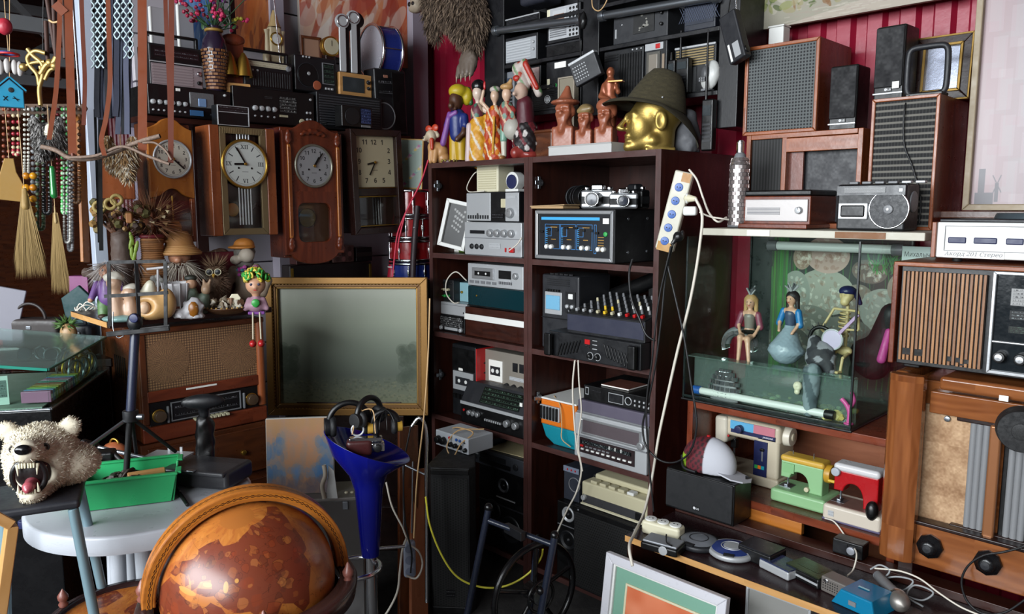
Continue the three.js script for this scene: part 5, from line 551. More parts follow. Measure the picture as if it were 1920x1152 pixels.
// right bay
T=RB('portable_radio','dark grey radio with a worn square speaker mesh in upper bay',[1150,1252,18,78],R2,0.15);body(T,M(0x2c2d30,0.5));D(T,[['b',0.58,0.58,0.38,0.7,M(0x1a1a1a,0.8),0.004,'speaker_mesh'],['b',0.2,0.9,0.3,0.05,C.silver,0.003,'trim'],['krow',0.9,0.75,0.9,1,0.06,C.black,0.012],['krow',0.9,0.4,0.9,1,0.06,C.black,0.012],['d',0.17,0.62,0.03,C.chrome,0.004,'screw'],['b',0.06,0.35,0.025,0.3,C.silver,0.003,'trim']]);for(let i=0;i<10;i++){const o=mesh(T,'paint_chip',new THREE.CircleGeometry(rr(0.003,0.009),7),M(0x7d7b74,0.8));o.position.set(T.w*rr(-0.04,0.18),T.h*rr(0.3,0.8),0.0045);o.scale.y=rr(0.4,1.4);}
T=RB('portable_radio','navy radio with diamond mesh and an orange dial on top',[1283,1342,-14,66],R2,0.14);body(T,M(0x23262f,0.5));D(T,[['b',0.45,0.9,0.76,0.16,M(0x6d4a22,0.4),0.004,'dial'],['b',0.5,0.46,0.9,0.6,M(0x1c2230,0.7),0.003,'mesh_panel']]);for(let i=-6;i<9;i++)for(const s of[-1,1]){const o=box(T,'mesh_wire',M(0x3b4358,0.6),(i-1)*T.w*0.075,T.h*0.46,0.004,0.0016,T.h*0.5,0.0015);o.rotation.z=s*0.5;}D(T,[['row',0.15,0.9,0.75,9,0.03,0.09,M(0xb9782c,0.4),0.006,'dial_mark']]);
T=RB('boombox','tall black ribbed radio recorder in the middle of rack',[1132,1206,88,186],R1,0.14);T.h=Math.min(T.h,0.2);body(T,C.coal);D(T,[['vs',0.68,0.48,0.58,0.84,9,C.black,0.005],['hs',0.2,0.86,0.34,0.14,3,C.black,0.004],['b',0.22,0.6,0.12,0.03,C.silver,0.003,'logo'],['krow',0.74,0.95,0.95,3,0.02,C.silver,0.005]]);
T=RB('boombox','black radio with a clear dial window and red scale',[1208,1250,66,186],R1,0.14);T.h=Math.min(T.h,0.208);body(T,C.coal);D(T,[['b',0.45,0.9,0.8,0.12,C.silver,0.004,'scale'],['b',0.62,0.9,0.22,0.09,C.red,0.006,'scale_mark'],['b',0.42,0.5,0.6,0.62,M(0x55534e,0.3),0.004,'window'],['b',0.42,0.5,0.4,0.54,M(0x7d766c,0.3),0.006,'cassette'],['b',0.86,0.5,0.1,0.5,M(0x8a7a6a,0.4),0.004,'side_scale']]);
T=RB('valve_radio','radio with a brass coloured louvred grille in the lower bay',[1264,1342,84,186],R1,0.12,RZ-0.04);T.h=Math.min(T.h,0.205);body(T,C.coal);D(T,[['b',0.5,0.97,0.98,0.05,C.silver,0.005,'trim'],['hs',0.5,0.75,0.9,0.36,7,M(0x8c7a55,0.4,0.5),0.004],['b',0.35,0.3,0.4,0.5,M(0x3a3b3c,0.4),0.004,'lower_panel']]);
T=RB('wall_telephone','oval white wall telephone with a dark handset hollow',[1308,1343,112,182],R1,0.05,RZ+0.0,'telephone');{T.position.z=RZ+0.005;const o=sdf(T,'shell',M(0xb2b3b0,0.45),[['e',0,T.h*0.5,-0.005,T.w*0.48,T.h*0.5,0.02]],0.006,0.006);o.rotation.z=-0.25;const q=sdf(T,'hollow',M(0x4b4c4e,0.5),[['e',0.004,T.h*0.55,0.01,T.w*0.26,T.h*0.26,0.012]],0.006,0.005);for(let i=0;i<3;i++)for(let j=0;j<2;j++)box(T,'key',C.grey,-0.012+i*0.009,T.h*(0.38-j*0.07),0.022,0.006,0.006,0.004);box(T,'foot',C.grey,0,0.004,-0.01,T.w*0.5,0.008,0.03);}
function handset(label,rect,z,base,ant){const t=RB('radio_handset',label,rect,base,0.03,z,'handset');body(t,C.black,0.006);D(t,[['b',0.5,0.78,0.7,0.2,M(0x2d3336,0.3),0.003,'screen'],['hs',0.5,0.35,0.7,0.4,5,C.char,0.002]]);rod(t,'antenna',C.black,[-t.w*0.3,t.h,-0.015],[-t.w*0.3,t.h+ant,-0.015],0.005,0.003);return t;}
handset('black two way radio with a tall antenna before brass grille',[1266,1290,108,182],RZ+0.005,R1,0.1);handset('black cordless phone next to the clear dial radio',[1251,1265,112,160],RZ+0.002,R1,0.03);
T=handset('walkie talkie with a long antenna standing on the cabinet top',[1314,1336,186,278],0.3,CT,0.24);
{const a=onP(1378,70,0,0.34);T=thing('hanging_radio','dark grey pocket radio swinging at the rack end','radio',a,0);const b=new THREE.Group();b.name='radio_case';T.add(b);b.rotation.set(0,-0.2,0.34);box(b,'case',C.char,0,0,0,0.07,0.17,0.034,0.006);box(b,'dial_window',C.silver,0.008,-0.048,0.0172,0.026,0.05,0.002);box(b,'scale',C.white,-0.02,-0.05,0.0172,0.008,0.06,0.002);rod(b,'antenna',C.chrome,[0.03,0.08,0],[0.06,0.2,0.0],0.002);cyl(b,'side_wheel',C.black,0.036,-0.06,0,0.012,0.006,'x');rod(T,'cord',C.black,[-0.028,0.08,0],[-0.03,0.3,-0.05],0.002);}
// fur hide hanging in the corner
{const pt=(x,y,z)=>onP(x,y,0,z);const a=pt(860,0,0.3);T=thing('fur_hide','shaggy brown animal hide with a clawed paw hanging down','hide',a,0);const L=(x,y,dz=0)=>{const p=pt(x,y,0.3).sub(a);return[p.x,p.y,dz];};
const pr=[];const ch=(pts,r)=>{for(let i=0;i+1<pts.length;i++){const A=L(...pts[i]),B=L(...pts[i+1]);pr.push(['c',...A,r[i],...B,r[i+1]]);}};ch([[850,-60],[862,0],[880,40],[886,85]],[0.15,0.125,0.09,0.04]);ch([[812,-30],[815,10],[814,42],[820,70]],[0.06,0.055,0.036,0.014]);ch([[835,-40],[835,0]],[0.1,0.07]);
const fb=sdf(T,'hide',M(0x54453a,0.95),pr.map((q)=>q),0.03,0.012,{amp:0.006,fr:60});fb.scale.z=0.5;
furOn(T,fb,[0x6f5d4e,0x544438,0x86725f,0x42352b],12000,0.05,0.0022,V(0.15,-1,0.15),0.5);
const pw=L(884,118,0.03);sdf(T,'paw',M(0x5c5046,0.8),[['e',pw[0],pw[1],0.02,0.055,0.06,0.03],...[0,1,2,3].map((i)=>['c',pw[0]-0.045+i*0.028,pw[1]-0.02,0.03,0.016,pw[0]-0.05+i*0.03,pw[1]-0.06,0.04,0.012])],0.01,0.006,{amp:0.002,fr:180});for(let i=0;i<4;i++)rod(T,'claw',M(0x8d7f6a,0.4),[pw[0]-0.05+i*0.03,pw[1]-0.055,0.045],[pw[0]-0.05+i*0.031,pw[1]-0.09,0.05],0.006,0.001);
const hf=L(783,8,0);sdf(T,'hoof',M(0x8d7f6d,0.7),[['c',hf[0],hf[1]+0.06,0,0.035,hf[0]+0.005,hf[1]-0.01,0.01,0.032],['e',hf[0]-0.01,hf[1]-0.02,0.01,0.03,0.022,0.03]],0.01,0.006,{amp:0.002,fr:90});for(const[q,r]of[[-0.012,0.011],[0.014,0.009]])cyl(T,'hoof_hollow',C.black,hf[0]+q,hf[1]-0.005,0.042,r,0.006,'z');}
function furOn(parent,src,cols,n,len,wid,dir,zs=1){
const p=src.geometry.attributes.position,N=src.geometry.attributes.normal,pos=[],col=[],D2=dir.clone().normalize();
for(let i=0;i<n;i++){const k=Math.floor(rnd()*p.count),a=V(p.getX(k),p.getY(k),p.getZ(k)*zs),nn=V(N.getX(k),N.getY(k),N.getZ(k)),l=len*rr(0.5,1.2),t=nn.clone().multiplyScalar(0.55).add(D2).add(V(rr(-0.35,0.35),rr(-0.35,0.35),rr(-0.35,0.35))).normalize(),s=V(rr(-1,1),rr(-1,1),rr(-1,1)).cross(t).normalize().multiplyScalar(wid),m=a.clone().addScaledVector(t,l*0.55).addScaledVector(nn,l*0.12),e=a.clone().addScaledVector(t,l),c=new THREE.Color(cols[Math.floor(rnd()*cols.length)]);for(const q of[a.clone().sub(s),a.clone().add(s),m.clone().add(s.clone().multiplyScalar(0.7)),a.clone().sub(s),m.clone().add(s.clone().multiplyScalar(0.7)),m.clone().sub(s.clone().multiplyScalar(0.7)),m.clone().sub(s.clone().multiplyScalar(0.7)),m.clone().add(s.clone().multiplyScalar(0.7)),e]){pos.push(q.x,q.y,q.z);col.push(c.r,c.g,c.b);}}
const g=new THREE.BufferGeometry();g.setAttribute('position',new THREE.Float32BufferAttribute(pos,3));g.computeVertexNormals();g.setAttribute('color',new THREE.Float32BufferAttribute(col,3));const o=mesh(parent,'fur',g,new THREE.MeshStandardMaterial({vertexColors:true,roughness:0.9,side:THREE.DoubleSide}));o.userData.kind='stuff';return o;
}
// ---------------------------------------------------------------- figures on the cabinet tops
T=place('white_plinth','white foam block under the carved busts','block',0,0.47,[1028,1146,270,296],0.12,CT);body(T,M(0xb5b4b2,0.7),0.003,'block');box(T,'chipped_edge',M(0x9c9a98,0.8),0,T.h-0.004,0.0005,T.w,0.004,0.002);const plT=CT+T.h+0.0005,plX=T.position.x;
const bust=M(0x8f523a,0.42);
function carvedBust(label,px,yt,hat){
const z=0.41,x=onP(px,230,0,z).x,h=onP(px,yt,0,z).y-plT,s=h/0.2,t=thing('carved_bust',label,'bust',[x,plT,z],25,'carved busts on the white block');
const q=[['b',0,0.03,0,0.034,0.03,0.022,0.008],['c',0,0.05,0,0.03,0,0.09,0,0.022],['e',0,0.13,0,0.03,0.04,0.032],['c',0,0.125,0.028,0.008,0,0.112,0.036,0.01],['c',-0.014,0.11,0.02,0.014,0,0.055,0.034,0.006],['c',0.014,0.11,0.02,0.014,0,0.055,0.034,0.006],['c',-0.02,0.132,0.024,0.007,0.02,0.132,0.024,0.007],['-e',-0.012,0.122,0.034,0.007,0.005,0.008],['-e',0.012,0.122,0.034,0.007,0.005,0.008],['e',-0.03,0.118,-0.003,0.007,0.014,0.009],['e',0.03,0.118,-0.003,0.007,0.014,0.009]];
const b=sdf(t,'head_and_shoulders',bust,q,0.012,0.0038,{amp:0.0006,fr:260});const hb=hat===0?[['e',0,0.152,0,0.052,0.012,0.05],['c',0,0.155,0,0.028,0.006,0.2,-0.004,0.01]]:hat===1?[['e',0,0.155,-0.005,0.036,0.03,0.04],['c',-0.025,0.15,0.02,0.01,0.03,0.16,0.02,0.01]]:[['e',0,0.155,-0.004,0.043,0.034,0.042],['e',0.026,0.135,-0.01,0.02,0.03,0.02]];
sdf(t,'hat',hat===1?M(0x7e6a45,0.5):bust,hb,0.01,0.004);t.scale.setScalar(s);t.rotation.y=-0.25+0.5;return t;
}
carvedBust('carved wooden bust of a bearded figure in pointed wide brimmed hat',1060,166,0);carvedBust('narrow carved bust with long beard and olive cap',1098,188,1);carvedBust('carved bust with drooping moustache and round cap',1136,178,2);
T=thing('bronze_statuette','slim copper coloured statuette standing behind the busts','statuette',[onP(1150,200,0,0.3).x,CT,0.32],20);{const h=onP(1148,126,0,0.3).y-CT,s=h/0.3;box(T,'base',M(0x7c4630,0.4),0,0.035,0,0.05,0.07,0.05,0.006);sdf(T,'figure',M(0x8f5136,0.35,0.3),[['e',0,0.28,0,0.014,0.018,0.016],['c',0,0.26,0,0.007,0,0.245,0,0.008],['c',0,0.24,0,0.022,0,0.19,0,0.016],['c',-0.008,0.185,0,0.015,-0.008,0.12,0.005,0.011],['c',-0.008,0.12,0.005,0.011,-0.006,0.07,0,0.008],['c',0.012,0.185,0,0.015,0.016,0.125,0.012,0.011],['c',0.016,0.125,0.012,0.011,0.012,0.07,0,0.008],['c',-0.024,0.238,0,0.008,-0.03,0.2,0.012,0.007],['c',-0.03,0.2,0.012,0.007,0.0,0.19,0.03,0.006],['c',0.024,0.238,0,0.008,0.034,0.21,0.02,0.006],['c',0.034,0.21,0.02,0.006,0.03,0.236,0.035,0.006]],0.01,0.004);box(T,'copper_tray',M(0xa0693a,0.35,0.7),0.03,0.243,0.03,0.05,0.004,0.03);T.scale.setScalar(s);}
// gold head with felt hat
{const x=onP(1222,260,0,0.36).x;T=thing('gold_mannequin','gold painted mannequin head in profile','mannequin head',[x,CT,0.36],-47);
sdf(T,'head',M(0xa08748,0.4,0.8,{bumpScale:0.0005}),[['e',0,0.15,-0.025,0.072,0.085,0.09],['e',0,0.095,0.035,0.058,0.085,0.058],['c',-0.035,0.04,0.0,0.028,0,0.022,0.075,0.02],['c',0.035,0.04,0.0,0.028,0,0.022,0.075,0.02],['c',0,0.03,-0.03,0.052,0,0.09,-0.03,0.055],['b',0,0.006,-0.025,0.05,0.006,0.05,0.004],['c',0,0.132,0.086,0.007,0,0.09,0.12,0.01,0.006],['e',0,0.084,0.105,0.016,0.007,0.012],['c',-0.035,0.135,0.07,0.01,0,0.13,0.085,0.009],['c',0.035,0.135,0.07,0.01,0,0.13,0.085,0.009],['e',0,0.061,0.09,0.022,0.0055,0.012,0],['e',0,0.049,0.088,0.019,0.006,0.012,0],['e',0,0.022,0.086,0.02,0.017,0.016],['-e',-0.029,0.115,0.09,0.015,0.009,0.014],['-e',0.029,0.115,0.09,0.015,0.009,0.014],['e',-0.029,0.115,0.07,0.012,0.009,0.012],['e',0.029,0.115,0.07,0.012,0.009,0.012],['-c',-0.024,0.0555,0.104,0.0025,0.024,0.0555,0.104,0.0025],['e',-0.072,0.105,-0.022,0.009,0.034,0.022],['e',0.072,0.105,-0.022,0.009,0.034,0.022],['-e',-0.082,0.107,-0.016,0.008,0.02,0.012],['-e',0.082,0.107,-0.016,0.008,0.02,0.012]],0.012,0.0036);
const hat=thing('felt_hat','olive green felt hat with wide brim on the gold head','hat',T.position.clone().add(V(0.014,0.172,-0.01)),-47);const fm=new THREE.MeshStandardMaterial({map:dataTex(128,(a,b)=>mixC([42,38,24],[70,63,42],nA(a*64,b*64)*0.5+nC(a*8,b*8)*0.5),true,6),roughness:0.95,bumpMap:grainTex,bumpScale:0.001,side:THREE.DoubleSide});const g=new THREE.Group();g.name='hat_form';hat.add(g);g.rotation.x=-0.3;const cr=lathe(g,'crown',fm,[[0.004,0.128],[0.025,0.134],[0.044,0.126],[0.062,0.095],[0.082,0.04],[0.094,0.0]],0,-0.01,0,48);cr.scale.z=1.2;const br=lathe(g,'brim',fm,[[0.09,0.0],[0.115,-0.004],[0.145,-0.016],[0.16,-0.03],[0.157,-0.033],[0.11,-0.008],[0.09,-0.004]],0,-0.01,0,48);br.scale.z=1.2;const p=br.geometry.attributes.position;for(let i=0;i<p.count;i++){const X=p.getX(i),Z=p.getZ(i),r=Math.hypot(X,Z);if(r>0.1)p.setY(i,p.getY(i)-(r-0.1)*0.25*Math.cos(2*Math.atan2(Z,X))*-1+(Z<0?(Z*(r-0.09))*4.5:0));}br.geometry.computeVertexNormals();cyl(g,'rivet',C.silver,0.09,0.014,0.0,0.003,0.003,'x');}
T=thing('grey_stone','rough grey stone vase shape behind the felt hat','ornament',[onP(1284,250,0,0.27).x,CT,0.25]);sdf(T,'stone',M(0x55565a,0.85),[['c',0,0.05,0,0.05,0,0.13,0,0.03],['b',0,0.012,0,0.03,0.006,0.03,0.006]],0.02,0.007,{amp:0.003,fr:90});
T=thing('carved_box','brown carved wooden box behind the standing figures','box',[onP(1022,240,0,0.34).x,CT,0.33]);box(T,'box',W.walnut,0,0.055,0,0.12,0.11,0.07,0.006,'x');box(T,'lid',W.walnut,0,0.114,0,0.125,0.012,0.075,0.004,'x');
const TWO={gown:[0xa83a14,0xc8761e,0xd8c8a8,0.9],robe:[0xc48a1c,0xd0a03c,0xcfc6b8,1.0],jacket:[0x8c2a24,0x5f8070,0xc0a080,0.8],spangled_skirt:[0x1d1618,0xc8c0bc,0x6a2028,1.1],headdress:[0xb0a49c,0x9c3a2a,0x5a7a50,1.15],bodice:[0x5c2430,0x3c6a5a,0xb8a088,0.8]};
function figure(name,label,px,yt,z,parts,turn=30){const t=thing(name,label,'figurine',[onP(px,250,0,z).x,CT,z],turn,'painted figurines on the cabinet'),h=onP(px,yt,0,z).y-CT,s=h/0.3;for(const[n,m,pr,k=0.012,amp]of parts){const two=TWO[n],o=sdf(t,n,two?vcol(0.5):m,pr,Math.min(k,0.008),0.004,{...(amp?{amp,fr:170}:{}),...(two?{color:(x,y,z2)=>two[(Math.sin(x*190+y*40)+Math.sin(y*150+z2*60)>two[3]?1:Math.sin(y*90+x*130)>0.75?2:0)]}:{})});}t.scale.set(s*0.86,s,s*0.86);return t;}
T=figure('rasta_figurine','tall painted figurine in yellow green cap, blue shirt and yellow trousers',858,157,0.36,[['face',M(0x4a2d1e,0.5),[['e',0,0.235,0.008,0.03,0.038,0.034],['c',0,0.225,0.035,0.01,0,0.215,0.045,0.013],['c',-0.012,0.205,0.03,0.007,0.012,0.205,0.03,0.007],['c',0,0.2,0,0.014,0,0.19,0,0.016],['c',-0.045,0.17,0.005,0.011,-0.055,0.12,0.02,0.01],['c',0.045,0.17,0.005,0.011,0.05,0.115,0.02,0.01],['c',0.05,0.115,0.02,0.01,0.03,0.09,0.04,0.011]]],['cap',M(0xb09a1e,0.55),[['e',0,0.272,-0.006,0.042,0.028,0.042],['e',0.03,0.255,-0.03,0.028,0.035,0.026]]],['cap_band',M(0x2c5a2c,0.6),[['c',0.04,0.28,-0.03,0.009,0.048,0.23,-0.036,0.011]]],['shirt',M(0x1c2a6a,0.5),[['c',0,0.17,0,0.04,0,0.11,0,0.034],['c',-0.042,0.172,0.003,0.018,-0.05,0.145,0.01,0.017],['c',0.042,0.172,0.003,0.018,0.05,0.145,0.01,0.017]]],['scarf',M(0x7a4a90,0.6),[['c',-0.02,0.185,0.03,0.012,-0.05,0.08,0.04,0.014],['c',0.015,0.19,0.03,0.01,-0.01,0.18,0.036,0.01]]],['trousers',M(0xb5911b,0.55),[['c',-0.016,0.1,0,0.026,-0.02,0.015,0,0.022],['c',0.018,0.1,0,0.026,0.022,0.015,0,0.022]]],['belt',C.black,[['e',0,0.104,0,0.037,0.006,0.032]]],['base',M(0x4a2a26,0.6),[['b',0,0.006,0.01,0.045,0.004,0.035,0.004]]]],10);
T=figure('dog_figurine','small painted dog figurine wearing a red bow',818,234,0.4,[['body',M(0xb98a5a,0.5),[['c',0.03,0.1,-0.02,0.07,-0.02,0.13,0.02,0.05],['c',-0.03,0.13,0.03,0.03,-0.03,0.03,0.05,0.024],['c',0.02,0.1,0.04,0.03,0.02,0.03,0.06,0.024],['e',0.05,0.05,-0.03,0.06,0.05,0.06]]],['head',M(0xc4b49a,0.5),[['e',-0.03,0.21,0.04,0.05,0.05,0.05],['c',-0.04,0.2,0.08,0.026,-0.05,0.19,0.11,0.018],['c',0.0,0.25,0.02,0.018,0.02,0.22,0.01,0.02]]],['bow',M(0xb03a20,0.5),[['e',-0.06,0.27,0.03,0.035,0.026,0.014],['e',0.01,0.275,0.03,0.035,0.028,0.014],['c',0.0,0.18,0.07,0.02,0.01,0.12,0.08,0.014]]],['nose',C.black,[['e',-0.052,0.195,0.128,0.01,0.008,0.008]]]],15);T.position.y=CT;
{const b=thing('footed_base','dark beaded stand the little dog sits beside','stand',[onP(842,290,0,0.45).x,CT,0.45]);cyl(b,'stand',M(0x4a2430,0.5),0,0.006,0,0.032,0.012);for(let i=0;i<10;i++){const o=mesh(b,'bead',new THREE.SphereGeometry(0.006,8,6),M(0x8a7a3a,0.5));o.position.set(Math.cos(i*0.628)*0.033,0.01,Math.sin(i*0.628)*0.033);}}
figure('geisha_figurine','porcelain lady figurine with black hair and yellow robe',896,148,0.38,[['head',M(0xc9b4a4,0.4),[['e',0,0.25,0,0.022,0.027,0.023],['c',0,0.225,0,0.009,0,0.205,0,0.01]]],['arm',M(0xc9b4a4,0.4),[['c',0.03,0.19,0,0.013,0.075,0.175,0.01,0.008]]],['hair',M(0x0e0c0e,0.35),[['e',0,0.275,-0.008,0.03,0.025,0.028],['e',0.022,0.255,-0.014,0.015,0.02,0.015]]],['hair_pin',C.red,[['e',0.032,0.275,0.0,0.006,0.018,0.006]]],['bodice',M(0x6b2a34,0.5),[['c',0,0.185,0,0.03,0,0.14,0,0.03]]],['robe',M(0xc08a24,0.5),[['c',0.004,0.14,0,0.036,0.012,0.02,0.01,0.046],['c',0.04,0.16,0,0.014,0.05,0.05,0.01,0.02]],0.012,0.002],['sash',M(0xc0aaa8,0.5),[['c',-0.03,0.13,0.02,0.014,-0.035,0.01,0.02,0.016]]]],25);
figure('dancer_figurine','painted figurine in a long orange gown with raised arm',928,158,0.38,[['head',M(0xc4a58c,0.45),[['e',0,0.255,0,0.02,0.025,0.022],['c',0,0.235,0,0.008,0,0.215,0,0.009]]],['arm',M(0xc4a58c,0.45),[['c',-0.03,0.2,0,0.01,-0.065,0.235,0.01,0.008],['c',-0.065,0.235,0.01,0.008,-0.05,0.275,0.015,0.007]]],['arm',M(0xc4a58c,0.45),[['c',0.03,0.2,0,0.01,0.085,0.19,0.02,0.008]]],['headdress',M(0xb6a58a,0.5),[['e',0,0.28,-0.004,0.026,0.014,0.024]]],['gown',M(0xb03c12,0.5),[['c',0,0.19,0,0.03,0,0.13,0,0.024],['c',0,0.13,0,0.026,0.008,0.02,0.01,0.05],['c',-0.03,0.19,0,0.014,-0.03,0.04,0.02,0.018]],0.014,0.0025],['gold_trim',M(0xc08a2c,0.4),[['c',0.01,0.17,0.026,0.006,0.016,0.03,0.055,0.007]]]],20);
figure('harlequin_figurine','painted figurine with green and white striped leg',950,152,0.4,[['head',M(0xc9a890,0.45),[['e',0,0.25,0,0.021,0.026,0.022],['c',0,0.228,0,0.009,0,0.21,0,0.01]]],['hat',M(0xb08a5a,0.5),[['e',0,0.278,0,0.03,0.013,0.028],['c',0.01,0.28,0,0.014,0.022,0.3,0,0.008]]],['jacket',M(0x8c2a24,0.5),[['c',0,0.195,0,0.032,0,0.13,0,0.03],['c',0.034,0.19,0,0.013,0.04,0.13,0.02,0.012]],0.012,0.002],['trousers',M(0x6f9684,0.5),[['c',-0.012,0.125,0,0.02,-0.014,0.08,0.003,0.016]]],['stocking',M(0xbdb8a8,0.5),[['c',-0.014,0.075,0.003,0.014,-0.014,0.02,0,0.012],['c',0.022,0.12,0,0.018,0.05,0.04,-0.02,0.012]]],['shoe',M(0x9c6a3a,0.5),[['e',-0.014,0.01,0.012,0.013,0.01,0.024],['e',0.055,0.026,-0.02,0.013,0.01,0.022]]]],15);
T=figure('clown_figurine','maroon clad figurine with tall striped headdress and a red boot',984,112,0.36,[['head',M(0xbfa290,0.5),[['e',-0.01,0.205,0.01,0.024,0.028,0.026],['c',-0.015,0.2,0.035,0.008,-0.018,0.196,0.045,0.007]]],['headdress',M(0xa89a94,0.5),[['c',-0.005,0.225,-0.004,0.022,-0.03,0.275,0,0.018],['c',-0.03,0.275,0,0.018,0.0,0.29,0,0.012],['c',0.0,0.29,0,0.012,0.05,0.2,-0.01,0.014]]],['red_stripe',M(0xa02a1c,0.5),[['c',0.008,0.285,0.01,0.011,0.05,0.215,0.004,0.009],['e',-0.025,0.245,0.018,0.014,0.01,0.008]]],['body',M(0x4c1420,0.6),[['c',0,0.165,0,0.03,0.004,0.1,0,0.034]]],['belly_bag',M(0xa8a49a,0.6),[['e',-0.04,0.095,0.02,0.034,0.034,0.03]]],['spangled_skirt',M(0x3a2a2c,0.5),[['c',0.006,0.085,0,0.042,0.01,0.05,0.006,0.05]],0.01,0.003],['boot',M(0x84302a,0.4),[['c',0.02,0.035,0.01,0.03,-0.01,0.02,0.05,0.018],['e',0.02,0.014,0.01,0.04,0.014,0.035]]]],15);
// ---------------------------------------------------------------- left wall: shelf of radios, pictures, pendulum clocks
const LS=1.95,LX=0.30;
T=thing('wall_shelf','long dark wall shelf carrying the row of black receivers','shelf',[0,LS,0]);{const z0=onP(770,228,90,LX).z,z1=onP(268,228,90,LX).z;box(T,'board',W.mahog,LX/2,-0.0115,(z0+z1)/2,LX,0.022,z1-z0,0.002,'z');for(const z of[z0+0.1,(z0+z1)/2,z1-0.1])box(T,'bracket',C.black,0.04,-0.06,z,0.06,0.075,0.02);}
const G3='radios along the left wall shelf',LB=(name,label,rect,x,d,base,cat='radio')=>place(name,label,cat,90,x,rect,d,base,G3);
T=LB('cassette_receiver','long black cassette receiver with white knobs and blue sticker',[278,433,164,224],LX+0.02,0.26,LS+0.001,'receiver');body(T,C.black);D(T,[['krow',0.05,0.42,0.42,6,0.085,C.silver,0.014],['krow',0.05,0.16,0.42,7,0.035,C.silver,0.008],['b',0.63,0.6,0.3,0.5,M(0x5c5e60,0.35),0.006,'cassette_panel'],['b',0.63,0.52,0.1,0.28,M(0x6d8ab0,0.4),0.009,'cassette_label'],['b',0.56,0.16,0.16,0.18,M(0x355f8a,0.5),0.004,'blue_sticker'],['b',0.35,0.88,0.05,0.09,labelW,0.003,'price_tag'],['p',0.82,0.14,0.2,0.08,PR.captionD],['k',0.92,0.85,0.05,C.silver,0.008]]);const crT=LS+T.h+0.002;
T=LB('stereo_receiver','long black receiver with a lit style display and knob pairs',[437,589,168,226],LX+0.02,0.26,LS+0.001,'receiver');body(T,C.black);D(T,[['krow',0.25,0.42,0.48,4,0.08,C.silver,0.014],['krow',0.25,0.2,0.48,4,0.03,C.silver,0.008],['p',0.66,0.6,0.22,0.46,PR.keys,'display'],['b',0.6,0.26,0.1,0.06,C.ivory,0.004,'scale'],['d',0.83,0.14,0.09,C.ivory,0.005,'round_sticker'],['krow',0.9,0.42,0.94,2,0.04,C.silver,0.008],['krow',0.9,0.22,0.94,2,0.04,C.silver,0.008],['p',0.42,0.75,0.1,0.08,PR.captionD],['k',0.95,0.82,0.04,C.silver,0.006]]);const srT=LS+T.h+0.002;
T=LB('louvred_radio','wide black radio with fine horizontal louvres',[594,716,178,228],LX+0.02,0.14,LS+0.001);body(T,C.coal);D(T,[['hs',0.5,0.52,0.92,0.84,12,M(0x35363a,0.5),0.003],['p',0.09,0.14,0.08,0.1,PR.captionD,'print',0.004]]);const lrT=LS+T.h+0.002;
T=LB('tall_radio','tall black portable radio leaning at the corner post',[706,764,130,228],LX-0.0,0.09,LS+0.001);T.rotation.z=0.04;body(T,C.coal,0.008);D(T,[['o',0.25,0.28,0.2,0.012,C.grey],['d',0.25,0.28,0.19,C.char,0.003,'speaker_mesh'],['p',0.4,0.72,0.6,0.3,PR.captionD],['b',0.35,0.88,0.12,0.04,M(0x9a6a58,0.4),0.004,'lamp'],['b',0.75,0.5,0.4,0.9,C.black,0.003,'side_panel']]);
// on top of the receivers
const WICK=new THREE.BoxGeometry(0.004,0.009,0.017),BLOS=new THREE.IcosahedronGeometry(0.0085,0);
T=LB('handle_radio','portable radio with ribbed silver front and black carrying handle',[280,380,86,163],LX-0.03,0.12,crT);body(T,C.coal,0.006);D(T,[['b',0.5,0.78,0.94,0.32,C.black,0.004,'dial_panel'],['p',0.5,0.78,0.84,0.18,PR.captionD,'dial',0.006],['b',0.5,0.57,0.98,0.025,C.silver,0.005,'trim'],['b',0.5,0.28,0.94,0.5,M(0x8d7f82,0.4,0.2),0.004,'front_plate']]);D(T,[['hs',0.42,0.28,0.74,0.46,7,M(0x978a8c,0.4,0.2),0.002],['k',0.9,0.38,0.06,C.chrome,0.014],['k',0.9,0.16,0.05,C.black,0.012]],0.004);for(const s of[-1,1])box(T,'handle_post',C.black,s*T.w*0.47,T.h+0.02,-0.04,0.012,0.05,0.02);box(T,'handle',C.black,0,T.h+0.042,-0.04,T.w*0.96,0.01,0.022,0.004);
T=LB('frame_radio','black portable radio with cream dial strip and a raised handle',[458,549,114,172],LX-0.02,0.1,srT);body(T,C.coal,0.006);D(T,[['p',0.46,0.84,0.84,0.17,PR.dialCream,'dial',0.003],['k',0.9,0.8,0.1,C.grey,0.012],['krow',0.16,0.62,0.26,2,0.04,C.silver,0.008],['b',0.55,0.36,0.84,0.56,C.black,0.004,'grille'],['vs',0.55,0.36,0.8,0.5,16,C.coal,0.006]]);for(const s of[-1,1])box(T,'handle_post',C.black,s*T.w*0.47,T.h+0.02,-0.04,0.012,0.05,0.02);box(T,'handle',C.black,0,T.h+0.042,-0.04,T.w*0.96,0.012,0.022,0.004);rod(T,'antenna',C.chrome,[T.w*0.42,T.h,-0.07],[T.w*0.38,T.h+0.28,-0.09],0.003);bar(T,'back_post',C.black,[-T.w*0.46,0.02,-0.095],[-T.w*0.47,T.h+0.34,-0.1],0.022,0.012);
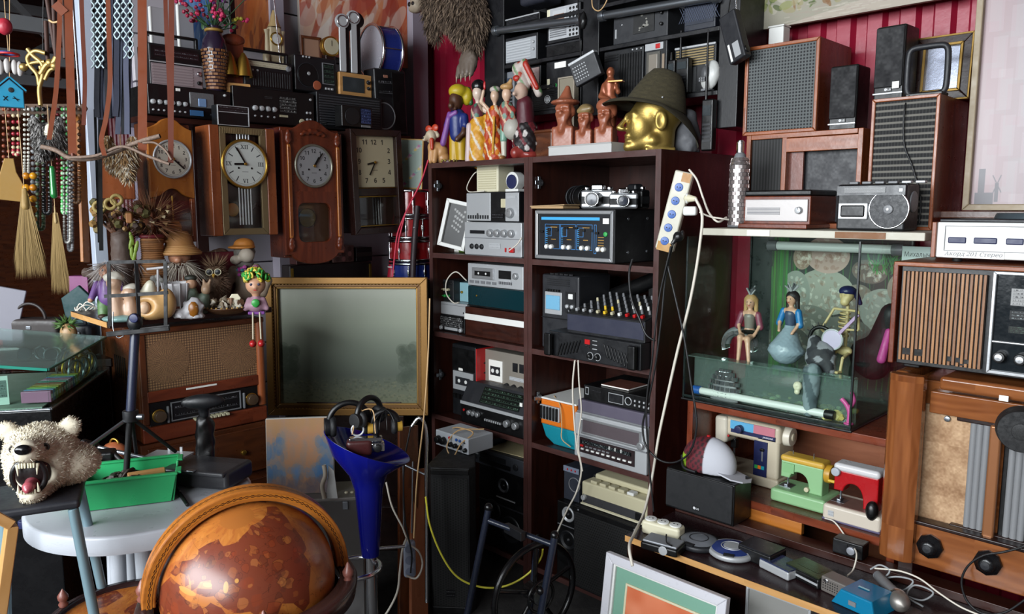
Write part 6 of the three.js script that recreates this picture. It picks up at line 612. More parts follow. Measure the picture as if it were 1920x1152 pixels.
T=LB('round_radio','black radio with a big round speaker and red sticker',[553,632,113,174],LX-0.03,0.1,srT);T.position.y=Math.max(srT,lrT);T.h-=0.0;body(T,M(0x151518,0.45),0.008);D(T,[['o',0.3,0.46,0.33,0.014,C.char],['d',0.3,0.46,0.31,C.black,0.004,'speaker_mesh'],['d',0.31,0.5,0.05,C.silver,0.008,'dust_cap'],['d',0.5,0.2,0.13,M(0x9c5236,0.6),0.007,'red_sticker'],['b',0.78,0.56,0.28,0.6,C.grey,0.004,'dial_rim'],['p',0.78,0.56,0.25,0.55,PR.dialG,'dial',0.006],['row',0.72,0.14,0.86,3,0.05,0.06,C.silver,0.006],['krow',0.2,0.95,0.34,3,0.03,C.silver,0.006]]);
T=LB('clock_radio','pale wooden clock radio with a dark display',[637,697,138,176],LX-0.02,0.1,lrT);body(T,W.pale,0.004,'body','x');D(T,[['b',0.42,0.5,0.66,0.62,M(0x23282b,0.25),0.003,'display'],['k',0.88,0.68,0.1,C.coal,0.01],['k',0.88,0.42,0.08,C.coal,0.01]]);const ckT=lrT+T.h+0.001;
T=LB('small_boombox','small black boombox with a chrome emblem behind the tall radio',[712,754,72,126],LX-0.17,0.1,LS+0.001);T.position.y=LS+0.001;T.h=onP(733,72,90,LX-0.17).y-LS;body(T,C.coal);D(T,[['o',0.66,0.8,0.07,0.012,C.silver,'emblem'],['b',0.5,0.55,0.9,0.06,M(0x8a4a2c,0.5),0.003,'stripe']]);
{const z0=onP(696,68,90,0.2);T=thing('toy_drum','small blue drum with silver hoop standing on edge','drum',[0.2,z0.y,z0.z],-6);const R=0.125;const sh=cyl(T,'shell',M(0x1f2a6e,0.3),0,0,-0.05,R*0.97,0.1,'z',R*0.97,48);cyl(T,'drum_skin',M(0x8d8c94,0.3),0,0,0.002,R*0.95,0.006,'z',R*0.95,48);torus(T,'hoop',C.chrome,0,0,0.004,R,0.007);torus(T,'hoop',C.chrome,0,0,-0.1,R,0.007);for(let i=0;i<6;i++){const a=i/6*6.283;rod(T,'tension_rod',C.chrome,[Math.cos(a)*R,Math.sin(a)*R,0],[Math.cos(a)*R,Math.sin(a)*R,-0.1],0.003);}T.position.y=ckT+R+0.003;}
for(const[k,px]of[[0,642],[1,663]]){const p=onP(px,76,90,0.27);T=thing('spoon_case',k?'long round headed silver and black case next to the drum':'long round headed silver and black case beside the brass clock','case',[0.27,ckT+0.001,p.z],80);const h=onP(px,k?20:26,90,0.27).y-ckT;box(T,'shaft',C.silver,0,h*0.4,0,0.034,h*0.8,0.012,0.006);cyl(T,'head',C.silver,0,h-0.034,0,0.033,0.014,'z');torus(T,'head_ring',C.chrome,0,h-0.034,0.008,0.024,0.003);box(T,'dark_back',C.black,0.022,h*0.44,-0.012,0.034,h*0.88,0.014,0.006);cyl(T,'dark_head',C.black,0.022,h-0.04,-0.012,0.036,0.014,'z');}
T=thing('brass_clock','round brass table clock near the small picture frames','clock',[0.24,srT,onP(619,95,90,0.24).z],85);{const y=onP(619,90,90,0.24).y-srT;T.position.y=lrT;box(T,'stand',W.dark,0,(y-0.05)/2,-0.02,0.05,y-0.045,0.05,0.004);cyl(T,'case',C.brass,0,y-0.01,0,0.045,0.03,'z');cyl(T,'face',M(0xa59c84,0.5),0,y-0.01,0.014,0.037,0.006,'z');box(T,'hand',C.black,0,y+0.002,0.018,0.002,0.024,0.001);}
T=thing('small_picture','little brown picture frame behind the round radio','picture',[0.2,lrT,onP(582,90,90,0.2).z],82);{frame4(T,'frame',W.walnut,0,0.19,0,0.1,0.13,0.012,0.012);box(T,'photo',M(0x8a6a58,0.6),0,0.19,0.002,0.08,0.11,0.004);box(T,'easel',W.walnut,0,0.07,-0.02,0.06,0.14,0.012);}
T=thing('white_vase','small white porcelain vase before the brown frame','vase',[0.13,LS+0.001,onP(573,96,90,0.13).z]);T.scale.set(0.9,(onP(573,84,90,0.13).y-LS)/0.212,0.9);lathe(T,'vase',C.white,[[0,0],[0.03,0],[0.034,0.14],[0.03,0.18],[0.02,0.2],[0.026,0.212],[0.02,0.212],[0.014,0.2],[0,0.19]],0,0,0);cyl(T,'foot',C.cream,0,0.003,0,0.032,0.006);
{const p=onP(403,106,90,0.28);T=thing('wicker_vase','slim dark glass vase wrapped in brown wicker','vase',[0.28,crT,p.z]);const h=onP(403,50,90,0.28).y-crT,k=h/0.28;lathe(T,'glass',M(0x241a2a,0.15),[[0,0],[0.032,0],[0.045,0.1],[0.05,0.18],[0.044,0.22],[0.03,0.245],[0.026,0.27],[0.03,0.28],[0.026,0.28],[0.02,0.25],[0,0.2]].map(([r,y])=>[r,y*k]),0,0,0);for(let j=0;j<12;j++){const y=(0.012+j*0.0145)*k,r=0.034+0.018*Math.min(1,y/(0.16*k));for(let i=0;i<14;i++){const a=(i+(j%2)*0.5)/14*6.283;const o=mesh(T,'wicker_strand',WICK,i%3?M(0x7a4f2a,0.7):M(0x5a3618,0.7));o.position.set(Math.cos(a)*r,y,Math.sin(a)*r);o.rotation.y=-a;}}torus(T,'neck_band',M(0x8a6a2c,0.5),0,0.262*k,0,0.03,0.006,'y');const top=crT+h;
const F=thing('flower_bunch','bunch of red, purple and yellow artificial flowers in wicker vase','flowers',[0.28,top-0.02,p.z]);const fm=[M(0x8c1536,0.6),M(0xa3214a,0.6),M(0x5a2060,0.6),M(0x4a4a80,0.6),M(0x98902c,0.6),M(0x6f1030,0.6)],st=M(0x2b4a2a,0.7);for(let i=0;i<44;i++){const e=V(rr(-0.1,0.1),rr(0.03,0.2),rr(-0.12,0.12));if(i%2===0)rod(F,'stem',st,[0,0,0],e,0.002);for(let q=0;q<3;q++){const o=mesh(F,'blossom',BLOS,fm[(i+(e.z<-0.05?4:0))%fm.length]);o.position.copy(e).add(V(rr(-0.014,0.014),rr(-0.014,0.014),rr(-0.014,0.014)));o.rotation.set(rr(0,3),rr(0,3),0);}}for(let i=0;i<16;i++){const o=mesh(F,'leaf',new THREE.SphereGeometry(0.02,8,5),st);o.scale.set(1,0.15,0.5);o.position.set(rr(-0.07,0.07),rr(0.02,0.1),rr(-0.08,0.08));o.rotation.set(rr(0,3),rr(0,3),rr(0,3));}}
{const p=onP(516,100,90,0.16);T=thing('tower_clock','ornate cream and gold tower clock ornament behind the radio','clock',[0.16,srT,p.z],85);const h=onP(516,20,90,0.16).y-srT,m=M(0xb59a6c,0.45),m2=M(0xc3b290,0.5);box(T,'base',m,0,0.03,0,0.1,0.06,0.06,0.008);for(const s of[-1,1])lathe(T,'column',m2,[[0.014,0],[0.01,0.02],[0.012,h*0.3],[0.008,h*0.55],[0.013,h*0.6]],s*0.035,0.06,0,14);box(T,'tower',m2,0,h*0.6,-0.005,0.055,h*0.42,0.04,0.01);cyl(T,'dial',C.white,0,h*0.66,0.018,0.024,0.006,'z');torus(T,'dial_ring',C.gold,0,h*0.66,0.02,0.025,0.004);lathe(T,'spire',m,[[0.03,h*0.8],[0.02,h*0.86],[0.012,h*0.95],[0.005,h],[0,h]],0,0,0,16);sdf(T,'cherub',m2,[['e',-0.05,0.16,0.02,0.016,0.018,0.016],['c',-0.05,0.14,0.02,0.014,-0.045,0.08,0.02,0.02]],0.01,0.006);}
T=thing('copper_bells','pair of brass bells on a pale wooden stand','bells',[0.27,crT,onP(441,120,90,0.27).z],80);{box(T,'stand',W.pale,0,0.02,0,0.1,0.04,0.07,0.004,'x');box(T,'post',W.red,0,0.13,-0.02,0.08,0.18,0.02,0.004,'y');for(const s of[-1,1]){const o=lathe(T,'bell',C.brass,[[0.036,-0.05],[0.03,-0.02],[0.02,0.02],[0.006,0.045],[0,0.046]],s*0.028,0.12,0.02,20);}sdf(T,'crest',W.red,[['e',0,0.22,-0.015,0.05,0.025,0.015]],0.01,0.006);}
// pictures behind
function abstract(label,rect,x,cols,sd,tone){const t=place('abstract_canvas',label,'painting',90,x,rect,0.02);let q=sd;const R=()=>(q=(q*16807)%2147483647)/2147483647;box(t,'stretcher',M(0x9a9088,0.8),0,t.h/2,-0.012,t.w,t.h,0.02);flat(t,'painting',printM(256,256,(g,w,h)=>{g.fillStyle=tone;g.fillRect(0,0,w,h);for(let i=0;i<150;i++){g.fillStyle=cols[Math.floor(R()*cols.length)];g.globalAlpha=0.55;g.save();g.translate(R()*w,R()*h);g.rotate(R()*1.2-0.2);g.beginPath();g.ellipse(0,0,5+R()*16,18+R()*60,0,0,7);g.fill();g.restore();}g.globalAlpha=1;},0.6),0,t.h/2,0.001,t.w,t.h);return t;}
abstract('orange and white abstract canvas behind the drum and long cases',[560,762,-160,112],0.05,['#b5502c','#c8bcae','#a0463c','#d8d2c8','#8f3020','#c77a4c'],21,'#b8694a');
abstract('orange sunset canvas beside the grey post',[430,506,-160,90],0.05,['#b5602c','#c47a44','#8f4526','#6a3a30'],33,'#b4683c');
abstract('blue abstract canvas behind the flowers',[336,398,-150,100],0.05,['#3f6aa8','#6f95c0','#b9c2cc','#28508a'],45,'#5a86b8');
for(const[k,px,m]of[[0,300,0x9a989c],[1,352,0x8a8a90]]){T=place('leaning_canvas',k?'grey panel propped between the vase and the radio handle':'white panel propped behind the handle radio','panel',90,0.12+k*0.03,[px-16,px+12,14,100],0.02,crT-0.001-0.0);T.position.y=LS+0.001;T.h=onP(px,14,90,0.13).y-LS;box(T,'panel',M(m,0.5),0,T.h/2,-0.01,T.w,T.h,0.02);box(T,'edge',C.white,-T.w/2,T.h/2,-0.009,0.004,T.h,0.02);}
// pendulum clocks
function dialM(kind){return printM(256,256,(g,w)=>{const c=w/2;g.fillStyle=kind.bg;g.fillRect(0,0,w,w);g.strokeStyle=kind.rim??'#777';g.lineWidth=2;if(!kind.square){g.beginPath();g.arc(c,c,120,0,7);g.stroke();g.beginPath();g.arc(c,c,112,0,7);g.stroke();}g.fillStyle=kind.fg;g.textAlign='center';g.textBaseline='middle';for(let i=1;i<=12;i++){const a=i*Math.PI/6,s=kind.square?Math.min(1/Math.max(Math.abs(Math.sin(a)),Math.abs(Math.cos(a))),1.35):1,x=c+Math.sin(a)*94*s,y=c-Math.cos(a)*94*s;if(kind.roman){if(i%3===0){g.font='bold 30px serif';g.fillText({3:'III',6:'VI',9:'IX',12:'XII'}[i],x,y);}else{g.save();g.translate(x,y);g.rotate(a);g.fillRect(-2.5,-14,5,28);g.restore();}}else{g.font='bold 34px sans-serif';g.fillText(String(i),x,y);}}g.globalAlpha=0.6;g.fillRect(c-18,c+42,36,3);g.globalAlpha=1;},0.4);}
function hands(T,x,y,z,r,hh,mm){for(const[a,l,w]of[[(hh+mm/60)*Math.PI/6,0.55,0.008],[mm*Math.PI/30,0.86,0.006]]){const o=box(T,'hand',C.black,x+Math.sin(a)*r*l*0.42,y+Math.cos(a)*r*l*0.42,z+(l>0.6?0.003:0.001),w,r*l,0.0015);o.rotation.z=-a;}cyl(T,'hand_hub',C.brass,x,y,z+0.003,0.006,0.006,'z');}
function roundDial(T,x,y,z,r,mat,hh,mm,rim=C.brass){const o=mesh(T,'dial',new THREE.CircleGeometry(r,40),mat);o.position.set(x,y,z+0.004);torus(T,'bezel',rim,x,y,z+0.004,r*1.02,r*0.06);hands(T,x,y,z+0.007,r,hh,mm);for(const s of[-1,1])cyl(T,'winding_hole',C.black,x+s*r*0.3,y-r*0.18,z+0.005,0.004,0.002,'z');}
const CX2=0.44,G4='pendulum wall clocks';
{
T=place('wall_clock','honey wood wall clock with arched top and cream arabic dial','clock',90,CX2,[281,364,222,455],0.13,undefined,G4);const w=T.w,h=T.h,sh=new THREE.Shape();box(T,'case',W.walnut,0,h*0.48,-0.075,w,h*0.96,0.11,0.004,'y');const top=h-0.03,bt=h*0.36;sh.moveTo(-w/2,bt);sh.quadraticCurveTo(-w*0.3,bt+0.005,-w*0.2,bt+0.02);sh.quadraticCurveTo(0,bt+0.05,w*0.2,bt+0.02);sh.quadraticCurveTo(w*0.3,bt+0.005,w/2,bt);sh.lineTo(w/2,top-0.01);sh.quadraticCurveTo(w*0.3,top,w*0.2,h-0.012);sh.quadraticCurveTo(0,h+0.012,-w*0.2,h-0.012);sh.quadraticCurveTo(-w*0.3,top,-w/2,top-0.01);extr(T,'front_panel',W.honey,sh,0.02,0.003).position.z=-0.02;box(T,'lower_glass',faceGlass,0,h*0.18,-0.004,w*0.8,h*0.32,0.003,0);for(const s of[-1,1])box(T,'door_stile',W.orange,s*w*0.45,h*0.18,-0.01,w*0.09,h*0.36,0.02,0.003,'y');box(T,'door_rail',W.orange,0,0.012,-0.01,w*0.81,0.024,0.02,0.003,'x');roundDial(T,0.004,h*0.675,0,w*0.41,dialM({bg:'#cfcabb',fg:'#2a2622'}),10,22,C.silver);rod(T,'pendulum_rod',C.brass,[0,h*0.38,-0.012],[0,h*0.14,-0.012],0.003);cyl(T,'pendulum_bob',C.brass,0,h*0.12,-0.012,0.03,0.008,'z');}
{T=place('wall_clock','orange sided glass fronted wall clock with white roman dial','clock',90,CX2,[395,516,238,442],0.12,undefined,G4);const w=T.w,h=T.h;box(T,'case',W.dark,0,h/2,-0.07,w*0.98,h*0.99,0.1,0.003,'y');for(const s of[-1,1])box(T,'side_board',W.orange,s*w*0.43,h/2,-0.055,w*0.15,h,0.13,0.005,'y');frame4(T,'brass_door_frame',M(0x7a6a4c,0.4,0.4),0,h/2,-0.006,w*0.71,h*0.985,0.026,0.014);for(let i=0;i<24;i++)box(T,'reeding',M(0x8a7a58,0.4,0.4),-w*0.3+i*w*0.026,h*0.955,0.008,w*0.012,h*0.05,0.003);roundDial(T,0,h*0.66,0.012,w*0.335,dialM({bg:'#c6cbc6',fg:'#22262a',roman:true}),8,55);for(let i=0;i<5;i++){rod(T,'gridiron_rod',C.silver,[-w*0.08+i*w*0.045,h*0.46,0.0],[-w*0.08+i*w*0.045,h*0.1,0.0],0.0032);rod(T,'gridiron_rod',C.silver,[-w*0.08+i*w*0.045,h*0.94,0.0],[-w*0.08+i*w*0.045,h*0.86,0.0],0.0032);}cyl(T,'pendulum_bob',C.brass,-w*0.18,h*0.24,-0.01,w*0.1,0.008,'z');box(T,'door_glass',faceGlass,0,h*0.26,0.006,w*0.6,h*0.44,0.002,0);}
{T=place('wall_clock','reddish carved wall clock with grey dial and side columns','clock',90,CX2,[532,643,228,490],0.14,undefined,G4);const w=T.w,h=T.h,sh=new THREE.Shape();box(T,'case',W.red,0,h*0.49,-0.08,w*0.98,h*0.92,0.12,0.004,'y');sh.moveTo(-w/2,0.03);sh.lineTo(-w*0.4,0.03);sh.quadraticCurveTo(-w*0.3,-0.012,0,-0.012);sh.quadraticCurveTo(w*0.3,-0.012,w*0.4,0.03);sh.lineTo(w/2,0.03);sh.lineTo(w/2,h-0.045);sh.quadraticCurveTo(w*0.3,h-0.04,w*0.2,h-0.015);sh.quadraticCurveTo(0,h+0.025,-w*0.2,h-0.015);sh.quadraticCurveTo(-w*0.3,h-0.04,-w/2,h-0.045);const win=new THREE.Path();const wx=w*0.27,y0=h*0.14,y1=h*0.42,q=0.035;win.moveTo(-wx,y0+q);win.lineTo(-wx,y1-q);win.quadraticCurveTo(-wx,y1,-wx+q,y1);win.lineTo(wx-q,y1);win.quadraticCurveTo(wx,y1,wx,y1-q);win.lineTo(wx,y0+q);win.quadraticCurveTo(wx,y0,wx-q,y0);win.lineTo(-wx+q,y0);win.quadraticCurveTo(-wx,y0,-wx,y0+q);
extr(T,'front_panel',W.red,sh,0.024,0.004,[win]).position.z=-0.024;box(T,'window_back',M(0x4a2c14,0.6),0,(y0+y1)/2,-0.018,wx*2,y1-y0,0.003);cyl(T,'pendulum_bob',M(0x6a5a34,0.35,0.7),-wx*0.4,(y0+y1)/2+0.02,-0.012,0.04,0.008,'z');box(T,'door_glass',faceGlass,0,(y0+y1)/2,-0.004,wx*2,y1-y0,0.002,0);roundDial(T,0.0,h*0.685,0.001,w*0.3,dialM({bg:'#8e8e90',fg:'#26262a'}),1,6,M(0x8c8a7c,0.35,0.7));for(const s of[-1,1]){box(T,'column',W.honey,s*w*0.41,h*0.5,0.006,w*0.055,h*0.66,0.012,0.005,'y');for(let i=-1;i<2;i++)box(T,'flute',W.orange,s*w*0.41+i*0.005,h*0.5,0.0125,0.002,h*0.62,0.002);for(const y of[0.87,0.12])sdf(T,'carved_capital',W.red,[['e',s*w*0.41,h*y,0.006,0.015,0.028,0.01],['e',s*w*0.41,h*y+0.025,0.006,0.009,0.012,0.008]],0.006,0.005,{amp:0.002,fr:220});}const orn=[];for(let i=-4;i<=4;i++)orn.push(['e',i*w*0.045,h*0.925-Math.abs(i)*0.003+(i%2?0.006:0),0.004,0.011,0.013-Math.abs(i)*0.001,0.008]);sdf(T,'carved_crest',W.red,orn,0.005,0.004);}
{T=place('wall_clock','dark framed square dial wall clock hung askew','clock',90,CX2,[660,754,244,438],0.12,undefined,G4);const w=T.w,h=T.h;T.rotation.z=0.0;T.rotation.order='YXZ';T.rotation.z=0.035;frame4(T,'case_frame',W.dark,0,h/2,-0.02,w,h,0.03,0.04);box(T,'case',W.dark,0,h/2,-0.075,w*0.97,h*0.97,0.11,0.004,'y');box(T,'mid_rail',W.dark,0,h*0.41,-0.006,w*0.9,0.04,0.024,0.004,'x');const sq=flat(T,'dial',dialM({bg:'#a99f84',fg:'#22201c',square:true}),0.0,h*0.7,-0.006,w*0.8,h*0.5);hands(T,0,h*0.69,-0.003,w*0.3,8,35);frame4(T,'dial_rim',C.brass,0,h*0.7,-0.004,w*0.83,h*0.53,0.006,0.01);box(T,'window_back',M(0x2c1c12,0.5),0,h*0.22,-0.018,w*0.8,h*0.27,0.003);for(let i=0;i<4;i++)box(T,'silver_bar',C.chrome,-w*0.06+i*w*0.05,h*0.22,-0.012,0.0045,h*0.26,0.004);box(T,'door_glass',faceGlass,0,h*0.22,-0.004,w*0.8,h*0.27,0.002,0);frame4(T,'window_rim',C.brass,0,h*0.22,-0.006,w*0.83,h*0.29,0.004,0.008);const ct=T.position.y+h;
T=LB('keypad_radio','small black radio with round speaker and blue keypad on the dark clock',[646,703,198,240],CX2+0.0,0.06,ct+0.006);T.h=Math.min(T.h,0.1);T.position.x=CX2-0.02;body(T,C.black,0.005);D(T,[['d',0.33,0.5,0.4,C.coal,0.004,'speaker_mesh'],['p',0.77,0.55,0.34,0.7,PR.blueDial,'keypad',0.003],['b',0.77,0.08,0.3,0.1,C.grey,0.003,'foot_bar']]);}
T=LB('outlined_radio','small black radio with a silver outlined front',[407,467,198,237],CX2+0.0,0.05);T.position.y=onP(437,237,90,CX2).y;{const w=T.w;body(T,C.black,0.003);frame4(T,'silver_outline',C.silver,0,T.h/2,0,w*0.98,T.h*0.96,0.003,0.004);box(T,'divider',C.silver,0,T.h*0.66,0.001,w*0.94,0.003,0.003);flat(T,'dial',PR.captionD,0,T.h*0.82,0.002,w*0.9,T.h*0.24);}
T=thing('blue_board','narrow bright blue board between two wall clocks','board',[0.36,0,onP(521,340,90,0.36).z]);{const y0=onP(521,408,90,0.36).y,y1=LS-0.023;box(T,'board',M(0x2f57b0,0.5),0,(y0+y1)/2,0,0.02,y1-y0,0.09,0.002);for(const y of[y0+0.02,y1-0.02])cyl(T,'nail',C.steel,0.011,y,0,0.004,0.003,'x');}
for(const[k,px,y0,y1,m]of[[0,384,250,445,0x4a1a20],[1,372,240,480,0x2a1412]]){T=thing('dark_strip',k?'dark stained upright beside the honey wood clock':'maroon upright board between honey and glass fronted clocks','board',[0.03+k*0.03,0,onP(px,340,90,0.05).z]);const a=onP(px,y1,90,0.05).y,b=onP(px,y0,90,0.05).y;box(T,'board',M(m,0.5),0,(a+b)/2,0,0.02,b-a,k?0.05:0.1,0.002);cyl(T,'nail',C.steel,0.011,b-0.03,0,0.004,0.003,'x');}
// red drum stack and pastel picture in the corner
{const p=onP(775,520,45,0.83),x=p.x,z=p.z,S=1.4;T=thing('side_cupboard','dark low cupboard in the corner under the drums','cupboard',[0.3,0,0.28]);const top=atD(775,528,3.72).y;box(T,'carcass',W.dark,0,top/2,0,0.44,top-0.002,0.5,0.004,'y');box(T,'door',W.dark,0.223,top/2,0,0.012,top*0.9,0.46,0.003,'y');T.position.set(0.26,0,0.36);let y=top;const DP=atD(770,440,3.72),col=[0x1a2a6a,0x8c1a1e,0x8c1a1e,0x84181c];const hs=[0.09,0.1,0.1,0.12],X=onP(775,440,90,0.42);
for(let i=0;i<4;i++){const t=thing('snare_drum',['blue sparkle drum at the bottom of the drum stack','red drum standing on the blue drum','red drum third up in the drum stack','red topmost drum of the corner stack'][i],'drum',[DP.x,y+0.001,DP.z],i*20,'drum stack in the corner'),R=0.1,h=hs[i]*1.06;cyl(t,'shell',M(col[i],0.25),0,h/2,0,R,h*0.98,'y',R,40);for(const q of[0.008,h-0.008]){const o=torus(t,'hoop',C.chrome,0,q,0,R*1.02,0.007,'y');}cyl(t,'drum_skin',M(0xb5b2ac,0.5),0,h-0.003,0,R*0.97,0.004);for(let k=0;k<8;k++){const a=k/8*6.283;rod(t,'tension_rod',C.chrome,[Math.cos(a)*R*1.05,0.01,Math.sin(a)*R*1.05],[Math.cos(a)*R*1.05,h-0.01,Math.sin(a)*R*1.05],0.003);cyl(t,'lug',C.chrome,Math.cos(a)*R*1.03,h/2,Math.sin(a)*R*1.03,0.007,0.025);}y+=h+0.002;}
const q=thing('drum_strap','dark leather strap hanging across the red drums','strap',[DP.x+0.09,y-0.08,DP.z+0.05]);const bnd=tube(q,'strap',M(0x2a1c20,0.7),[[0.03,0,0.0],[0.035,-0.12,0.02],[0.03,-0.26,0.03],[0.028,-0.36,0.035]],0.014,40,6);cyl(q,'buckle',C.steel,0.04,-0.1,0.02,0.012,0.006,'x');
const r=thing('pastel_picture','pastel pink and turquoise canvas leaning on the drums','painting',[DP.x,y+0.001,DP.z],40);box(r,'stretcher',M(0xb58a3a,0.6),0,0.12,-0.01,0.12,0.24,0.018);flat(r,'painting',printM(64,128,(g)=>{g.fillStyle='#93a498';g.fillRect(0,0,64,128);for(let i=0;i<90;i++){g.fillStyle=['#9fb8a8','#c8a8b0','#7f9f98','#c9b060','#a8608a'][i%5];g.fillRect((i*23)%64,(i*41)%128,7,5);}}),0,0.12,0.0,0.105,0.225);r.rotation.x=-0.06;
const cr=thing('skipping_rope','pink red rope looping beside the drum stack','rope',[0,0,0]);tube(cr,'strand',wireM.red,[[803,300],[790,340],[770,380],[756,410],[745,440],[740,480],[736,520]].map(([a,b])=>atD(a,b,3.58)),0.004,50,6);tube(cr,'strand',wireM.red,[[760,400],[755,420],[748,450],[746,470]].map(([a,b])=>atD(a,b,3.58)),0.004,30,6);
const cn=thing('red_cone','red plastic cone beside the drums','cone',[atD(737,518,3.72).x,top+0.001,atD(737,518,3.72).z]);lathe(cn,'cone',M(0x96182c,0.5),[[0.045,0],[0.045,0.006],[0.03,0.008],[0.012,0.14],[0,0.14]],0,0,0,24);torus(cn,'band',C.white,0,0.07,0,0.023,0.003,'y');}
// ---------------------------------------------------------------- valve radio with the shelf of gnomes
const TX=0.68,GS=1.23,dep=(t)=>4.3558-t;
const weave=new THREE.MeshStandardMaterial({map:dataTex(64,(x,y)=>{const u=(x*8)%1,v=(y*8)%1;return mixC([62,40,24],[150,112,76],(Math.abs(u-0.5)+Math.abs(v-0.5)<0.42?0.95:0.25));},true,14),roughness:0.85,bumpMap:grainTex,bumpScale:0.001});
T=place('valve_radio_cabinet','large old valve radio with woven cloth front and piano keys','radio',90,TX,[259,496,606,812],0.36);{const w=T.w,h=T.h;body(T,W.walnut,0.012,'cabinet','y');box(T,'cloth_front',weave,0,h*0.7,0.001,w*0.88,h*0.5,0.006);for(const s of[-1,1]){const o=cyl(T,'speaker_bulge',M(0x3d2a1c,0.9,0,{transparent:false}),s*w*0.29,h*0.7,0.002,h*0.2,0.006,'z',h*0.2,40);o.material=weave;}box(T,'top_rail',W.walnut,0,h*0.975,0.004,w,h*0.05,0.02,0.004,'x');box(T,'mid_rail',W.red,0,h*0.405,0.004,w*0.9,h*0.1,0.012,0.004,'x');box(T,'name_strip',labelW,-w*0.04,h*0.43,0.011,w*0.24,0.006,0.003);box(T,'control_recess',C.black,0,h*0.24,0.0,w*0.88,h*0.22,0.006);frame4(T,'dial_rim',C.grey,0.0,h*0.245,0.002,w*0.56,h*0.17,0.004,0.006);flat(T,'dial',PR.captionD,0,h*0.245,0.005,w*0.53,h*0.14);for(const s of[-1,1]){cyl(T,'knob',M(0x4a3a2c,0.4),s*w*0.37,h*0.23,0.014,0.02,0.026,'z');cyl(T,'knob_ring',C.brass,s*w*0.37,h*0.23,0.006,0.024,0.006,'z');box(T,'bracket',C.grey,s*w*0.305,h*0.23,0.008,0.008,h*0.15,0.01);}for(let i=0;i<8;i++)box(T,'piano_key',C.ivory,-w*0.1+i*w*0.035,h*0.145,0.016,w*0.03,0.01,0.03);box(T,'bottom_rail',W.red,0,h*0.075,0.004,w,h*0.14,0.02,0.006,'x');const pl=cyl(T,'side_column',W.orange,w*0.465,h*0.56,0.002,0.016,h*0.8,'y',0.016,16);box(T,'side_column_flat',W.walnut,-w*0.465,h*0.56,0.002,0.026,h*0.8,0.014,0.006,'y');for(let i=0;i<6;i++)box(T,'vent_slot',C.black,-w/2,h*0.62,-0.12-i*0.02,0.003,h*0.2,0.008);}
const vrB=T.position.y,vrZ=T.position.z,vrW=T.w;
T=thing('radio_bureau','low dark wooden chest with drawer fronts under the valve radio','chest',[TX-0.17,0,vrZ]);{const h=vrB-0.001;box(T,'carcass',W.walnut,0,h/2,0,0.36,h,vrW+0.02,0.004,'z');for(let i=0;i<3;i++){const o=box(T,'drawer_front',W.walnut,0.184,h-0.1-i*0.2,0,0.014,0.17,vrW-0.02,0.004,'z');for(const s of[-1,1])cyl(o,'knob',C.brass,0.012,0,s*0.12,0.01,0.014,'x');}}
T=thing('display_board','wide dark board on the valve radio holding dolls and gnomes','board',[TX-0.17,GS-0.02,0]);{const z0=onP(500,575,90,TX).z,z1=onP(196,600,90,TX).z,gap=GS-0.02-(vrB+0);box(T,'board',W.dark,0.01,0.01,(z0+z1)/2,0.4,0.02,z1-z0,0.002,'z');box(T,'raw_edge',W.pale,0.0,0.01,z1-0.001,0.38,0.018,0.004,0.001,'x');const rad=T.position.y;}
const gz=(px,x)=>onP(px,560,90,x).z,gy=GS+0.0005;
const GT=(name,label,cat,px,x,turn=65,group)=>thing(name,label,cat,[x,gy,gz(px,x)],turn,group);
const hgt=(px,py,x)=>onP(px,py,90,x).y-gy;
function fluff(parent,name,m,c,r,n,len,wid=0.0022,down=0){const pos=[];for(let i=0;i<n;i++){const d=V(rr(-1,1),rr(-0.6,1),rr(-1,1)).normalize(),a=V(...c).add(V(d.x*r[0],d.y*r[1],d.z*r[2])),e=a.clone().addScaledVector(d,len*rr(0.6,1.2)).add(V(rr(-1,1)*len*0.3,-down*len,rr(-1,1)*len*0.3)),s=V(rr(-1,1),rr(-1,1),rr(-1,1)).cross(d).normalize().multiplyScalar(wid);pos.push(...a.clone().sub(s).toArray(),...a.clone().add(s).toArray(),...e.toArray());}const g=new THREE.BufferGeometry();g.setAttribute('position',new THREE.Float32BufferAttribute(pos,3));g.computeVertexNormals();const o=mesh(parent,name,g,m);o.userData.kind='stuff';return o;}
const YARN=new THREE.TorusGeometry(0.009,0.004,5,8);
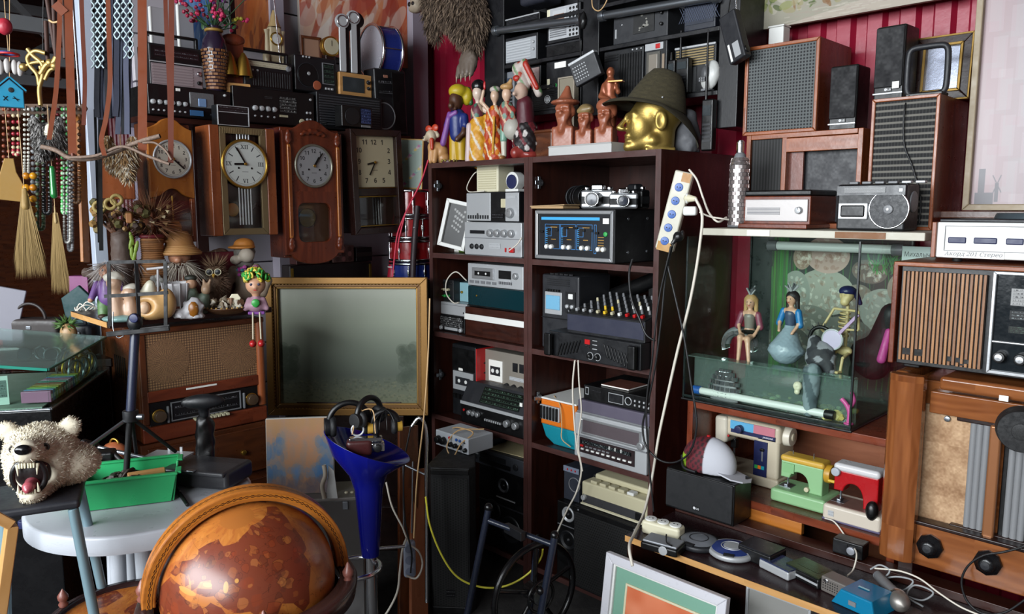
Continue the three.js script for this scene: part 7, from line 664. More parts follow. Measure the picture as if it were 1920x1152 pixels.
// dried bouquets
{T=GT('bark_vase','bark covered vase of cones, dried rings and twigs','dried flowers',236,0.5);const h=hgt(240,445,0.5);sdf(T,'bark_stump',M(0x4a3a32,0.9),[['c',0,0.02,0,0.045,0,h,0,0.036],['c',-0.03,h*0.4,0,0.02,-0.12,h*0.55,0,0.016]],0.02,0.007,{amp:0.003,fr:130});const top=hgt(230,372,0.5),bm=[M(0x4f4a22,0.8),M(0x8a6a3a,0.8),M(0x5a3a28,0.8),M(0x7a6a40,0.8),M(0x3c2a22,0.85)];for(let i=0;i<46;i++){const e=V(rr(-0.09,0.09),h+(top-h)*rr(0.15,0.9),rr(-0.07,0.07));if(i%3===0)rod(T,'twig',bm[2],[0,h-0.02,0],e,0.003);const o=mesh(T,'seed_pod',new THREE.DodecahedronGeometry(rr(0.009,0.018),0),bm[i%5]);o.position.copy(e);o.rotation.set(rr(0,3),rr(0,3),0);}for(const[x,y]of[[-0.055,0.78],[0.0,0.95],[-0.02,0.85]])torus(T,'dried_ring',M(0xb09a5c,0.7),x,h+(top-h)*y,0.075,0.016,0.006);box(T,'cork',M(0xa06a3a,0.7),0.035,h+(top-h)*0.5,0.075,0.02,0.035,0.02,0.004);for(let i=0;i<5;i++){const o=mesh(T,'leaf',new THREE.SphereGeometry(0.02,8,5),M(0x76902c,0.6));o.scale.set(0.35,1.3,0.2);o.position.set(0.04+rr(-0.01,0.01),h*(0.75+i*0.06),0.045);o.rotation.z=rr(-0.4,0.4);}}
{T=GT('rope_vase','tall twine wrapped vase with dried bronze flowers','vase',291,0.52);const h=hgt(293,443,0.52),prof=[[0,0],[0.04,0],[0.046,h*0.15],[0.05,h*0.4],[0.04,h*0.58],[0.034,h*0.75],[0.036,h]];lathe(T,'core',M(0x8a5a34,0.85),[...prof,[0.028,h],[0.026,h*0.7],[0,h*0.6]],0,0,0,24);for(let i=0;i<34;i++){const y=h*(0.015+i*0.0285),f=(q)=>{for(let k=1;k<prof.length;k++)if(q<=prof[k][1]){const a=prof[k-1],b=prof[k];return a[0]+(b[0]-a[0])*(q-a[1])/Math.max(1e-6,b[1]-a[1]);}return 0.036;};torus(T,'twine_turn',i%4?M(0x94643a,0.9):M(0x7a5230,0.9),0,y,0,f(y),0.004,'y',Math.PI*2,24);}torus(T,'red_band',M(0x6a1a24,0.7),0,h,0,0.036,0.007,'y');for(let i=0;i<5;i++){const o=mesh(T,'shell_petal',new THREE.SphereGeometry(0.012,8,6),M(0x9a9a94,0.5));o.scale.z=0.4;o.position.set(0.012+Math.cos(i*1.257)*0.012,h*0.42+Math.sin(i*1.257)*0.012,0.05);}const top=hgt(300,385,0.52);fluff(T,'dried_grass',M(0x6a4428,0.9),[0,h+0.05,0],[0.05,0.05,0.05],500,(top-h)*0.75,0.0016);for(let i=0;i<26;i++){const o=mesh(T,'dried_flower',new THREE.ConeGeometry(0.008,0.018,6),[M(0x5a3826,0.8),M(0x9a7a50,0.8),M(0xb8a884,0.8)][i%3]);o.position.set(rr(-0.07,0.07),h+rr(0.01,top-h),rr(-0.02,0.06));o.rotation.set(rr(0,3),0,rr(0,3));}}
// straw hat gnome, owl, felt moose, monkey and small figures
function plush(t,list){for(const[n,m,pr,k=0.012,amp]of list)sdf(t,n,m,pr,k,0.0055,amp?{amp,fr:130}:{});return t;}
T=GT('straw_hat_gnome','gnome with white beard under a wide straw hat','gnome',342,0.52,60,'gnomes and dolls on the board');{const s=hgt(342,432,0.52)/0.3,straw=M(0x9a6c3c,0.8);plush(T,[['body',M(0x5a2a20,0.7),[['c',0,0.03,0,0.05,0,0.12,0,0.05],['e',-0.055,0.09,0.02,0.02,0.045,0.025],['e',0.055,0.09,0.02,0.02,0.045,0.025]]],['face',M(0x9a6a50,0.6),[['e',0,0.2,0.02,0.04,0.035,0.04],['e',0,0.19,0.062,0.014,0.012,0.012],['e',0.03,0.1,0.045,0.03,0.03,0.024]]]]);lathe(T,'hat',straw,[[0,0.3],[0.03,0.296],[0.046,0.27],[0.054,0.24],[0.072,0.222],[0.08,0.21],[0.076,0.207],[0.056,0.23],[0.045,0.24]],0,0,0,32);for(let i=0;i<5;i++)torus(T,'hat_braid',M(0xb08450,0.8),0,0.216+i*0.006,0,0.077-i*0.006,0.003,'y');torus(T,'basket_handle',straw,-0.05,0.2,0.03,0.06,0.007,'z',3.6);fluff(T,'beard',M(0xb5ada0,0.9),[0,0.165,0.03],[0.045,0.02,0.035],420,0.06,0.0018,0.9);T.scale.setScalar(s);}
T=GT('owl_figure','brown fluffy owl with black round eyes','owl',405,0.55,60,'gnomes and dolls on the board');{const s=hgt(405,484,0.55)/0.22;plush(T,[['body',M(0x5c4634,0.9),[['e',0,0.07,0,0.05,0.07,0.045],['e',0,0.15,0,0.045,0.04,0.04]],0.02,0.003]]);fluff(T,'feathers',M(0x6b5240,0.9),[0,0.1,0],[0.05,0.095,0.045],1200,0.022,0.002,0.4);fluff(T,'crest',M(0x7a6048,0.9),[0,0.185,0],[0.03,0.01,0.02],160,0.04,0.0018,-0.6);for(const q of[-1,1]){cyl(T,'eye',C.black,q*0.018,0.16,0.048,0.013,0.008,'z');torus(T,'eye_ring',C.ivory,q*0.018,0.16,0.05,0.014,0.002);}rod(T,'beak',M(0xb08a3a,0.5),[0,0.146,0.045],[0,0.135,0.066],0.008,0.001);T.scale.setScalar(s);}
T=GT('felt_moose','grey felt creature with big nose and orange straw cap','soft toy',462,0.5,55,'gnomes and dolls on the board');{const s=hgt(462,446,0.5)/0.36;plush(T,[['body',M(0x8a7a68,0.85),[['c',0,0.05,0,0.06,0,0.17,-0.005,0.05],['c',0.06,0.19,0.01,0.026,0.12,0.12,0.03,0.024],['c',0.12,0.12,0.03,0.024,0.1,0.05,0.06,0.022],['c',-0.06,0.18,0.01,0.026,-0.1,0.08,0.04,0.024],['c',-0.1,0.08,0.04,0.024,-0.1,0.03,0.05,0.02],['c',-0.03,0.05,0.04,0.03,-0.045,0.015,0.1,0.02]],0.02],['snout',M(0x9c9284,0.85),[['e',0.02,0.265,0.055,0.042,0.04,0.036],['e',-0.04,0.24,0.05,0.03,0.026,0.026]],0.014],['head',M(0x5c5852,0.9),[['e',0,0.28,0,0.058,0.06,0.05],['e',0,0.215,0.01,0.05,0.03,0.04]],0.02,0.003],['cap',M(0xa86a28,0.75),[['e',0.0,0.325,-0.004,0.055,0.034,0.05],['e',-0.01,0.308,0.02,0.075,0.012,0.06]]],['scarf',M(0x5a2a4a,0.7),[['e',0.01,0.185,0.01,0.06,0.022,0.052]]]]);const fm=[M(0x8a2a70,0.6),M(0xa24a8c,0.6),M(0x39707a,0.6)];for(let i=0;i<26;i++){const o=mesh(T,'blossom',new THREE.DodecahedronGeometry(0.011,0),fm[i%3]);o.position.set(0.03+rr(-0.06,0.05),0.165+rr(-0.03,0.05),0.06+rr(-0.01,0.014));}for(const q of[-1,1])cyl(T,'eye',C.black,q*0.012+0.002,0.3,0.055,0.004,0.004,'z');T.scale.setScalar(s);}
T=GT('felt_monkey','brown felt monkey with stitched smile behind the grey creature','soft toy',512,0.42,50,'gnomes and dolls on the board');{const s=hgt(512,460,0.42)/0.3;T.position.z=Math.max(T.position.z,onP(500,575,90,TX).z+0.05);plush(T,[['body',M(0x5a4232,0.9),[['c',0,0.05,0,0.05,0,0.15,0,0.045],['e',0,0.24,0,0.055,0.055,0.045],['c',-0.05,0.26,0,0.02,-0.062,0.26,0,0.018]],0.02,0.003],['muzzle',M(0x8a6a50,0.85),[['e',0,0.22,0.035,0.04,0.03,0.024]]],['smile',M(0x3a1a18,0.8),[['c',-0.025,0.212,0.056,0.005,0.025,0.212,0.056,0.005]]]]);T.scale.setScalar(s);}
T=GT('curly_hair_doll','smiling doll with green and yellow yarn hair and dangling legs','doll',476,0.84,58,'gnomes and dolls on the board');{const s=0.95;T.position.x=0.83;T.position.z=onP(476,545,90,0.83).z;plush(T,[['head',M(0xb08468,0.6),[['e',0,0.1,0,0.036,0.036,0.034],['e',0,0.093,0.034,0.007,0.006,0.006],['c',0,0.06,0,0.014,0,0.05,0,0.012]],0.01],['dress',M(0x8a6a78,0.7),[['c',0,0.052,0,0.015,0,0.03,0,0.027],['e',0,0.02,0,0.034,0.024,0.028],['c',-0.026,0.045,0,0.009,-0.038,0.012,0.014,0.009],['c',0.026,0.045,0,0.009,0.038,0.012,0.014,0.009]]],['frog_brooch',M(0x2c8a3a,0.5),[['e',0,0.035,0.03,0.016,0.018,0.006]]]]);for(let i=0;i<90;i++){const o=mesh(T,'yarn_curl',YARN,[M(0x2f8a34,0.7),M(0xb5a030,0.7),M(0x3a9a3c,0.7),M(0xc4b24a,0.7)][(i+(i>45?1:0))%4]);const a=rr(0,6.28),e=rr(0.15,1.5);o.position.set(Math.cos(a)*Math.cos(e)*0.046,0.112+Math.sin(e)*0.044,Math.sin(a)*Math.cos(e)*0.042-0.006);o.rotation.set(rr(0,3),rr(0,3),0);}for(const q of[-1,1]){cyl(T,'eye',M(0x2a2a40,0.3),q*0.013,0.104,0.032,0.005,0.004,'z');rod(T,'string_leg',M(0xb0a890,0.7),[q*0.012,0.0,0.02],[q*0.014,-0.1,0.03],0.003);sdf(T,'red_shoe',M(0xa01c1e,0.45),[['e',q*0.015,-0.115,0.036,0.013,0.014,0.02]],0.004,0.004);}box(T,'mouth',C.red,0,0.083,0.033,0.01,0.003,0.002);T.scale.setScalar(s);T.position.y=gy+0.006;const st=box(T,'seat_pad',C.purple,0,-0.004,-0.006,0.06,0.012,0.05,0.004);T.position.x=0.845;}
for(const[k,px,x,col,yt]of[[0,205,0.6,0x5a3a70,482],[1,258,0.5,0x5c1c2c,478]]){T=GT('bearded_gnome',k?'gnome in a maroon jacket and blue trousers with grey hair':'gnome in purple and green with long grey hair','gnome',px,x,62,'gnomes and dolls on the board');const s=hgt(px,yt,x)/0.27;plush(T,[['body',M(col,0.7),[['c',0,0.09,0,0.045,0,0.15,0,0.035],['c',-0.045,0.15,0,0.016,-0.065,0.09,0.03,0.014],['c',0.045,0.15,0,0.016,0.06,0.09,0.03,0.014]]],['trousers',k?M(0x2a4a6a,0.7):M(0x4a6a3c,0.7),[['c',-0.02,0.075,0.0,0.03,-0.024,0.02,0.02,0.022],['c',0.022,0.075,0.0,0.03,0.026,0.02,0.02,0.022]]],['head',M(0xa87a62,0.6),[['e',0,0.205,0.008,0.034,0.034,0.034],['e',0,0.2,0.044,0.011,0.011,0.01],['e',-0.068,0.085,0.034,0.012,0.012,0.012],['e',0.062,0.085,0.034,0.012,0.012,0.012]]],['boots',M(0x3a2a20,0.6),[['e',-0.024,0.012,0.03,0.02,0.012,0.034],['e',0.028,0.012,0.03,0.02,0.012,0.034]]]]);fluff(T,'grey_hair',M(0xa39c98,0.9),[0,0.225,-0.006],[0.034,0.022,0.032],420,0.06,0.0017,0.8);for(const q of[-1,1])cyl(T,'eye',C.black,q*0.012,0.214,0.041,0.003,0.003,'z');T.scale.setScalar(s);}
T=GT('ceramic_children','small cream ceramic of two children under a white flowered bonnet','figurine',228,0.74,60,'small ornaments on the board');plush(T,[['base',M(0x6f8c88,0.5),[['e',0,0.012,0,0.06,0.012,0.04]]],['children',M(0xa98a72,0.5),[['c',-0.016,0.03,0,0.022,-0.018,0.09,0,0.018],['e',-0.018,0.122,0.004,0.022,0.022,0.022],['c',0.024,0.03,0,0.02,0.024,0.06,0,0.017],['e',0.024,0.09,0.004,0.02,0.02,0.02]]],['bonnet',M(0xb5b0a4,0.6),[['e',-0.02,0.14,-0.006,0.03,0.018,0.026],['e',0.026,0.106,-0.006,0.024,0.013,0.022]],0.01,0.003]]);T.scale.setScalar(1.05);
T=GT('nest_pot','tan ceramic shoe pot with a peeping face and white bird','pot',284,0.76,62,'small ornaments on the board');plush(T,[['pot',M(0xb08a58,0.5),[['e',0,0.045,0,0.068,0.045,0.045],['e',0.045,0.055,0.0,0.03,0.05,0.03],['-e',-0.018,0.05,0.045,0.03,0.028,0.026]]],['peeping_face',M(0xb59678,0.6),[['e',-0.018,0.045,0.028,0.018,0.022,0.014]]],['bird',M(0xb5b09c,0.5),[['e',-0.005,0.1,0,0.022,0.024,0.02],['c',-0.03,0.092,0,0.009,-0.012,0.096,0,0.012],['e',0.0,0.122,0.004,0.013,0.012,0.012]]]]);
T=GT('wire_planter','white wire tricycle planter beside the straw hat gnome','planter',330,0.66,60,'small ornaments on the board');{const m=M(0xb0aeb0,0.5);lathe(T,'basket',m,[[0.04,0.02],[0.05,0.09],[0.052,0.1],[0.046,0.1],[0.036,0.024],[0,0.022]],0.01,0.01,0,20);for(let i=0;i<14;i++){const a=i/14*6.283;rod(T,'basket_wire',m,[0.01+Math.cos(a)*0.044,0.02,Math.sin(a)*0.044],[0.01+Math.cos(a)*0.056,0.112,Math.sin(a)*0.056],0.0022);}torus(T,'wheel',m,-0.055,0.035,0.02,0.033,0.003);torus(T,'wheel',m,0.07,0.025,0.03,0.022,0.003);rod(T,'steering_post',m,[-0.055,0.035,0.02],[-0.05,0.16,0.02],0.004);rod(T,'handlebar',m,[-0.085,0.16,0.02],[-0.01,0.168,0.03],0.0045);}
T=GT('green_gnome_figure','small sage green garden figure with a rabbit','figurine',364,0.7,60,'small ornaments on the board');plush(T,[['figure',M(0x4a5648,0.7),[['c',-0.01,0.02,0,0.034,-0.01,0.07,0,0.026],['c',0.03,0.02,0,0.022,0.036,0.06,0,0.016]],0.012,0.002],['head',M(0xa07c62,0.6),[['e',-0.006,0.106,0.006,0.018,0.02,0.018]]],['hat',M(0x23261f,0.7),[['e',-0.008,0.126,0,0.022,0.012,0.02]]],['rabbit',M(0x8a7058,0.7),[['e',0.04,0.082,0.004,0.016,0.018,0.014],['c',0.036,0.095,0,0.006,0.034,0.118,0,0.005],['c',0.05,0.095,0,0.006,0.056,0.118,0,0.005]]]]);
T=GT('geode','split geode with amber orange core and white crust','stone',360,0.8,62,'small ornaments on the board');plush(T,[['crust',M(0x9a989a,0.6),[['e',0,0.03,-0.006,0.036,0.034,0.022],['e',-0.04,0.016,0,0.022,0.018,0.018],['e',0.004,0.045,-0.004,0.024,0.026,0.018],['b',0,0.004,-0.004,0.03,0.003,0.016,0.003]],0.006,0.006]]);{const o=lathe(T,'amber_core',M(0x7a4a12,0.3),[[0,0.008],[0.01,0.007],[0.015,0.003],[0.017,0]],0.004,0.03,0.014,9);o.rotation.x=Math.PI/2;o.scale.z=1.6;}
T=GT('shell_dish','dark rimmed dish of sea shells and starfish','dish',424,0.76,60,'small ornaments on the board');{lathe(T,'dish',M(0x4a3020,0.4),[[0,0.004],[0.05,0.004],[0.08,0.022],[0.086,0.024],[0.082,0.018],[0.05,0],[0,0]],0,0,0,36);for(let i=0;i<30;i++){const a=i/30*6.283,o=mesh(T,'rim_bead',BLOS,M(0xa07a3a,0.5));o.scale.setScalar(0.45);o.position.set(Math.cos(a)*0.084,0.025,Math.sin(a)*0.084);}const cm=[M(0xb5a894,0.5),M(0x9a8a74,0.5),M(0x7a5a44,0.5),M(0xc0b8a8,0.5)];for(let i=0;i<22;i++){const o=mesh(T,'shell',new THREE.ConeGeometry(rr(0.008,0.016),rr(0.02,0.035),7),cm[i%4]);o.position.set(rr(-0.05,0.05),0.02+rr(0,0.02),rr(-0.04,0.04));o.rotation.set(rr(0,3),rr(0,3),rr(0,3));}const o=extr(T,'fan_shell',C.cream,[[0,0],[0.02,0.03],[0.01,0.045],[-0.01,0.045],[-0.02,0.03]],0.006,0.002);o.position.set(0.03,0.022,0.0);}
T=GT('maroon_album','maroon album standing behind the owl','album',405,0.5,90);{const h=hgt(405,474,0.5);box(T,'cover',M(0x5e1c26,0.5),0,h/2,-0.06,0.24,h,0.03,0.003);box(T,'pages',labelW,0,h/2+0.001,-0.06,0.232,h-0.004,0.022);T.position.x=0.54-0.02;T.position.z=gz(410,0.5);}
T=place('storage_crate','tall black crate standing in the corner behind the gilt picture','crate',90,0.14,[548,700,494,760],0.12,0);{body(T,M(0x18100f,0.6),0.006);for(const s of[-1,1])box(T,'metal_edge',C.brass,s*(T.w/2-0.01),T.h/2,0.002,0.012,T.h*0.98,0.004);const y=T.h+0.001;for(const[k,a,b,m]of[[0,556,618,0x3a1c1a],[1,624,664,0x6a4a44],[2,668,698,0x111013]]){const c=place('carton',['dark maroon carton on the crate under the carved clock','brown and pink printed carton on the black crate','plain black carton at the end of crate'][k],'carton',90,0.13,[a,b,458+k*3,500],0.1,y);body(c,M(m,0.6),0.003,'carton');if(k===1)for(let i=0;i<9;i++){const f=mesh(c,'printed_flower',new THREE.CircleGeometry(0.012,8),M(i%2?0x94605c:0x4a2c28,0.6));f.position.set((i%3-1)*0.035,c.h*(0.2+Math.floor(i/3)*0.3),0.001);}else box(c,'tape',M(0x3a3230,0.5),0,c.h/2,0.0005,c.w,0.02,0.002);}}
// ---------------------------------------------------------------- gilt framed picture across the corner
T=place('gilt_picture','misty grey green landscape in a wide gilt frame','painting',45,dep(3.45),[501,802,521,777],0.05);{const w=T.w,h=T.h;T.rotation.order='YXZ';T.rotation.x=-0.05;frame4(T,'outer_moulding',M(0x8a6430,0.4,0.5),0,h/2,-0.015,w,h,0.03,0.045);frame4(T,'cove_moulding',M(0x6b4a22,0.45,0.4),0,h/2,-0.015,w-0.05,h-0.05,0.02,0.034);frame4(T,'inner_slip',M(0x94713c,0.35,0.6),0,h/2,-0.015,w-0.08,h-0.08,0.012,0.03);const n1=44,n2=38;for(let i=0;i<n1;i++)for(const s of[-1,1]){const o=mesh(T,'beading',BLOS,M(0xa07c40,0.35,0.6));o.scale.setScalar(0.55);o.position.set(-w/2+0.035+i*(w-0.07)/(n1-1),h/2+s*(h/2-0.03),0.022);}for(let i=0;i<n2;i++)for(const s of[-1,1]){const o=mesh(T,'beading',BLOS,M(0xa07c40,0.35,0.6));o.scale.setScalar(0.55);o.position.set(s*(w/2-0.03),0.035+i*(h-0.07)/(n2-1),0.022);}
box(T,'backing',W.dark,0,h/2,-0.02,w-0.03,h-0.03,0.01);flat(T,'painting',printM(512,420,(g,W2,H2)=>{const rows=[[0,[168,172,158]],[0.3,[150,158,140]],[0.55,[112,122,106]],[0.75,[84,93,80]],[1,[106,110,84]]];for(let y=0;y<H2;y++){const k=y/H2;let i=0;while(i<3&&rows[i+1][0]<k)i++;const c=mixC(rows[i][1],rows[i+1][1],(k-rows[i][0])/(rows[i+1][0]-rows[i][0]));g.fillStyle=`rgb(${c.map(Math.round)})`;g.fillRect(0,y,W2,1);}let q=77;const R=()=>(q=(q*16807)%2147483647)/2147483647;for(let i=0;i<500;i++){g.fillStyle=R()<0.5?'rgba(60,70,48,.35)':'rgba(120,118,88,.35)';g.fillRect(R()*W2,H2*0.78+R()*H2*0.2,3+R()*9,2+R()*5);}for(let i=0;i<90;i++){g.fillStyle='rgba(52,64,50,.25)';g.beginPath();g.arc(R()<0.5?R()*60:W2-R()*60,H2*0.5+R()*120,8+R()*16,0,7);g.fill();}},0.6),0,h/2,0.0,w-0.1,h-0.1);}
const gpY=T.position.y,gpP=T.position.clone();
T=thing('packing_chest','dark wooden chest under the gilt framed picture','chest',[gpP.x-0.02,0,gpP.z-0.02],45);{const h=gpY-0.001;box(T,'chest',W.dark,0,h/2,-0.04,0.5,h-0.002,0.12,0.005,'x');for(let i=0;i<3;i++)box(T,'plank',W.dark,0,0.12+i*0.25,0.022,0.48,0.2,0.012,0.004,'x');for(const s of[-1,1])box(T,'corner_batten',W.dark,s*0.23,h/2,0.03,0.04,h-0.01,0.012,0.003,'y');}
// ---------------------------------------------------------------- vitrine with the bear head on a stool
{const TH=57.6,a=atD(96,768,2.2),q=thing('glass_vitrine','black based glass display case with a sloping glass lid','display case',[a.x,0,a.z],TH),y=a.y,d=0.56,w=0.5,blk=M(0x08080a,0.35);box(q,'black_base',blk,-w/2,y/2,-d/2,w,y-0.004,d,0.004);box(q,'base_edge',C.steel,-w/2,y,0,w,0.006,0.006);box(q,'base_edge',C.steel,0,y,-d/2,0.006,0.006,d);box(q,'added_pale_bed',M(0x8d8a80,0.7),-w/2-0.01,y+0.002,-d/2,w-0.04,0.004,d-0.04);const gm=P(0xe4f4ef,0.04,{transmission:1,thickness:0,ior:1.45});box(q,'side_pane',gm,-0.004,y+0.058,-d/2,0.005,0.11,d-0.01,0);box(q,'front_pane',gm,-w/2,y+0.058,-0.004,w-0.012,0.11,0.005,0);const lid=new THREE.Group();lid.name='lid';q.add(lid);lid.position.set(0,y+0.117,-d/2);lid.rotation.z=-0.12;box(lid,'lid_pane',P(0xd8ebe6,0.12,{transmission:0.85,thickness:0,ior:1.45}),-w/2,0,0,w,0.007,d+0.01,0);box(lid,'polished_edge',M(0x2c7a6a,0.2),0.002,0,0,0.006,0.008,d+0.01);box(lid,'polished_edge',M(0x2c7a6a,0.2),-w/2,0,d/2+0.006,w,0.008,0.004);  // pale bed under the glass is added to brighten the case inside
const at=(x,z,dy)=>{const c=Math.cos(TH*Math.PI/180),s=Math.sin(TH*Math.PI/180);return V(a.x+x*c+z*s,y+dy,a.z-x*s+z*c);};
const cc=[0xb06a8a,0x6a8ab0,0x8ab06a,0xb0a03a,0xb08a5a,0x9a5a4a,0x5a9a8a,0xb59aa8];for(let i=0;i<12;i++){const t=thing('cassette_box',['pink','blue','green','yellow','tan','rust','teal','mauve','pale pink','pale blue','lime','mustard'][i]+' spined cassette case inside the glass vitrine','cassette',at(-0.055,-0.06-i*0.022,0.006),TH,'cassettes in the vitrine');box(t,'case',M(cc[i%8],0.4),0,0.02,0,0.08,0.034,0.017,0.002);box(t,'paper_spine',labelW,0.04,0.02,0,0.001,0.012,0.012);}
for(let i=0;i<9;i++){const t=thing('bangle',i%2?'thin brass bangle leaning inside the vitrine':'silver ring bangle leaning inside the vitrine','bangle',at(-0.03-(i%3)*0.02,-0.33-i*0.022,0.06),TH+70,i%2?'brass bangles in the vitrine':'silver bangles in the vitrine');torus(t,'ring',i%2?C.brass:C.steel,0,0,0,0.036+(i%3)*0.007,0.004);t.position.y=y+0.004+0.04+(i%3)*0.007;torus(t,'bead_line',C.silver,0,0,0.003,0.036+(i%3)*0.007,0.0015);}
for(let i=0;i<2;i++){const t=thing('stacked_cards',i?'blue white postcard standing by the front glass':'white postcard standing by the front glass','postcard',at(-0.16-i*0.09,-0.06-i*0.05,0.003),TH+15);box(t,'card',i?M(0x8aa0b8,0.4):labelW,0,0.045,0,0.06,0.085,0.004);flat(t,'picture',PR.dialGrey,0,0.05,0.003,0.05,0.05);}
const yb=y;
// cluttered goods behind the vitrine
const sh=thing('goods_table','dark side table behind the vitrine piled with bags','table',[a.x-0.2-0.66,0,a.z+0.3-0.44],57);const ty=1.06;box(sh,'table_top',W.dark,0,ty-0.015,0,0.7,0.03,0.4,0.003);for(const[sx,sz]of[[-1,-1],[1,-1],[-1,1],[1,1]])box(sh,'leg',W.dark,sx*0.32,ty/2-0.015,sz*0.17,0.04,ty-0.03,0.04);
const bag=(nm,label,px,py,t,w2,h2,d2,m,turn=45)=>{const p=atD(px,py,t);const o=thing(nm,label,'bag',[p.x,ty,p.z],turn);sdf(o,'bag_body',m,[['b',0,h2/2,0,w2/2-0.012,h2/2-0.012,d2/2-0.012,0.012]],0.01,0.009);torus(o,'handle',m,0,h2,d2*0.3,w2*0.26,0.006,'z',Math.PI);box(o,'clasp',C.steel,0,h2*0.72,d2/2,0.02,0.014,0.006);return o;};
bag('leather_bag','brown black leather briefcase with looped handle',62,570,2.95,0.22,0.12,0.08,M(0x2a2220,0.6));bag('leather_bag','dark blue black handbag with wires poking out',152,572,2.8,0.09,0.12,0.07,M(0x1e222c,0.55));
for(const[k,px,py]of[[0,85,590],[1,60,618],[2,110,606]]){const p=atD(px,py,2.75),o=thing('eyeglasses',['steel rimmed eyeglasses on the goods table','pair of dark rimmed goggles beside the eyeglasses','wire eyeglasses half under the handbag'][k],'glasses',[p.x,ty+0.02,p.z],40+k*20);for(const s of[-1,1]){torus(o,'rim',k===1?C.black:C.steel,s*0.03,0,0,0.022,0.003);cyl(o,'lens',M(0x28303a,0.1),s*0.03,0,0,0.02,0.002,'z');rod(o,'temple',C.steel,[s*0.053,0.005,0],[s*0.05,-0.005,-0.1],0.002);}rod(o,'bridge',C.steel,[-0.008,0,0],[0.008,0,0],0.002);}
{const p=atD(160,545,2.8),o=thing('wire_bundle','tangle of pale wires above the dark handbag','wire',[p.x,ty+0.12,p.z],45);const pts=[];for(let i=0;i<22;i++)pts.push([Math.cos(i*1.3)*0.045*rr(0.5,1),0.03+rr(-0.02,0.05),Math.sin(i*1.3)*0.03]);tube(o,'wire',wireM.white,pts,0.0025,160,5);}
{const p=atD(126,545,2.7),o=thing('maraca','wooden maraca topped with green leaves','maraca',[p.x,ty,p.z],45);sdf(o,'handle',M(0x9a7a54,0.6),[['c',0.03,0.012,0,0.012,0,0.08,0,0.02],['e',-0.006,0.1,0,0.028,0.035,0.026]],0.01,0.006);fluff(o,'leaves',M(0x4a6a34,0.7),[-0.012,0.13,0],[0.02,0.012,0.02],60,0.03,0.005);}
{const p=atD(160,525,3.0),o=thing('teal_fan','folded dark teal cloth fan behind the handbag','cloth',[p.x,ty,p.z],45);const f=extr(o,'cloth',M(0x163a3c,0.8),[[-0.06,0],[0.06,0],[0.08,0.14],[-0.02,0.24],[-0.09,0.19]],0.02,0.004);box(o,'hem',M(0x1e4a4c,0.8),0,0.01,0.022,0.11,0.012,0.004);}
{const p=atD(152,520,3.2),o=thing('pink_box','pink purple carton behind the cloth fan','box',[p.x,ty-0.0,p.z],45);box(o,'carton',M(0x7a3a68,0.6),0,0.13,0,0.08,0.26,0.05,0.003);box(o,'label',C.white,0,0.17,0.026,0.05,0.05,0.001);}
{const p=atD(6,520,2.9),o=thing('white_folder','tilted white folder at the picture edge of goods table','folder',[p.x,ty+0.0,p.z],70);const f=box(o,'folder',M(0x8d8c96,0.6),0,0.14,0,0.1,0.2,0.02,0.004);f.rotation.z=-0.25;box(o,'spine',C.white,0.02,0.005,0,0.12,0.01,0.03);}
{const p=atD(4,612,3.1),o=thing('red_jacket','orange red fabric roll standing at the table end','fabric',[p.x,0,p.z],45);lathe(o,'roll',M(0xa0331c,0.8),[[0,1.0],[0.035,1.0],[0.04,1.16],[0.03,1.18],[0,1.18]],0,0,0,18);cyl(o,'core_pole',W.dark,0,0.5,0,0.02,1.0);}
// stool and bear
const bc=atD(70,925,1.72),by=bc.y,st=thing('bear_stool','pale blue tube legged stool under the bear head','stool',[bc.x,0,bc.z],70);const lm=M(0x7f9aa4,0.4,0.3);box(st,'seat',M(0x23242a,0.6),0,by-0.01,0,0.18,0.02,0.18,0.008);for(const[sx,sz]of[[-1,-1],[1,-1],[-1,1],[1,1]]){rod(st,'leg',lm,[sx*0.075,by-0.02,sz*0.08],[sx*0.16+0.02,0,sz*0.16],0.011);}torus(st,'foot_ring',lm,0.01,0.35,0,0.16,0.01,'y');
const b=thing('bear_trophy','roaring pale bear head trophy with open toothy mouth','trophy',[bc.x+0.01,by+0.001,bc.z],62);b.scale.setScalar(0.64);const furM=M(0xc9c0ab,0.95);
const hd=sdf(b,'head_fur_base',furM,[['e',0.0,0.13,-0.06,0.115,0.105,0.11],['e',0.06,0.075,-0.09,0.12,0.075,0.1],['c',0,0.155,0.02,0.062,0.0,0.178,0.09,0.042],['c',0,0.045,0.0,0.062,0.0,0.03,0.07,0.04],['e',-0.06,0.09,0.0,0.035,0.06,0.045],['e',0.06,0.09,0.0,0.035,0.06,0.045],['e',-0.098,0.215,-0.07,0.032,0.034,0.018],['e',0.098,0.215,-0.07,0.032,0.034,0.018],['-e',0,0.092,0.075,0.052,0.056,0.07],['e',-0.045,0.178,0.035,0.02,0.014,0.02],['e',0.045,0.178,0.035,0.02,0.014,0.02]],0.022,0.006,{amp:0.0018,fr:120});
const furry=furOn(b,{geometry:filterGeo(hd.geometry,(x,y2,z)=>!(Math.hypot(x/0.062,(y2-0.092)/0.066)<1&&z>0.02)&&!(y2>0.165&&z>0.085&&Math.abs(x)<0.03))},[0xd6cdb8,0xc9c0aa,0xe0d9c8,0xbcb29c],9000,0.013,0.0017,V(0,-0.15,-0.55));
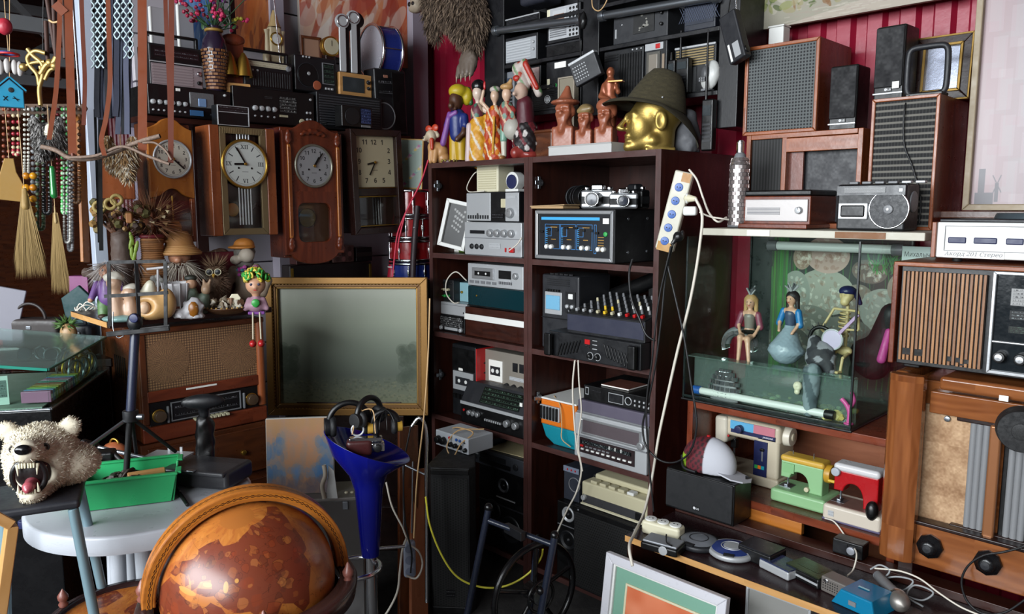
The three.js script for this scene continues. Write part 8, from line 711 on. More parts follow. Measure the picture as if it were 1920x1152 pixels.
sdf(b,'mouth_lining',M(0x1c0f0f,0.5),[['e',0,0.092,0.035,0.058,0.06,0.03]],0.01,0.006);const lip=torus(b,'black_lip',M(0x141011,0.4),0,0.092,0.085,0.05,0.009);lip.scale.y=1.12;sdf(b,'tongue',M(0x9a4650,0.4),[['c',0,0.06,0.05,0.024,0,0.058,0.1,0.018],['c',0,0.058,0.1,0.018,0,0.052,0.115,0.01]],0.01,0.005);sdf(b,'nose',M(0x0c0b0d,0.3),[['e',0,0.196,0.125,0.026,0.018,0.016],['-e',-0.011,0.192,0.142,0.005,0.004,0.006],['-e',0.011,0.192,0.142,0.005,0.004,0.006]],0.004,0.004);
for(const s of[-1,1]){const e=mesh(b,'eye',new THREE.SphereGeometry(0.011,14,10),M(0x0d0906,0.1));e.position.set(s*0.048,0.182,0.056);torus(b,'eyelid',M(0x2a221c,0.6),s*0.048,0.182,0.058,0.011,0.003);rod(b,'upper_canine',C.cream,[s*0.03,0.138,0.092],[s*0.028,0.1,0.1],0.007,0.0012);rod(b,'lower_canine',C.cream,[s*0.03,0.042,0.1],[s*0.029,0.074,0.104],0.006,0.0012);for(let i=0;i<3;i++){rod(b,'upper_tooth',C.cream,[s*(0.005+i*0.008),0.144,0.1],[s*(0.005+i*0.008),0.126,0.103],0.0042,0.003);rod(b,'lower_tooth',C.cream,[s*(0.004+i*0.008),0.038,0.104],[s*(0.004+i*0.008),0.052,0.106],0.0038,0.0026);rod(b,'molar',C.cream,[s*0.042,0.12-i*0.002,0.08-i*0.014],[s*0.041,0.106,0.082-i*0.014],0.005,0.002);}}
}
function filterGeo(g,keep){const p=g.attributes.position,n=g.attributes.normal,a=[],b=[];for(let i=0;i<p.count;i++)if(keep(p.getX(i),p.getY(i),p.getZ(i))){a.push(p.getX(i),p.getY(i),p.getZ(i));b.push(n.getX(i),n.getY(i),n.getZ(i));}const o=new THREE.BufferGeometry();o.setAttribute('position',new THREE.Float32BufferAttribute(a,3));o.setAttribute('normal',new THREE.Float32BufferAttribute(b,3));return o;}
// ---------------------------------------------------------------- round plastic table and what stands on it
const TB=0.84,tc=onY(268,928,TB);
T=thing('plastic_table','round white plastic garden table','table',[tc.x,0,tc.z],20);{const R=0.275,m=M(0xb4b8bf,0.4);lathe(T,'table_top',m,[[0,TB],[R-0.01,TB],[R,TB-0.006],[R,TB-0.045],[R-0.012,TB-0.045],[R-0.015,TB-0.012],[0,TB-0.012]],0,0,0,64);for(let i=0;i<4;i++){const a=i*Math.PI/2+0.5;for(const s of[-1,1]){const dx=-Math.sin(a)*0.022*s,dz=Math.cos(a)*0.022*s;rod(T,'leg',m,[Math.cos(a)*0.07+dx,TB-0.014,Math.sin(a)*0.07+dz],[Math.cos(a)*0.09+dx,0,Math.sin(a)*0.09+dz],0.02);}}cyl(T,'corner_screw',C.navy,-R*0.62,TB-0.03,R*0.78,0.012,0.02);}
const onT=(px,py)=>{const p=onY(px,py,TB);return[p.x,TB+0.0005,p.z];};
T=thing('green_basin','bright green plastic basin full of odds and ends','basin',onT(242,934),66);{const m=M(0x2fa866,0.4),w=0.245,d=0.15,h=0.078;const ring=(k,y)=>[[-1,-1],[1,-1],[1,1],[-1,1]].map(([a,b])=>[a*w/2*k,y,b*d/2*k]);const wall=(a,b,nm)=>{const g=new THREE.BufferGeometry(),B0=0.84;};const mk=(nm,sx,sz,len,turn)=>{const sh=new THREE.Shape([[-len/2*0.86,0],[len/2*0.86,0],[len/2,h],[len/2*0.35,h],[len/2*0.28,h*0.84],[-len/2*0.28,h*0.84],[-len/2*0.35,h],[-len/2,h]].map((q)=>new THREE.Vector2(...q))),full=new THREE.Shape([[-len/2*0.86,0],[len/2*0.86,0],[len/2,h],[-len/2,h]].map((q)=>new THREE.Vector2(...q)));const o=extr(T,nm,m,len<0.2?sh:full,0.005,0.0015);o.rotation.order='YXZ';o.rotation.y=turn;o.rotation.x=sx||sz?0.14:0;o.position.set(sx*(w/2*0.88),0.002,sz*(d/2*0.86));return o;};mk('long_wall',0,1,w,0);mk('long_wall',0,-1,w,Math.PI);mk('short_wall',1,0,d,Math.PI/2);mk('short_wall',-1,0,d,-Math.PI/2);box(T,'floor',m,0,0.004,0,w*0.88,0.006,d*0.88,0.002);for(const s of[-1,1])box(T,'rim',m,0,h,s*(d/2+0.004),w*1.02,0.006,0.014,0.002);for(const s of[-1,1])for(const q of[-1,1])box(T,'rim',m,s*(w/2+0.004),h,q*d*0.36,0.014,0.006,d*0.3,0.002);}
{const b=T,bp=T.position;const inB=(x,z,dy)=>{const c=Math.cos(66*Math.PI/180),s=Math.sin(66*Math.PI/180);return[bp.x+x*c+z*s,TB+0.01+dy,bp.z-x*s+z*c];};
let o=thing('wooden_flute','short pale wooden tube lying in the green basin','tube',inB(0.045,0.0,0.05),76);cyl(o,'tube',W.pale,0,0,0,0.011,0.09,'x');cyl(o,'bore',C.black,0.045,0,0,0.007,0.003,'x');o=thing('trinket_heap','heap of dark trinkets and wires in the green basin','trinkets',inB(0,0,0));o.userData.kind='stuff';{const gs=[];for(let i=0;i<140;i++){const g=i%3?new THREE.DodecahedronGeometry(rr(0.008,0.016),0):new THREE.TorusGeometry(rr(0.01,0.02),0.003,5,10);g.rotateX(rr(0,3));g.rotateY(rr(0,3));const a=rr(0,6.28),q=Math.sqrt(rnd())*0.06;g.translate(Math.cos(a)*q*1.1,0.012+rr(0,0.045)*(1-q*6),Math.sin(a)*q*0.75);gs.push(g.index?g.toNonIndexed():g);}mesh(o,'trinkets',mergeGeometries(gs),M(0x2e241e,0.6));}
o=thing('leather_gloves','orange brown leather purse behind the basin rim','purse',onT(218,886),30);sdf(o,'purse',M(0x8a4a2a,0.6),[['e',0,0.045,0,0.05,0.045,0.03]],0.01,0.007);torus(o,'clasp',C.brass,0,0.085,0,0.014,0.003);
o=thing('black_binoculars','old black camera with hanging strap at basin side','camera',onT(183,912),60);box(o,'body',C.black,0,0.07,0,0.1,0.06,0.05,0.008);cyl(o,'lens',C.coal,0,0.07,0.035,0.022,0.03,'z');box(o,'support',C.black,0,0.02,0,0.06,0.04,0.04,0.004);tube(o,'strap',M(0x14100f,0.6),[[0.05,0.09,0.01],[0.075,0.06,0.03],[0.05,-0.0,0.06],[0.02,0.006,0.09],[-0.01,0.006,0.08]],0.007,40,6);
o=thing('flat_case','flat dark grey leather case with a steel latch','case',onT(392,905),32);{const g=box(o,'case',M(0x2b2b2e,0.5),0,0.03,0,0.2,0.05,0.13,0.012);box(o,'flap',M(0x333336,0.45),0,0.05,0.03,0.19,0.014,0.09,0.006);box(o,'latch',C.steel,0.0,0.058,0.075,0.022,0.006,0.016);}
o=thing('walking_stick','long silver and brown cane lying across the table','cane',[0,0,0]);{const A=atD(180,838,2.2),B=atD(395,888,2.14);rod(o,'shaft',C.steel,A,A.clone().lerp(B,0.62),0.006);rod(o,'tip',W.red,A.clone().lerp(B,0.62),B,0.004,0.002);sdf(o,'knob',C.black,[['c',A.x,A.y,A.z,0.012,A.x+0.0,A.y+0.02,A.z+0.03,0.01]],0.006,0.005);}
o=thing('glass_dish','clear plastic lid box lying at the back of table','box',onT(315,876),35);box(o,'clear_box',P(0xdde4ea,0.1,{transmission:0.8,thickness:0}),0,0.018,0,0.12,0.03,0.08,0.004);box(o,'rim',C.silver,0,0.034,0,0.122,0.004,0.082);for(const s of[-1,1])box(o,'tab',C.silver,s*0.02,0.042,-0.04,0.008,0.014,0.004);
o=thing('pen','black pen lying at the front of table','pen',[0,0,0]);rod(o,'barrel',C.black,V(...onT(330,920)).add(V(0,0.006,0)),V(...onT(352,952)).add(V(0,0.006,0)),0.005);rod(o,'clip',C.steel,V(...onT(330,918)).add(V(0,0.012,0)),V(...onT(338,930)).add(V(0,0.012,0)),0.0015);}
// music stand in the basin, tablet stand, phone holder
{const a=atD(238,908,2.05),o=thing('music_stand','black folding music stand planted in the green basin','music stand',a,45),S=(px,py,t=2.05)=>atD(px,py,t).sub(a).applyAxisAngle(V(0,1,0),-Math.PI/4),m=M(0x08080a,0.85);rod(o,'lower_pole',m,S(236,902),S(244,770),0.008);rod(o,'upper_pole',M(0x20263a,0.4),S(244,790),S(254,610),0.012);cyl(o,'collar',C.coal,...S(245,780).toArray(),0.02,0.03);cyl(o,'wing_knob',C.steel,...S(262,782).toArray(),0.008,0.02,'x');rod(o,'tripod_leg',C.steel,S(240,785),S(150,850,1.95),0.005);rod(o,'tripod_leg',m,S(248,785),S(330,848,2.15),0.005);rod(o,'tripod_leg',m,S(248,790),S(256,856,2.2),0.005);
const fr=[[[204,492],[310,490]],[[204,492],[206,612]],[[310,490],[311,612]],[[255,490],[262,620]],[[196,556],[315,549]],[[200,626],[318,612]]];for(const[p,q]of fr)bar(o,'desk_bar',m,S(...p),S(...q),0.009,0.005);bar(o,'desk_lip',m,S(200,628,2.02),S(318,616,2.02),0.012,0.008);sdf(o,'tilt_joint',C.coal,[['e',...S(253,605).toArray(),0.02,0.026,0.02]],0.006,0.006);tube(o,'hanging_wire',C.steel,[S(212,585),S(213,620),S(222,634),S(232,630)],0.0015);cyl(o,'joint_screw',C.navy,...S(252,597,2.02).toArray(),0.012,0.012,'z');}
{const a=onY(388,884,TB),o=thing('phone_stand','black phone holder on a thin steel stand','stand',[a.x,TB+0.0005,a.z],60),td=2.23,y=(py)=>atD(398,py,td).y-TB;rod(o,'steel_post',C.steel,[0.012,0.004,0],[0.012,y(765),0],0.004);sdf(o,'grip_bundle',C.black,[['c',-0.012,y(862),0.01,0.016,0,y(790),0,0.024],['c',0.012,y(860),0.014,0.014,0.014,y(800),0,0.014]],0.012,0.007,{amp:0.003,fr:90});sdf(o,'holder_pad',C.coal,[['e',0.0,y(748),0.01,0.06,0.022,0.02],['c',0.0,y(775),0,0.014,0.0,y(755),0,0.016]],0.01,0.006);cyl(o,'base',C.black,0.012,0.004,0,0.03,0.008);}
// ---------------------------------------------------------------- globe bar
{const c=atD(468,1092,1.62),R=0.176,map=printM(2048,1024,(g,w,h)=>{g.lineJoin='round';const X=(lo)=>(lo+180)/360*w,Y=(la)=>(90-la)/180*h;let q=5;const Rn=()=>(q=(q*16807)%2147483647)/2147483647;g.fillStyle='#a4622a';g.fillRect(0,0,w,h);g.strokeStyle='rgba(70,28,12,.45)';for(let i=0;i<1300;i++){let x=Rn()*w,y=Rn()*h;g.lineWidth=1.2+Rn();g.beginPath();g.moveTo(x,y);for(let k=0;k<7;k++){x+=Rn()*18-9;y+=Rn()*12-6;g.lineTo(x,y);}g.stroke();}for(let i=0;i<900;i++){g.fillStyle=['rgba(190,120,50,.25)','rgba(140,70,30,.22)','rgba(200,140,70,.2)','rgba(120,50,25,.2)'][i%4];g.beginPath();g.ellipse(Rn()*w,Rn()*h,12+Rn()*50,6+Rn()*24,Rn()*3,0,7);g.fill();}
const L=[[[-17,15],[-16,21],[-10,30],[-6,36],[10,37],[11,33],[20,31],[32,31],[35,28],[38,20],[43,12],[51,12],[45,2],[40,-5],[40,-15],[35,-25],[27,-34],[18,-34],[12,-17],[13,-5],[9,4],[-8,5],[-14,10]],[[35,29],[40,33],[48,30],[52,25],[56,26],[60,22],[55,17],[45,13],[43,13],[39,21]],[[-9,37],[-9,43],[-1,44],[-4,48],[2,51],[8,54],[10,58],[5,60],[12,66],[25,71],[40,67],[60,69],[75,73],[105,77],[140,73],[179,69],[178,62],[160,60],[142,54],[135,45],[128,38],[122,38],[121,30],[110,20],[106,10],[100,8],[95,18],[88,22],[80,13],[77,8],[73,18],[67,25],[57,26],[50,30],[42,37],[36,36],[27,37],[27,40],[40,41],[37,46],[28,44],[26,40],[22,37],[19,42],[13,45],[18,40],[15,38],[10,44],[3,43],[0,39]],[[-168,66],[-140,70],[-95,72],[-60,55],[-65,45],[-80,25],[-97,20],[-105,22],[-124,45]],[[-78,8],[-60,8],[-35,-7],[-40,-22],[-58,-38],[-70,-54],[-75,-45],[-71,-18],[-81,-5]],[[115,-22],[130,-12],[142,-11],[153,-27],[147,-38],[130,-32],[115,-34]]];
for(const pl of L){g.beginPath();pl.forEach(([a,b],i)=>(i?g.lineTo(X(a),Y(b)):g.moveTo(X(a),Y(b))));g.closePath();g.fillStyle='#6e3320';g.fill();g.save();g.clip();g.strokeStyle='rgba(48,18,8,.5)';g.lineWidth=1.6;for(let i=0;i<1500;i++){g.fillStyle=['rgba(104,42,24,.5)','rgba(156,88,42,.5)','rgba(84,44,32,.45)','rgba(178,116,58,.45)','rgba(128,52,26,.5)'][i%5];const x=Rn()*w,y=Rn()*h,q2=9+Rn()*24;g.beginPath();for(let k=0;k<9;k++){const a=k/9*6.283,r=q2*(0.6+Rn()*0.6);g.lineTo(x+Math.cos(a)*r,y+Math.sin(a)*r*0.7);}g.closePath();g.fill();if(i%2)g.stroke();}g.strokeStyle='rgba(40,14,8,.55)';g.lineWidth=1.2;for(let i=0;i<330;i++){let x=Rn()*w,y=Rn()*h;g.beginPath();g.moveTo(x,y);for(let k=0;k<6;k++){x+=Rn()*34-17;y+=Rn()*24-12;g.lineTo(x,y);}g.stroke();}g.restore();g.strokeStyle='#3a150a';g.lineWidth=4;g.stroke();}g.strokeStyle='rgba(70,30,12,.4)';g.lineWidth=1;for(let lo=-180;lo<180;lo+=30){g.beginPath();g.moveTo(X(lo),0);g.lineTo(X(lo),h);g.stroke();}for(let la=-60;la<80;la+=30){g.beginPath();g.moveTo(0,Y(la));g.lineTo(w,Y(la));g.stroke();}g.fillStyle='#b58038';for(const[lo,la,a,b]of[[35,43,12,4],[51,42,6,10],[18,36,26,5],[60,45,5,4]]){g.beginPath();g.ellipse(X(lo),Y(la),a*2,b*2,0,0,7);g.fill();}g.fillStyle='#9a5c28';g.fillRect(0,0,w,h*0.06);},0.28);
map.roughness=0.3;const o=thing('globe_bar','antique style world globe in a wooden stand with meridian arch','globe',[c.x,0,c.z],45),y=c.y;const gl=mesh(o,'globe',new THREE.SphereGeometry(R,64,40),map);gl.position.y=y;gl.rotation.set(0.32,-130*Math.PI/180-0.1,0,'XYZ');cyl(o,'pole_pin',C.brass,0,y+R+0.005,0,0.006,0.02);
const chk=printM(512,32,(g)=>{g.fillStyle='#a8641f';g.fillRect(0,0,512,32);g.fillStyle='#2a140a';for(let i=0;i<64;i++)for(let j=0;j<3;j++)if((i+j)%2)g.fillRect(i*8,8+j*5,8,5);},0.35);const arch=new THREE.Group();arch.name='meridian_arch';o.add(arch);arch.position.y=y;arch.rotation.y=0.5;const a0=0.0,a1=Math.PI;const band=new THREE.Shape();band.absarc(0,0,R*1.18,a0,a1,false);band.absarc(0,0,R*1.035,a1,a0,true);const bm=extr(arch,'arch_band',W.honey,band,0.045,0.003);bm.position.z=-0.0225;const tape=(r0,r1,z)=>{const g=new THREE.RingGeometry(r0,r1,80,1,0,Math.PI),uv=g.attributes.uv,p=g.attributes.position;for(let i=0;i<p.count;i++){const an=Math.atan2(p.getY(i),p.getX(i));uv.setXY(i,an/Math.PI*1.6,(Math.hypot(p.getX(i),p.getY(i))-r0)/(r1-r0));}const q=mesh(arch,'checker_inlay',g,chk);q.position.z=z;};chk.map.wrapS=THREE.RepeatWrapping;tape(R*1.075,R*1.135,0.0235);const outer=new THREE.CylinderGeometry(R*1.181,R*1.181,0.02,80,1,true,0,Math.PI);const oq=mesh(arch,'checker_inlay',outer,chk);oq.rotation.set(Math.PI/2,0,0);oq.rotation.order='XYZ';oq.rotation.y=0;{const u=outer.attributes.uv;for(let i=0;i<u.count;i++)u.setX(i,u.getX(i)*1.6);}oq.rotation.set(Math.PI/2,Math.PI/2,0);
const ring=new THREE.Group();ring.name='horizon_ring';o.add(ring);ring.position.y=y-0.02;ring.rotation.z=0.04;lathe(ring,'ring',M(0x3a2420,0.3),[[R*1.06,0.0],[R*1.06,0.012],[R*1.24,0.012],[R*1.27,0.0],[R*1.24,-0.028],[R*1.1,-0.028],[R*1.06,0]],0,0,0,64);const fin=(x,z)=>lathe(o,'finial',M(0x7a4a40,0.4),[[0.0085,0],[0.011,0.006],[0.007,0.012],[0.011,0.018],[0.012,0.026],[0.007,0.034],[0.003,0.044],[0,0.047]],x,y-0.008,z,14);for(const a of[0.5,2.2,3.9,5.6])fin(Math.cos(a+0.62)*R*1.17,Math.sin(a+0.62)*R*1.17);mesh(o,'lower_bowl',new THREE.SphereGeometry(R*1.06,40,16,0,6.2832,Math.PI/2,Math.PI/2),W.red).position.y=y-0.03;for(let i=0;i<3;i++){const a=i*2.094+0.4;rod(o,'leg',W.red,[Math.cos(a)*R*1.15,y-0.04,Math.sin(a)*R*1.15],[Math.cos(a)*R*0.9,0,Math.sin(a)*R*0.9],0.016,0.012);}
const tr=thing('map_tray','round tray table printed with an old map and dark rim','tray',[0,0,0]);const tp=atD(236,1156,1.78);tr.position.set(tp.x,0,tp.z);const ty=tp.y,r2=0.165;lathe(tr,'tray_rim',M(0x2a1a1a,0.3),[[r2*0.88,ty],[r2*0.9,ty+0.012],[r2,ty+0.012],[r2*1.02,ty-0.01],[r2*0.9,ty-0.02],[0,ty-0.02]],0,0,0,56);const dm=mesh(tr,'map_print',new THREE.CircleGeometry(r2*0.89,48),map);dm.rotation.set(-Math.PI/2,0,0.8);dm.position.y=ty+0.002;for(const a of[2.5,4.4])lathe(tr,'finial',M(0x7a4a40,0.4),[[0.0085,0],[0.011,0.006],[0.007,0.012],[0.011,0.018],[0.012,0.026],[0.007,0.034],[0,0.044]],Math.cos(a)*r2*0.96,ty+0.012,Math.sin(a)*r2*0.96,14);for(let i=0;i<3;i++){const a=i*2.094;rod(tr,'leg',W.red,[Math.cos(a)*r2*0.7,ty-0.02,Math.sin(a)*r2*0.7],[Math.cos(a)*r2*0.6,0,Math.sin(a)*r2*0.6],0.012);}}
// ---------------------------------------------------------------- goods hanging at the left
function ribbon(parent,name,m,pts,w,th=0.0025){const c=new THREE.CatmullRomCurve3(pts),n=pts.length*6,pos=[],idx=[];for(let i=0;i<=n;i++){const p=c.getPoint(i/n),v=p.clone().sub(EYE).setY(0).normalize(),s=V(-v.z,0,v.x).multiplyScalar(w/2),t=v.multiplyScalar(th/2);for(const[a,b]of[[-1,-1],[1,-1],[1,1],[-1,1]])pos.push(p.x+s.x*a+t.x*b,p.y,p.z+s.z*a+t.z*b);if(i){const q=(i-1)*4;for(let k=0;k<4;k++){const k2=(k+1)%4;idx.push(q+k,q+k2,q+4+k2,q+k,q+4+k2,q+4+k);}}}const g=new THREE.BufferGeometry();g.setAttribute('position',new THREE.Float32BufferAttribute(pos,3));g.setIndex(idx);const f=g.toNonIndexed();f.computeVertexNormals();return mesh(parent,name,uvMetres(f,'y'),m);}
const leather=M(0x763b21,0.6),leather2=M(0x5e2a18,0.65),HT=1.95,PX=(arr,t=HT)=>arr.map(([x,y,d])=>atD(x,y,t+(d||0)));
T=thing('hanging_rail','steel rail overhead from which straps and nets hang','rail',[0,0,0]);{const a=atD(-60,-60,1.95),b=atD(380,-60,1.95);rod(T,'rail',C.steel,a,b,0.014);for(const p of[a,b])rod(T,'hanger',C.steel,p,V(p.x,3.3,p.z),0.005);}
const strapL=['wide tan leather strap hanging beside the gold branch ornament','broad rust leather strap next to the handle radio','long leather strap ending before the honey wood clock','twisted leather strap beside the long one','thin dark leather strap left of the white net','curving leather strap in front of the white net','leather strap with a pointed tab curling to the branch'];
[[[[127,-60],[131,120],[136,290]],0.019,leather],[[[266,-60],[267,120],[267,282]],0.021,leather],[[[322,-60],[321,140],[320,306]],0.013,leather2],[[[309,-60],[312,60],[317,150],[319,250]],0.01,leather2],[[[151,-60],[155,60],[159,150],[157,235]],0.01,leather2],[[[201,-60,-0.03],[204,60,-0.03],[206,160,-0.03],[198,225,-0.03],[190,265,-0.03],[196,292,-0.03]],0.011,leather],[[[112,-60],[112,20],[110,90],[104,180],[92,262]],0.011,leather]].forEach(([p,w,m],i)=>{const t=thing('leather_strap',strapL[i],'strap',[0,0,0],0,'leather straps on the rail');ribbon(t,'strap',m,PX(p),w);const k=atD(p[0][0],p[0][1]+2,HT);cyl(t,'rivet',C.brass,k.x,k.y,k.z,0.004,0.01,'z');if(i===6){const q=atD(112,16,HT-0.01);box(t,'pointed_tab',leather,q.x,q.y,q.z,0.022,0.03,0.004).rotation.set(0,1.2,0.78);}});
T=thing('stick_bundle','bundle of long dark brown sticks tied near the gold ornament','sticks',[0,0,0]);for(const[a,b]of[[[80,-55],[112,150]],[[98,-55],[106,140]],[[86,40],[90,125]],[[116,-55],[122,110]]])rod(T,'stick',M(0x3c241c,0.7),atD(...a,2.08),atD(...b,2.06),0.006,0.005);tube(T,'binding',wireM.tan,PX([[92,38],[100,42],[112,40]],2.06),0.003,12,6);
T=thing('driftwood_branch','thin twisting driftwood branch with leather thongs','branch',[0,0,0]);tube(T,'branch',W.drift,PX([[78,275],[105,282],[130,296],[170,298],[215,285],[255,268],[300,255]]),0.006,60,7);tube(T,'twig',W.drift,PX([[130,296],[180,292],[230,275],[275,292],[318,308]],1.93),0.004,50,6);tube(T,'twig',W.drift,PX([[268,268],[290,268],[310,282],[322,300]],1.94),0.003,40,6);tube(T,'thong',leather2,PX([[136,288],[137,296]]),0.004,8,6);
{T=thing('macrame_net','white knotted net hanging over navy fabric','net',[0,0,0]);const m=M(0x9fb0b4,0.85),n=13,rows=15,px=(i)=>174+i*6.1;for(let i=0;i<n;i++){if(i>=5&&i<=6)continue;const pts=[];const end=i>9?19:i<4?21:rows;for(let j=0;j<end;j++)pts.push(atD(px(i)+((i+j)%2?2.9:-2.9),-52+j*9.0,HT+0.02+(i%2)*0.003));tube(T,'net_cord',m,pts,0.0022,pts.length*3,5);}T=thing('navy_tassels','faded navy fabric strips hanging below the white net','fabric',[0,0,0]);const cl=[M(0x1a1c26,0.9),M(0x252838,0.9),M(0x3c4050,0.9),M(0x14151c,0.9),M(0x585c70,0.9)];for(let i=0;i<11;i++){const x=182+i*6;ribbon(T,'fabric_strip',cl[i%5],PX([[x,-50],[x+1,60],[x,130],[x+rr(-3,3),190],[x+rr(-4,4),222+(i>6?30:rr(-6,8))]],HT+0.035+(i%3)*0.006),0.0125,0.003);}}
{T=thing('gold_branch_ornament','golden cast ornament like bent antlers','ornament',[0,0,0]);const m=M(0xa58a52,0.35,0.7),t=2.05;for(const[p,r]of[[[[76,198],[74,165],[80,140],[76,125]],0.006],[[[74,160],[70,140],[56,122],[52,108],[66,96],[86,100]],0.006],[[[76,140],[88,122],[100,118],[106,108]],0.008],[[[52,92],[62,104],[78,118],[82,128]],0.006],[[[44,126],[62,118],[84,116]],0.005],[[[84,150],[94,132],[104,128]],0.005]])tube(T,'gold_branch',m,PX(p,t),r,40,8);for(const[x,y]of[[44,126],[103,124],[94,118]]){const o=mesh(T,'gold_bud',new THREE.IcosahedronGeometry(0.011,1),m);o.position.copy(atD(x,y,t));}rod(T,'hanging_cord',C.black,atD(80,100,t),atD(82,-60,t-0.06),0.001);}
{const a=atD(20,178,2.2);T=thing('bird_house','bright blue little bird house with black cross marks','bird house',a,76);const m=M(0x1f7fa0,0.5);extr(T,'house',m,[[-0.032,-0.036],[0.032,-0.036],[0.032,0.012],[0,0.042],[-0.032,0.012]],0.03,0.002).position.z=-0.015;cyl(T,'entry_hole',C.black,0.002,0.012,0.016,0.007,0.002,'z');for(const[x,s]of[[-0.013,1],[-0.013,-1],[0.012,1],[0.012,-1]]){const o=box(T,'mark',C.black,x,-0.012,0.016,0.002,0.016,0.001);o.rotation.z=s>0?0.7:x>0?1.4:-0.7;}for(const s of[-1,1]){const o=box(T,'roof',m,s*0.02,0.03,0,0.052,0.004,0.036);o.rotation.z=-s*0.76;}rod(T,'cord',wireM.tan,[0,0.04,0],atD(18,-60,2.2).sub(a).applyAxisAngle(V(0,1,0),-76*Math.PI/180),0.001);const b=thing('shell_mobile','mobile of white shells on a red and blue ring','mobile',atD(16,102,2.15),76);torus(b,'ring',C.red,0,0,0,0.026,0.003,'y');torus(b,'ring',C.blue,-0.004,0.003,0,0.02,0.003,'y');for(const x of[-0.022,-0.006,0.012,0.024]){const o=mesh(b,'shell',new THREE.SphereGeometry(0.011,10,8),M(0xa9a5a2,0.5));o.scale.set(0.8,1.9,0.6);o.position.set(x,-0.03-Math.abs(x)*0.3,0);}rod(b,'cord',wireM.tan,[0,0,0],[0,0.24,0],0.001);sdf(b,'red_top',M(0x9a2030,0.6),[['e',-0.004,0.075,0,0.02,0.024,0.016]],0.004,0.006);}
